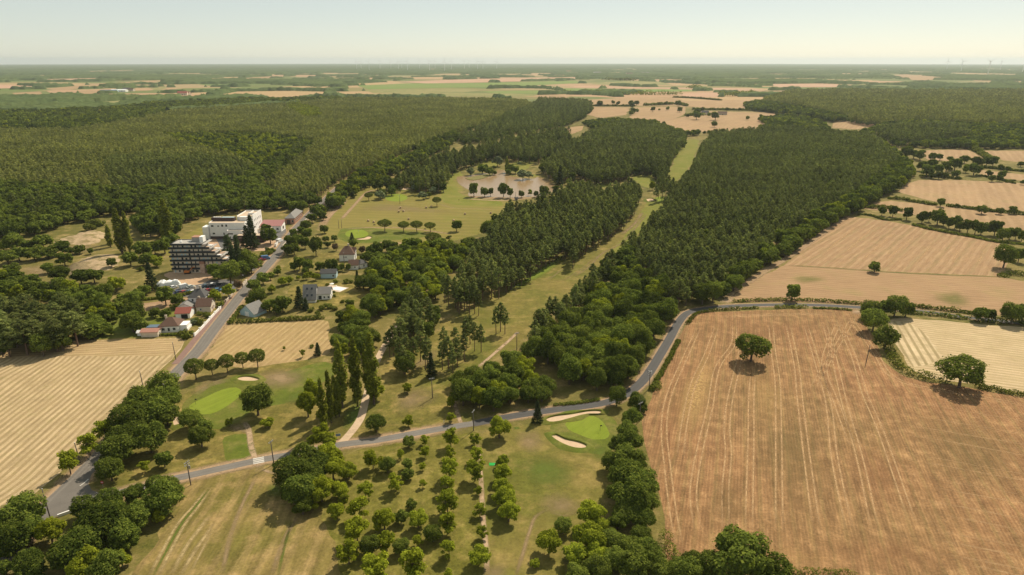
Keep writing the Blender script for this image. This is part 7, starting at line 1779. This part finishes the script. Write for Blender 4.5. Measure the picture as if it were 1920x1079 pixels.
# ---- white wrapped pile
def crumple(L, W_, h, seed):
    rs = np.random.default_rng(seed)
    nx_, ny_ = 22, 9
    V_, F_ = [], []
    for i in range(nx_):
        for j in range(ny_):
            u, v2 = i / (nx_ - 1), j / (ny_ - 1)
            edge = min(u, 1 - u) * 14; ev = min(v2, 1 - v2) * 6
            z = h * min(1, edge) * min(1, ev) * (0.7 + .5 * float(vnoise(np.array(u * 9), np.array(v2 * 4), seed))) + rs.normal(0, .06) * (min(edge, ev) > .5)
            V_.append(((u - .5) * L + rs.normal(0, .05), (v2 - .5) * W_ + rs.normal(0, .05) + .5 * math.sin(u * 5), max(z, -.05)))
    for i in range(nx_ - 1):
        for j in range(ny_ - 1):
            a = i * ny_ + j
            F_.append((a, a + ny_, a + ny_ + 1, a + 1))
    return V_, F_
wp = obj('wrapped_pile', mesh('wrapped_pile', *crumple(11.5, 4.2, 2.2, 4), C_PLASTIC)); wp.location = G(*z8(630, 120)); wp.rotation_euler = (0, 0, R(22)); tag(wp, 'long pile of material wrapped in white plastic by the car park', 'wrapped pile')
# ---- pond hut
hp = house(968, 376, 0, 2.6, 2.2, 2.0, .7, C_GREY, T_SLATE, 'tiny grey pump hut on the near bank of the pond', name='pump_hut', cat='hut', doors=[('f', 0, .8, 1.7, C_WOOD)])
# ---- far farms
for i, (fx, fy, rz, L_, W_, h_, rs_, wl, rf, lb) in enumerate([(1050 + 1300 / 4.8, 110 + 508 / 4.8, 10, 16, 9, 5, 4, C_CREAM, T_SLATE, 'stone farmhouse among trees in the far tan fields'), (1050 + 1460 / 4.8, 110 + 508 / 4.8, -8, 18, 9, 4, 3, C_STONE, T_BROWN, 'long low farm barn right of the far farmhouse'),
    (188, 213, 6, 22, 12, 5, 3, C_WHITE, T_PINK, 'pale building with pinkish roof in the far left forest'), (132, 217, 0, 14, 9, 4, 3, C_CREAM, T_GREY, 'small roof peeping out of the far left forest'), (343, 179, 12, 30, 16, 7, 6, C_CREAM, T_RED, 'red-roofed farm in front of the far yellow-green trees'), (352, 178.5, -20, 20, 14, 6, 5, C_CREAM, T_RED, 'second red-roofed farm building on the far left'),
    (224, 172.5, 0, 55, 20, 6, 3, C_WHITE, C_PLASTIC, 'long white-roofed sheds of the far left hamlet'), (238, 170.5, 15, 24, 14, 6, 5, C_WHITE, T_SLATE, 'slate-roofed house in the far left hamlet'), (247, 171.5, -10, 20, 12, 6, 5, C_CREAM, T_BROWN, 'brown-roofed house in the far left hamlet'), (205, 173, 0, 60, 18, 5, 3, C_BLUE, C_STEEL, 'bluish shed left of the far hamlet'),
    (1120, 139, 0, 60, 30, 10, 8, C_WHITE, T_GREY, 'pale village house on the hazy plain'), (1180, 141, 10, 50, 26, 9, 8, C_CREAM, T_BROWN, 'brown-roofed village house on the hazy plain'), (1210, 140, -10, 60, 30, 9, 8, C_WHITE, T_GREY, 'white village house right on the hazy plain'), (1066, 136.5, 0, 50, 26, 9, 8, C_WHITE, T_PINK, 'pink-roofed house on the hazy plain')]):
    house(fx, fy, rz, L_, W_, h_, rs_, wl, rf, lb, name='farm_building', cat='farm building', wins=[('f', -L_ * .25, h_ * .5, L_ * .08, h_ * .3), ('f', L_ * .25, h_ * .5, L_ * .08, h_ * .3)], doors=[('f', 0, L_ * .08, h_ * .6, C_WOOD)])
# ================================================================ VEHICLES, POLES, SMALL THINGS
def loft(secs):
    V_, F_ = [], []
    n = len(secs[0])
    for s_ in secs: V_ += s_
    for i in range(len(secs) - 1):
        for j in range(n):
            F_.append((i * n + j, i * n + (j + 1) % n, (i + 1) * n + (j + 1) % n, (i + 1) * n + j))
    F_.append(tuple(reversed(range(n)))); F_.append(tuple((len(secs) - 1) * n + j for j in range(n)))
    return V_, F_
def wheel_vf(x, y, r_=.32, w=.2, n=12):
    V_, F_ = [], []
    for s_ in (-w / 2, w / 2):
        for i in range(n):
            a = 2 * math.pi * i / n
            V_.append((x + r_ * math.cos(a), y + s_, r_ + r_ * math.sin(a)))
    for i in range(n):
        F_.append((i, (i + 1) % n, n + (i + 1) % n, n + i))
    F_.append(tuple(reversed(range(n)))); F_.append(tuple(n + i for i in range(n)))
    return V_, F_
def car(px, py, rz, col, label, van=False, cat=None):
    root = empty('parked_van' if van else 'parked_car', G(px, py), R(rz)); tag(root, label, cat or ('van' if van else 'car'))
    root.location.z = 0.03
    w = .95 if van else .86
    paint = plain('paint_' + '_'.join('%02d' % int(c * 99) for c in col), col, 0.3, 0.5, var=0.05)
    def sec(x, z0, z1, hw, hw2=None):
        hw2 = hw2 or hw
        return [(x, -hw, z0), (x, hw, z0), (x, hw2, z1), (x, -hw2, z1)]
    if van:
        part('body', [loft([sec(-2.5, .35, 2.3, w, w * .93), sec(1.1, .35, 2.3, w, w * .93), sec(1.75, .35, 1.35, w, w * .95), sec(2.5, .35, 1.0, w * .95, w * .85)])], paint, root)
        part('windscreen', [loft([sec(1.2, 1.42, 2.12, w * .9, w * .82), sec(1.74, 1.38, 1.5, w * .9, w * .88)])], C_GLASS, root)
    else:
        part('body', [loft([sec(-2.1, .35, .85, w * .92, w * .85), sec(-1.9, .25, .95, w), sec(1.2, .25, .92, w), sec(2.1, .3, .7, w * .9, w * .8)])], paint, root)
        part('cabin', [loft([sec(-1.75, .94, 1.0, w * .9, w * .88), sec(-1.2, .94, 1.45, w * .92, w * .76), sec(.3, .93, 1.45, w * .92, w * .76), sec(1.05, .93, .97, w * .9, w * .88)])], C_GLASS, root)
        part('roof', [loft([sec(-1.3, 1.452, 1.5, w * .76, w * .7), sec(.35, 1.452, 1.5, w * .76, w * .7)])], paint, root)
    for x in (-1.35, 1.35):
        for s_ in (-1, 1):
            wh = part('wheel', [wheel_vf(x, s_ * (w - .06), .34)], C_BLACK, root)
            part('hubcap', [wheel_vf(x, s_ * (w + .02), .2, .1)], C_FRAME, wh)
    for s_ in (-.6, .6):
        part('headlight', [box(2.06 if not van else 2.46, 2.16 if not van else 2.55, s_ - .15, s_ + .15, .58, .7)], C_FRAME, root)
        part('tail_light', [box(-2.16 if not van else -2.54, -2.08 if not van else -2.48, s_ - .12, s_ + .12, .68, .8)], C_BRICK, root)
    return root
P8 = lambda x, y: z8(x, y)
WHT, BLU, REDC, TEAL, DRK, SIL = (.75, .75, .73), (.03, .05, .12), (.30, .02, .025), (.02, .07, .10), (.025, .028, .032), (.4, .42, .44)
car(*z8(712, 172), 60, WHT, 'small white pickup beside the white wrapped pile')
car(*z8(880, 168), 55, WHT, 'big white van in the car park', True)
car(*z8(980, 163), 55, (.62, .66, .6), 'pale car right of the big white van')
car(*z8(782, 252), 58, BLU, 'dark blue car, leftmost in the front parking row')
car(*z8(876, 250), 58, REDC, 'dark red car in the front parking row')
car(*z8(962, 244), 58, TEAL, 'teal car beside the white one in the front parking row')
car(*z8(1020, 242), 58, WHT, 'white car, last of the front parking row')
car(*z8(1215, 152), 58, TEAL, 'dark teal car in the rear row near the trees')
car(*z8(1288, 148), 58, DRK, 'black car in the rear parking row')
car(*z8(1322, 130), 58, WHT, 'white car in the rear parking row near the trees')
car(*z8(1400, 130), 58, DRK, 'dark car, last of the rear parking row')
car(*z8(1255, 222), 58, REDC, 'red car half hidden by the round bright tree')
car(*z8(1405, 215), 10, (.10, .22, .35), 'blue car under the roadside tree')
car(419, 514.5, 20, WHT, 'white car in the shade of the tall conifers')
car(524.5, 454.5, 75, WHT, 'white van parked at the clinic gate', True)
car(498.5, 486.5, 20, (.08, .17, .33), 'blue van parked on the clinic drive', True)
car(492, 489, 40, REDC, 'reddish car beside the blue van')
car(633, 355, 85, SIL, 'grey car driving on the far main road')
ex = empty('excavator', G(352, 513.5), R(20)); tag(ex, 'orange excavator at the foot of the stepped block', 'excavator')
for s_ in (-1, 1):
    part('track', [loft([[(x, s_ * .9 - .25, z) for x, z in ((-1.5, .1), (1.5, .1), (1.7, .4), (1.4, .7), (-1.4, .7), (-1.7, .4))], [(x, s_ * .9 + .25, z) for x, z in ((-1.5, .1), (1.5, .1), (1.7, .4), (1.4, .7), (-1.4, .7), (-1.7, .4))]])], C_BLACK, ex)
part('body', [box(-1.7, 1.0, -1.1, 1.1, .85, 1.7)], C_ORANGE, ex)
part('cab', [box(.1, 1.3, .2, 1.1, 1.702, 2.8)], C_GLASS, ex)
part('boom', [loft([[(1.0, -.15, 1.3), (1.0, .15, 1.3), (1.0, .15, 1.8), (1.0, -.15, 1.8)], [(3.0, -.12, 3.2), (3.0, .12, 3.2), (3.0, .12, 3.6), (3.0, -.12, 3.6)], [(4.6, -.1, 2.6), (4.6, .1, 2.6), (4.6, .1, 2.9), (4.6, -.1, 2.9)]])], C_ORANGE, ex)
part('bucket', [box(4.3, 5.0, -.4, .4, .6, 1.3), loft([[(4.5, -.08, 1.3), (4.7, -.08, 1.3), (4.7, .08, 1.3), (4.5, .08, 1.3)], [(4.5, -.08, 2.8), (4.7, -.08, 2.8), (4.7, .08, 2.8), (4.5, .08, 2.8)]])], C_BLACK, ex)

# ---- utility poles
POLE = plain('weathered_pole', (0.14, 0.115, 0.095), 0.95, 0.1, var=0.25)
POLEC = plain('concrete_pole', (0.30, 0.28, 0.25), 0.95, 0.1, var=0.2)
INS = plain('porcelain', (0.62, 0.64, 0.62), 0.3, 0.5)
WIREM = plain('wire', (0.05, 0.05, 0.05), 0.6, 0.3)
TOPS = {}
def pole(key, px, py, h, label, style='wood', lean=(0, 0), rz=0.0, name='utility_pole'):
    p = G(px, py)
    root = empty(name, p, R(rz)); tag(root, label, 'pole')
    m = POLE if style != 'concrete' else POLEC
    r0 = .17 if h > 4 else .1
    part('mast', [tube([(0, 0, -.3), (lean[0] * .5, lean[1] * .5, h * .5), (lean[0], lean[1], h)], [r0, r0 * .85, r0 * .62], 8)], m, root, True)
    x, y = lean
    if style in ('arms', 'twin', 'cross'):
        arms = [h - .25] if style == 'arms' else [h - .25, h - 1.0]
        for a in arms:
            ar = part('crossarm', [box(x - .95, x + .95, y - .07, y + .07, a - .06, a + .06)], POLEC, root)
            for u in (-.8, -.27, .27, .8):
                part('insulator', [tube([(x + u, y, a + .06), (x + u, y, a + .34)], [.09, .06], 6)], INS, ar)
        if style == 'twin':
            part('transformer', [tube([(x + .35, y - .3, h - 2.2), (x + .35, y - .3, h - 1.3)], [.24, .24], 8)], POLEC, root)
    elif style == 'cap':
        part('cap', [tube([(x, y, h), (x, y, h + .06)], [r0 * .8, r0 * .2], 8)], INS, root)
    if style == 'cross':
        part('jumper', [box(x - .9, x + .9, y - .03, y + .03, h + .1, h + .16), box(x - .03, x + .03, y - .9, y + .9, h + .1, h + .16)], INS, root)
    TOPS[key] = p + Vector((lean[0], lean[1], h))
    return root
pole('junction', 95, 974, 9.0, 'tall dark pole leaning beside the low culvert wall', 'cap', (-.25, 0))
pole('edge', 150.5, 868, 6.6, 'pole between two small trees on the hay field edge', 'cap', (-.35, 0))
pole('oaks', 268.5, 726, 6.2, 'thin pole behind the roadside oak clump', 'cap', (-.2, 0))
pole('hay', 330, 675, 7.4, 'thin pole at the corner of the striped hay field', 'cap', (-.25, 0))
pole('twin', 358, 910, 7.4, 'twin-armed pole by the lane with box near its top', 'twin', (-.1, 0), 70)
pole('cross', 513.5, 871, 7.6, 'dark pole with crossarm just right of the crosswalk', 'arms', (-.1, 0), 70)
pole('orchard', 888, 808, 7.0, 'plain pole beside the lane above the orchard strip', 'arms', (0, 0), 70)
pole('dry', 811, 747, 7.6, 'pole standing alone in the dry grass', 'arms', (-.05, 0), 20)
pole('fair', 969, 657, 7.4, 'pole at the edge of the copse beside the fairway path', 'arms', (0, 0), 20)
pole('lane', 1217, 729, 6.6, 'pole with white crossed insulators at the lane bend', 'cross', (0, 0), 40)
pole('hedge', 1199, 790, 6.6, 'pole with a crossarm rising from the tall field hedge', 'arms', (0, 0), 40)
pole('stubble', 1624, 679, 7.0, 'leaning pole in the stubble field near the round hedge trees', 'cap', (.35, 0))
pole('pair1', 635.5, 428.5, 6.4, 'left pole of the pair on the driving range', 'cap')
pole('pair2', 641, 428.5, 6.4, 'right pole of the pair on the driving range', 'cap')
pole('range', 750, 383, 7.0, 'single pole in front of the far range green', 'cap')
pole('short', 184.5, 938, 2.4, 'short dark post at the mouth of the lane', 'cap', name='post')
pole('thin', 15.5, 959, 2.2, 'thin post at the bottom corner of the hay field', 'cap', name='post')
pole('mast', 380, 391, 14.0, 'tall thin mast in front of the left forest', 'cap')
pole('villa', 646, 500, 8.0, 'pole among the trees beside the villa', 'cap')
pole('pump', 966.5, 376, 7.0, 'pole beside the pump hut at the pond', 'cap')
def lamp(px, py, h, label):
    root = empty('street_lamp', G(px, py), R(-20)); tag(root, label, 'street lamp')
    part('mast', [tube([(0, 0, -.2), (0, 0, h)], [.09, .06], 8)], POLE, root)
    part('arm', [box(0, 1.1, -.04, .04, h - .08, h)], POLE, root)
    part('lamp_head', [box(.8, 1.5, -.14, .14, h - .2, h - .082)], INS, root)
lamp(455, 540, 7.0, 'street lamp by the reddish tree at the car park entrance')
lamp(418.5, 569, 5.0, 'street lamp beside the round bright tree')
lamp(484.5, 504.5, 4.2, 'street lamp near the clinic drive')
def wires(name, a, b, label, offs=((-.8, .1), (-.27, .1), (.27, .1), (.8, .1))):
    A, B = TOPS[a], TOPS[b]
    root = empty(name, A); tag(root, label, 'power line')
    d = (B - A); n_ = Vector((-d.y, d.x, 0)).normalized()
    for o_, z_ in offs:
        pts = []
        for i in range(9):
            t = i / 8
            q_ = d * t + n_ * o_; q_.z += z_ - 4 * t * (1 - t) * d.length * .018
            pts.append(q_)
        V_, F_ = [], []
        for q_ in pts:
            V_ += [(q_.x, q_.y, q_.z), (q_.x + n_.x * .03, q_.y + n_.y * .03, q_.z), (q_.x, q_.y, q_.z + .03)]
        for i in range(8):
            for j in range(3):
                F_.append((i * 3 + j, i * 3 + (j + 1) % 3, i * 3 + 3 + (j + 1) % 3, i * 3 + 3 + j))
        part('wire', [(V_, F_)], WIREM, root)
wires('power_line', 'twin', 'cross', 'wires from the twin-armed pole to the crosswalk pole')
wires('power_line', 'cross', 'orchard', 'wires along the lane from crosswalk pole to orchard pole')
wires('power_line', 'dry', 'fair', 'wires from the dry grass pole to the fairway pole')
wires('power_line', 'fair', 'lane', 'wires across the copse to the lane bend pole')
wires('power_line', 'lane', 'hedge', 'wires from the lane bend pole into the tall hedge')
# ---- signs
sg1 = empty('road_sign', G(193.5, 914)); tag(sg1, 'small red and white road sign under the junction trees', 'sign')
part('post', [tube([(0, 0, -.1), (0, 0, 1.5)], [.04, .04], 6)], POLEC, sg1)
def disc(r_, y, z, n=14, t=.03):
    V_ = [(r_ * math.cos(2 * math.pi * i / n), y - t, z + r_ * math.sin(2 * math.pi * i / n)) for i in range(n)] + [(r_ * math.cos(2 * math.pi * i / n), y, z + r_ * math.sin(2 * math.pi * i / n)) for i in range(n)]
    return V_, [tuple(range(n)), tuple(reversed(range(n, 2 * n)))] + [(i, n + i, n + (i + 1) % n, (i + 1) % n) for i in range(n)]
part('sign_face', [disc(.42, -.05, 1.6)], plain('sign_red', (0.55, 0.05, 0.06), 0.5, 0.3), sg1)
part('sign_band', [box(-.3, .3, -.1, -.082, 1.52, 1.68)], INS, sg1)
sg2 = empty('path_sign', G(634.6, 822), R(10)); tag(sg2, 'small blue-grey notice board where the gravel path meets the lane', 'sign')
part('board', [box(-.7, .7, -.05, .03, .7, 1.5)], plain('sign_blue', (0.16, 0.24, 0.33), 0.5, 0.3), sg2)
for s_ in (-.6, .6): part('post', [tube([(s_, .08, -.1), (s_, .08, 1.5)], [.05, .05], 5)], POLE, sg2)
mk = empty('marker_post', G(832.5, 793)); tag(mk, 'tiny white marker post beside the lane', 'post')
part('post', [box(-.09, .09, -.05, .05, 0, .9)], INS, mk)
part('band', [box(-.095, .095, -.055, .055, .62, .74)], plain('sign_red', (0.55, 0.05, 0.06)), mk)
bt = empty('golf_mat', G(923, 871), 0); tag(bt, 'bright green tee mat at the practice fairway', 'mat')
part('mat', [box(-.9, .9, -.7, .7, .03, .08)], plain('mat_green', (0.03, 0.32, 0.07), 0.9, 0.1), bt)
part('tee_marker', [box(.7, .85, -.6, -.45, .082, .22)], INS, bt)
# ---- golf flags
FLAG = {'red': plain('flag_red', (0.5, 0.05, 0.05)), 'dark': plain('flag_dark', (0.04, 0.04, 0.05)), 'white': INS}
for px, py, c_, lb in [(1125, 809, 'dark', 'pin with dark flag on the bright green between the bunkers'), (367, 759, 'dark', 'pin with dark flag on the pale left green'), (860, 379, 'dark', 'dark pin flag near the pond on the range turf'), (748, 371, 'white', 'pin flag on the far range green'), (672, 438, 'white', 'pin flag on the green near the villa')]:
    fr = empty('golf_flag', G(px, py)); tag(fr, lb, 'golf flag')
    part('pin', [tube([(0, 0, 0), (0, 0, 2.2)], [.04, .035], 5)], INS if c_ == 'white' else FLAG['dark'], fr)
    part('flag', [box(.02, .55, -.015, .015, 1.75, 2.15)], FLAG[c_], fr)
# ---- bales
STRAW = plain('bale_straw', (0.46, 0.33, 0.20), 0.95, 0.1, var=0.25, scale=3.0)
STRAWE = plain('bale_end', (0.52, 0.38, 0.26), 0.95, 0.1, var=0.25, scale=5.0)
def bale_mesh():
    n = 20; V_, F_ = [], []
    for x, r_ in ((-.65, .55), (-.62, .70), (-.3, .75), (.3, .75), (.62, .70), (.65, .55)):
        for i in range(n):
            a = 2 * math.pi * i / n
            V_.append((x, r_ * math.cos(a), .74 + r_ * math.sin(a)))
    for j in range(5):
        for i in range(n):
            F_.append((j * n + i, j * n + (i + 1) % n, (j + 1) * n + (i + 1) % n, (j + 1) * n + i))
    return V_, F_
bv = bale_mesh()
BM = mesh('bale_roll', bv[0], bv[1], STRAW, True)
n = 20
BE = mesh('bale_ends', [bv[0][i] for i in range(n)] + [bv[0][5 * n + i] for i in range(n)], [tuple(range(n)), tuple(reversed(range(n, 2 * n)))], STRAWE)
for i, (x, y, lb) in enumerate([(805, 478, 'round bale below the far range green, upper of three'), (787, 518, 'round bale below the far range green, left of three'), (835, 513, 'round bale below the far range green, right of three'), (1063, 477, 'round bale left of the small umbrella pine'), (1113, 468, 'round bale in the shade of the small umbrella pine'), (483, 610, 'round bale farthest left on the range'), (538, 622, 'round bale beside the first umbrella pine'), (886, 592, 'round bale behind the line of umbrella pines'), (1335, 607, 'round bale behind the single leafy tree'), (1450, 541, 'round bale on the open middle of the range'), (1708, 531, 'round bale nearest the pine wood')]):
    px, py, _ = z5(x, y + 8, 0)
    r_ = empty('hay_bale', G(px, py), random.uniform(0, 3)); tag(r_, lb, 'hay bale', 'round bales on the range')
    obj('roll', BM, r_); obj('ends', BE, r_)
for x, y, lb in [(1050, 700, 'small bench under the fourth umbrella pine'), (1145, 700, 'small bench right of the fourth umbrella pine'), (543, 658, 'small dark bin beside the first umbrella pine')]:
    px, py, _ = z5(x, y, 0)
    bn = empty('bench', G(px, py)); tag(bn, lb, 'bench')
    part('seat', [box(-.7, .7, -.2, .2, .4, .47)], C_WOOD, bn)
    part('backrest', [box(-.7, .7, .16, .22, .5, .85)], C_WOOD, bn)
    for u in (-.6, .6): part('leg', [box(u - .04, u + .04, -.18, .18, -.02, .398)], C_WOOD, bn)
# ---- wind turbines
TW = plain('turbine_white', (0.78, 0.78, 0.76), 0.5, 0.3, var=0.03)
def blade_vf(ang, L_):
    c_, s_ = math.cos(ang), math.sin(ang)
    prof = [(1.2, .9), (L_ * .12, 1.9), (L_ * .5, 1.2), (L_ * .97, .35)]
    secs = []
    for r_, w in prof:
        q_ = []
        for a, b in ((-w, -.25), (w, -.25), (w * .6, .25), (-w * .6, .25)):
            q_.append((a * c_ + r_ * -s_ * -1 * -1 if False else a * c_ - r_ * s_ * -1 * 0 + (-r_ * s_), -5.2 + b, a * s_ + r_ * c_))
        secs.append(q_)
    return loft(secs)
def turbine(px, dkm, hub, bl, ang, rz, label):
    d = dkm * 1000.0
    x = (px - 960.0) / FPX * (d * CP + CAM_H * SP)
    root = empty('wind_turbine', (x, d, float(gz(x, d))), R(rz)); tag(root, label, 'wind turbine', 'wind turbines on the horizon')
    part('tower', [tube([(0, 0, -2), (0, 0, hub * .5), (0, 0, hub - 1.5)], [2.6, 2.1, 1.5], 12)], TW, root, True)
    part('nacelle', [box(-1.8, 1.8, -4.5, 6.0, hub - 1.7, hub + 2.0)], TW, root)
    hb = part('hub', [tube([(0, 0, -1.6), (0, 0, 0), (0, 0, 1.6)], [1.5, 1.9, 1.5], 10)], TW, root)
    hb.location = (0, -5.2, hub)
    for i in range(3):
        b_ = part('blade', [blade_vf(ang + i * 2.0944, bl)], TW, root)
        b_.location = (0, 0, hub)
tz = [187, 220, 278, 355, 434, 488, 512, 553, 640, 712, 752, 820, 870, 962, 997, 1058, 1096, 1196]
td = [9.0, 9.6, 8.0, 9.0, 9.0, 8.6, 10.0, 7.6, 9.2, 7.6, 9.8, 7.2, 9.2, 9.0, 10.0, 8.4, 9.2, 9.0]
for i, (a, d_) in enumerate(zip(tz, td)):
    turbine(620 + a / 3.84, d_, 98, 44, (i * 1.7) % 2.09, (i * 37) % 60 - 30, '%s wind turbine from the left in the central horizon row' % ORD[i])
for i, (a, d_, an) in enumerate([(1775, 8.4, .1), (1802, 7.2, .6), (1852, 5.6, 1.1), (1875, 8.0, .2), (1917, 6.6, 1.0)]):
    turbine(a, d_, 100, 48, an, i * 20 - 30, '%s wind turbine from the left in the hazy right group' % ORD[i])
# ================================================================ HAZE
k = NT('haze')
pv = k.n('ShaderNodeVolumePrincipled')
pv.inputs['Color'].default_value = (0.83, 0.92, 0.93, 1)
pv.inputs['Density'].default_value = 4.2e-5
pv.inputs['Anisotropy'].default_value = 0.3
k.lk(pv.outputs[0], k.out.inputs['Volume'])
b = 46000.0
V = [(x, y, z) for z in (-135.0, 185.0) for x, y in ((-b, -b), (b, -b), (b, b), (-b, b))]
hz = obj('haze', mesh('haze', V, [(3, 2, 1, 0), (4, 5, 6, 7), (0, 1, 5, 4), (1, 2, 6, 5), (2, 3, 7, 6), (3, 0, 4, 7)], k.m))
hz['kind'] = 'stuff'
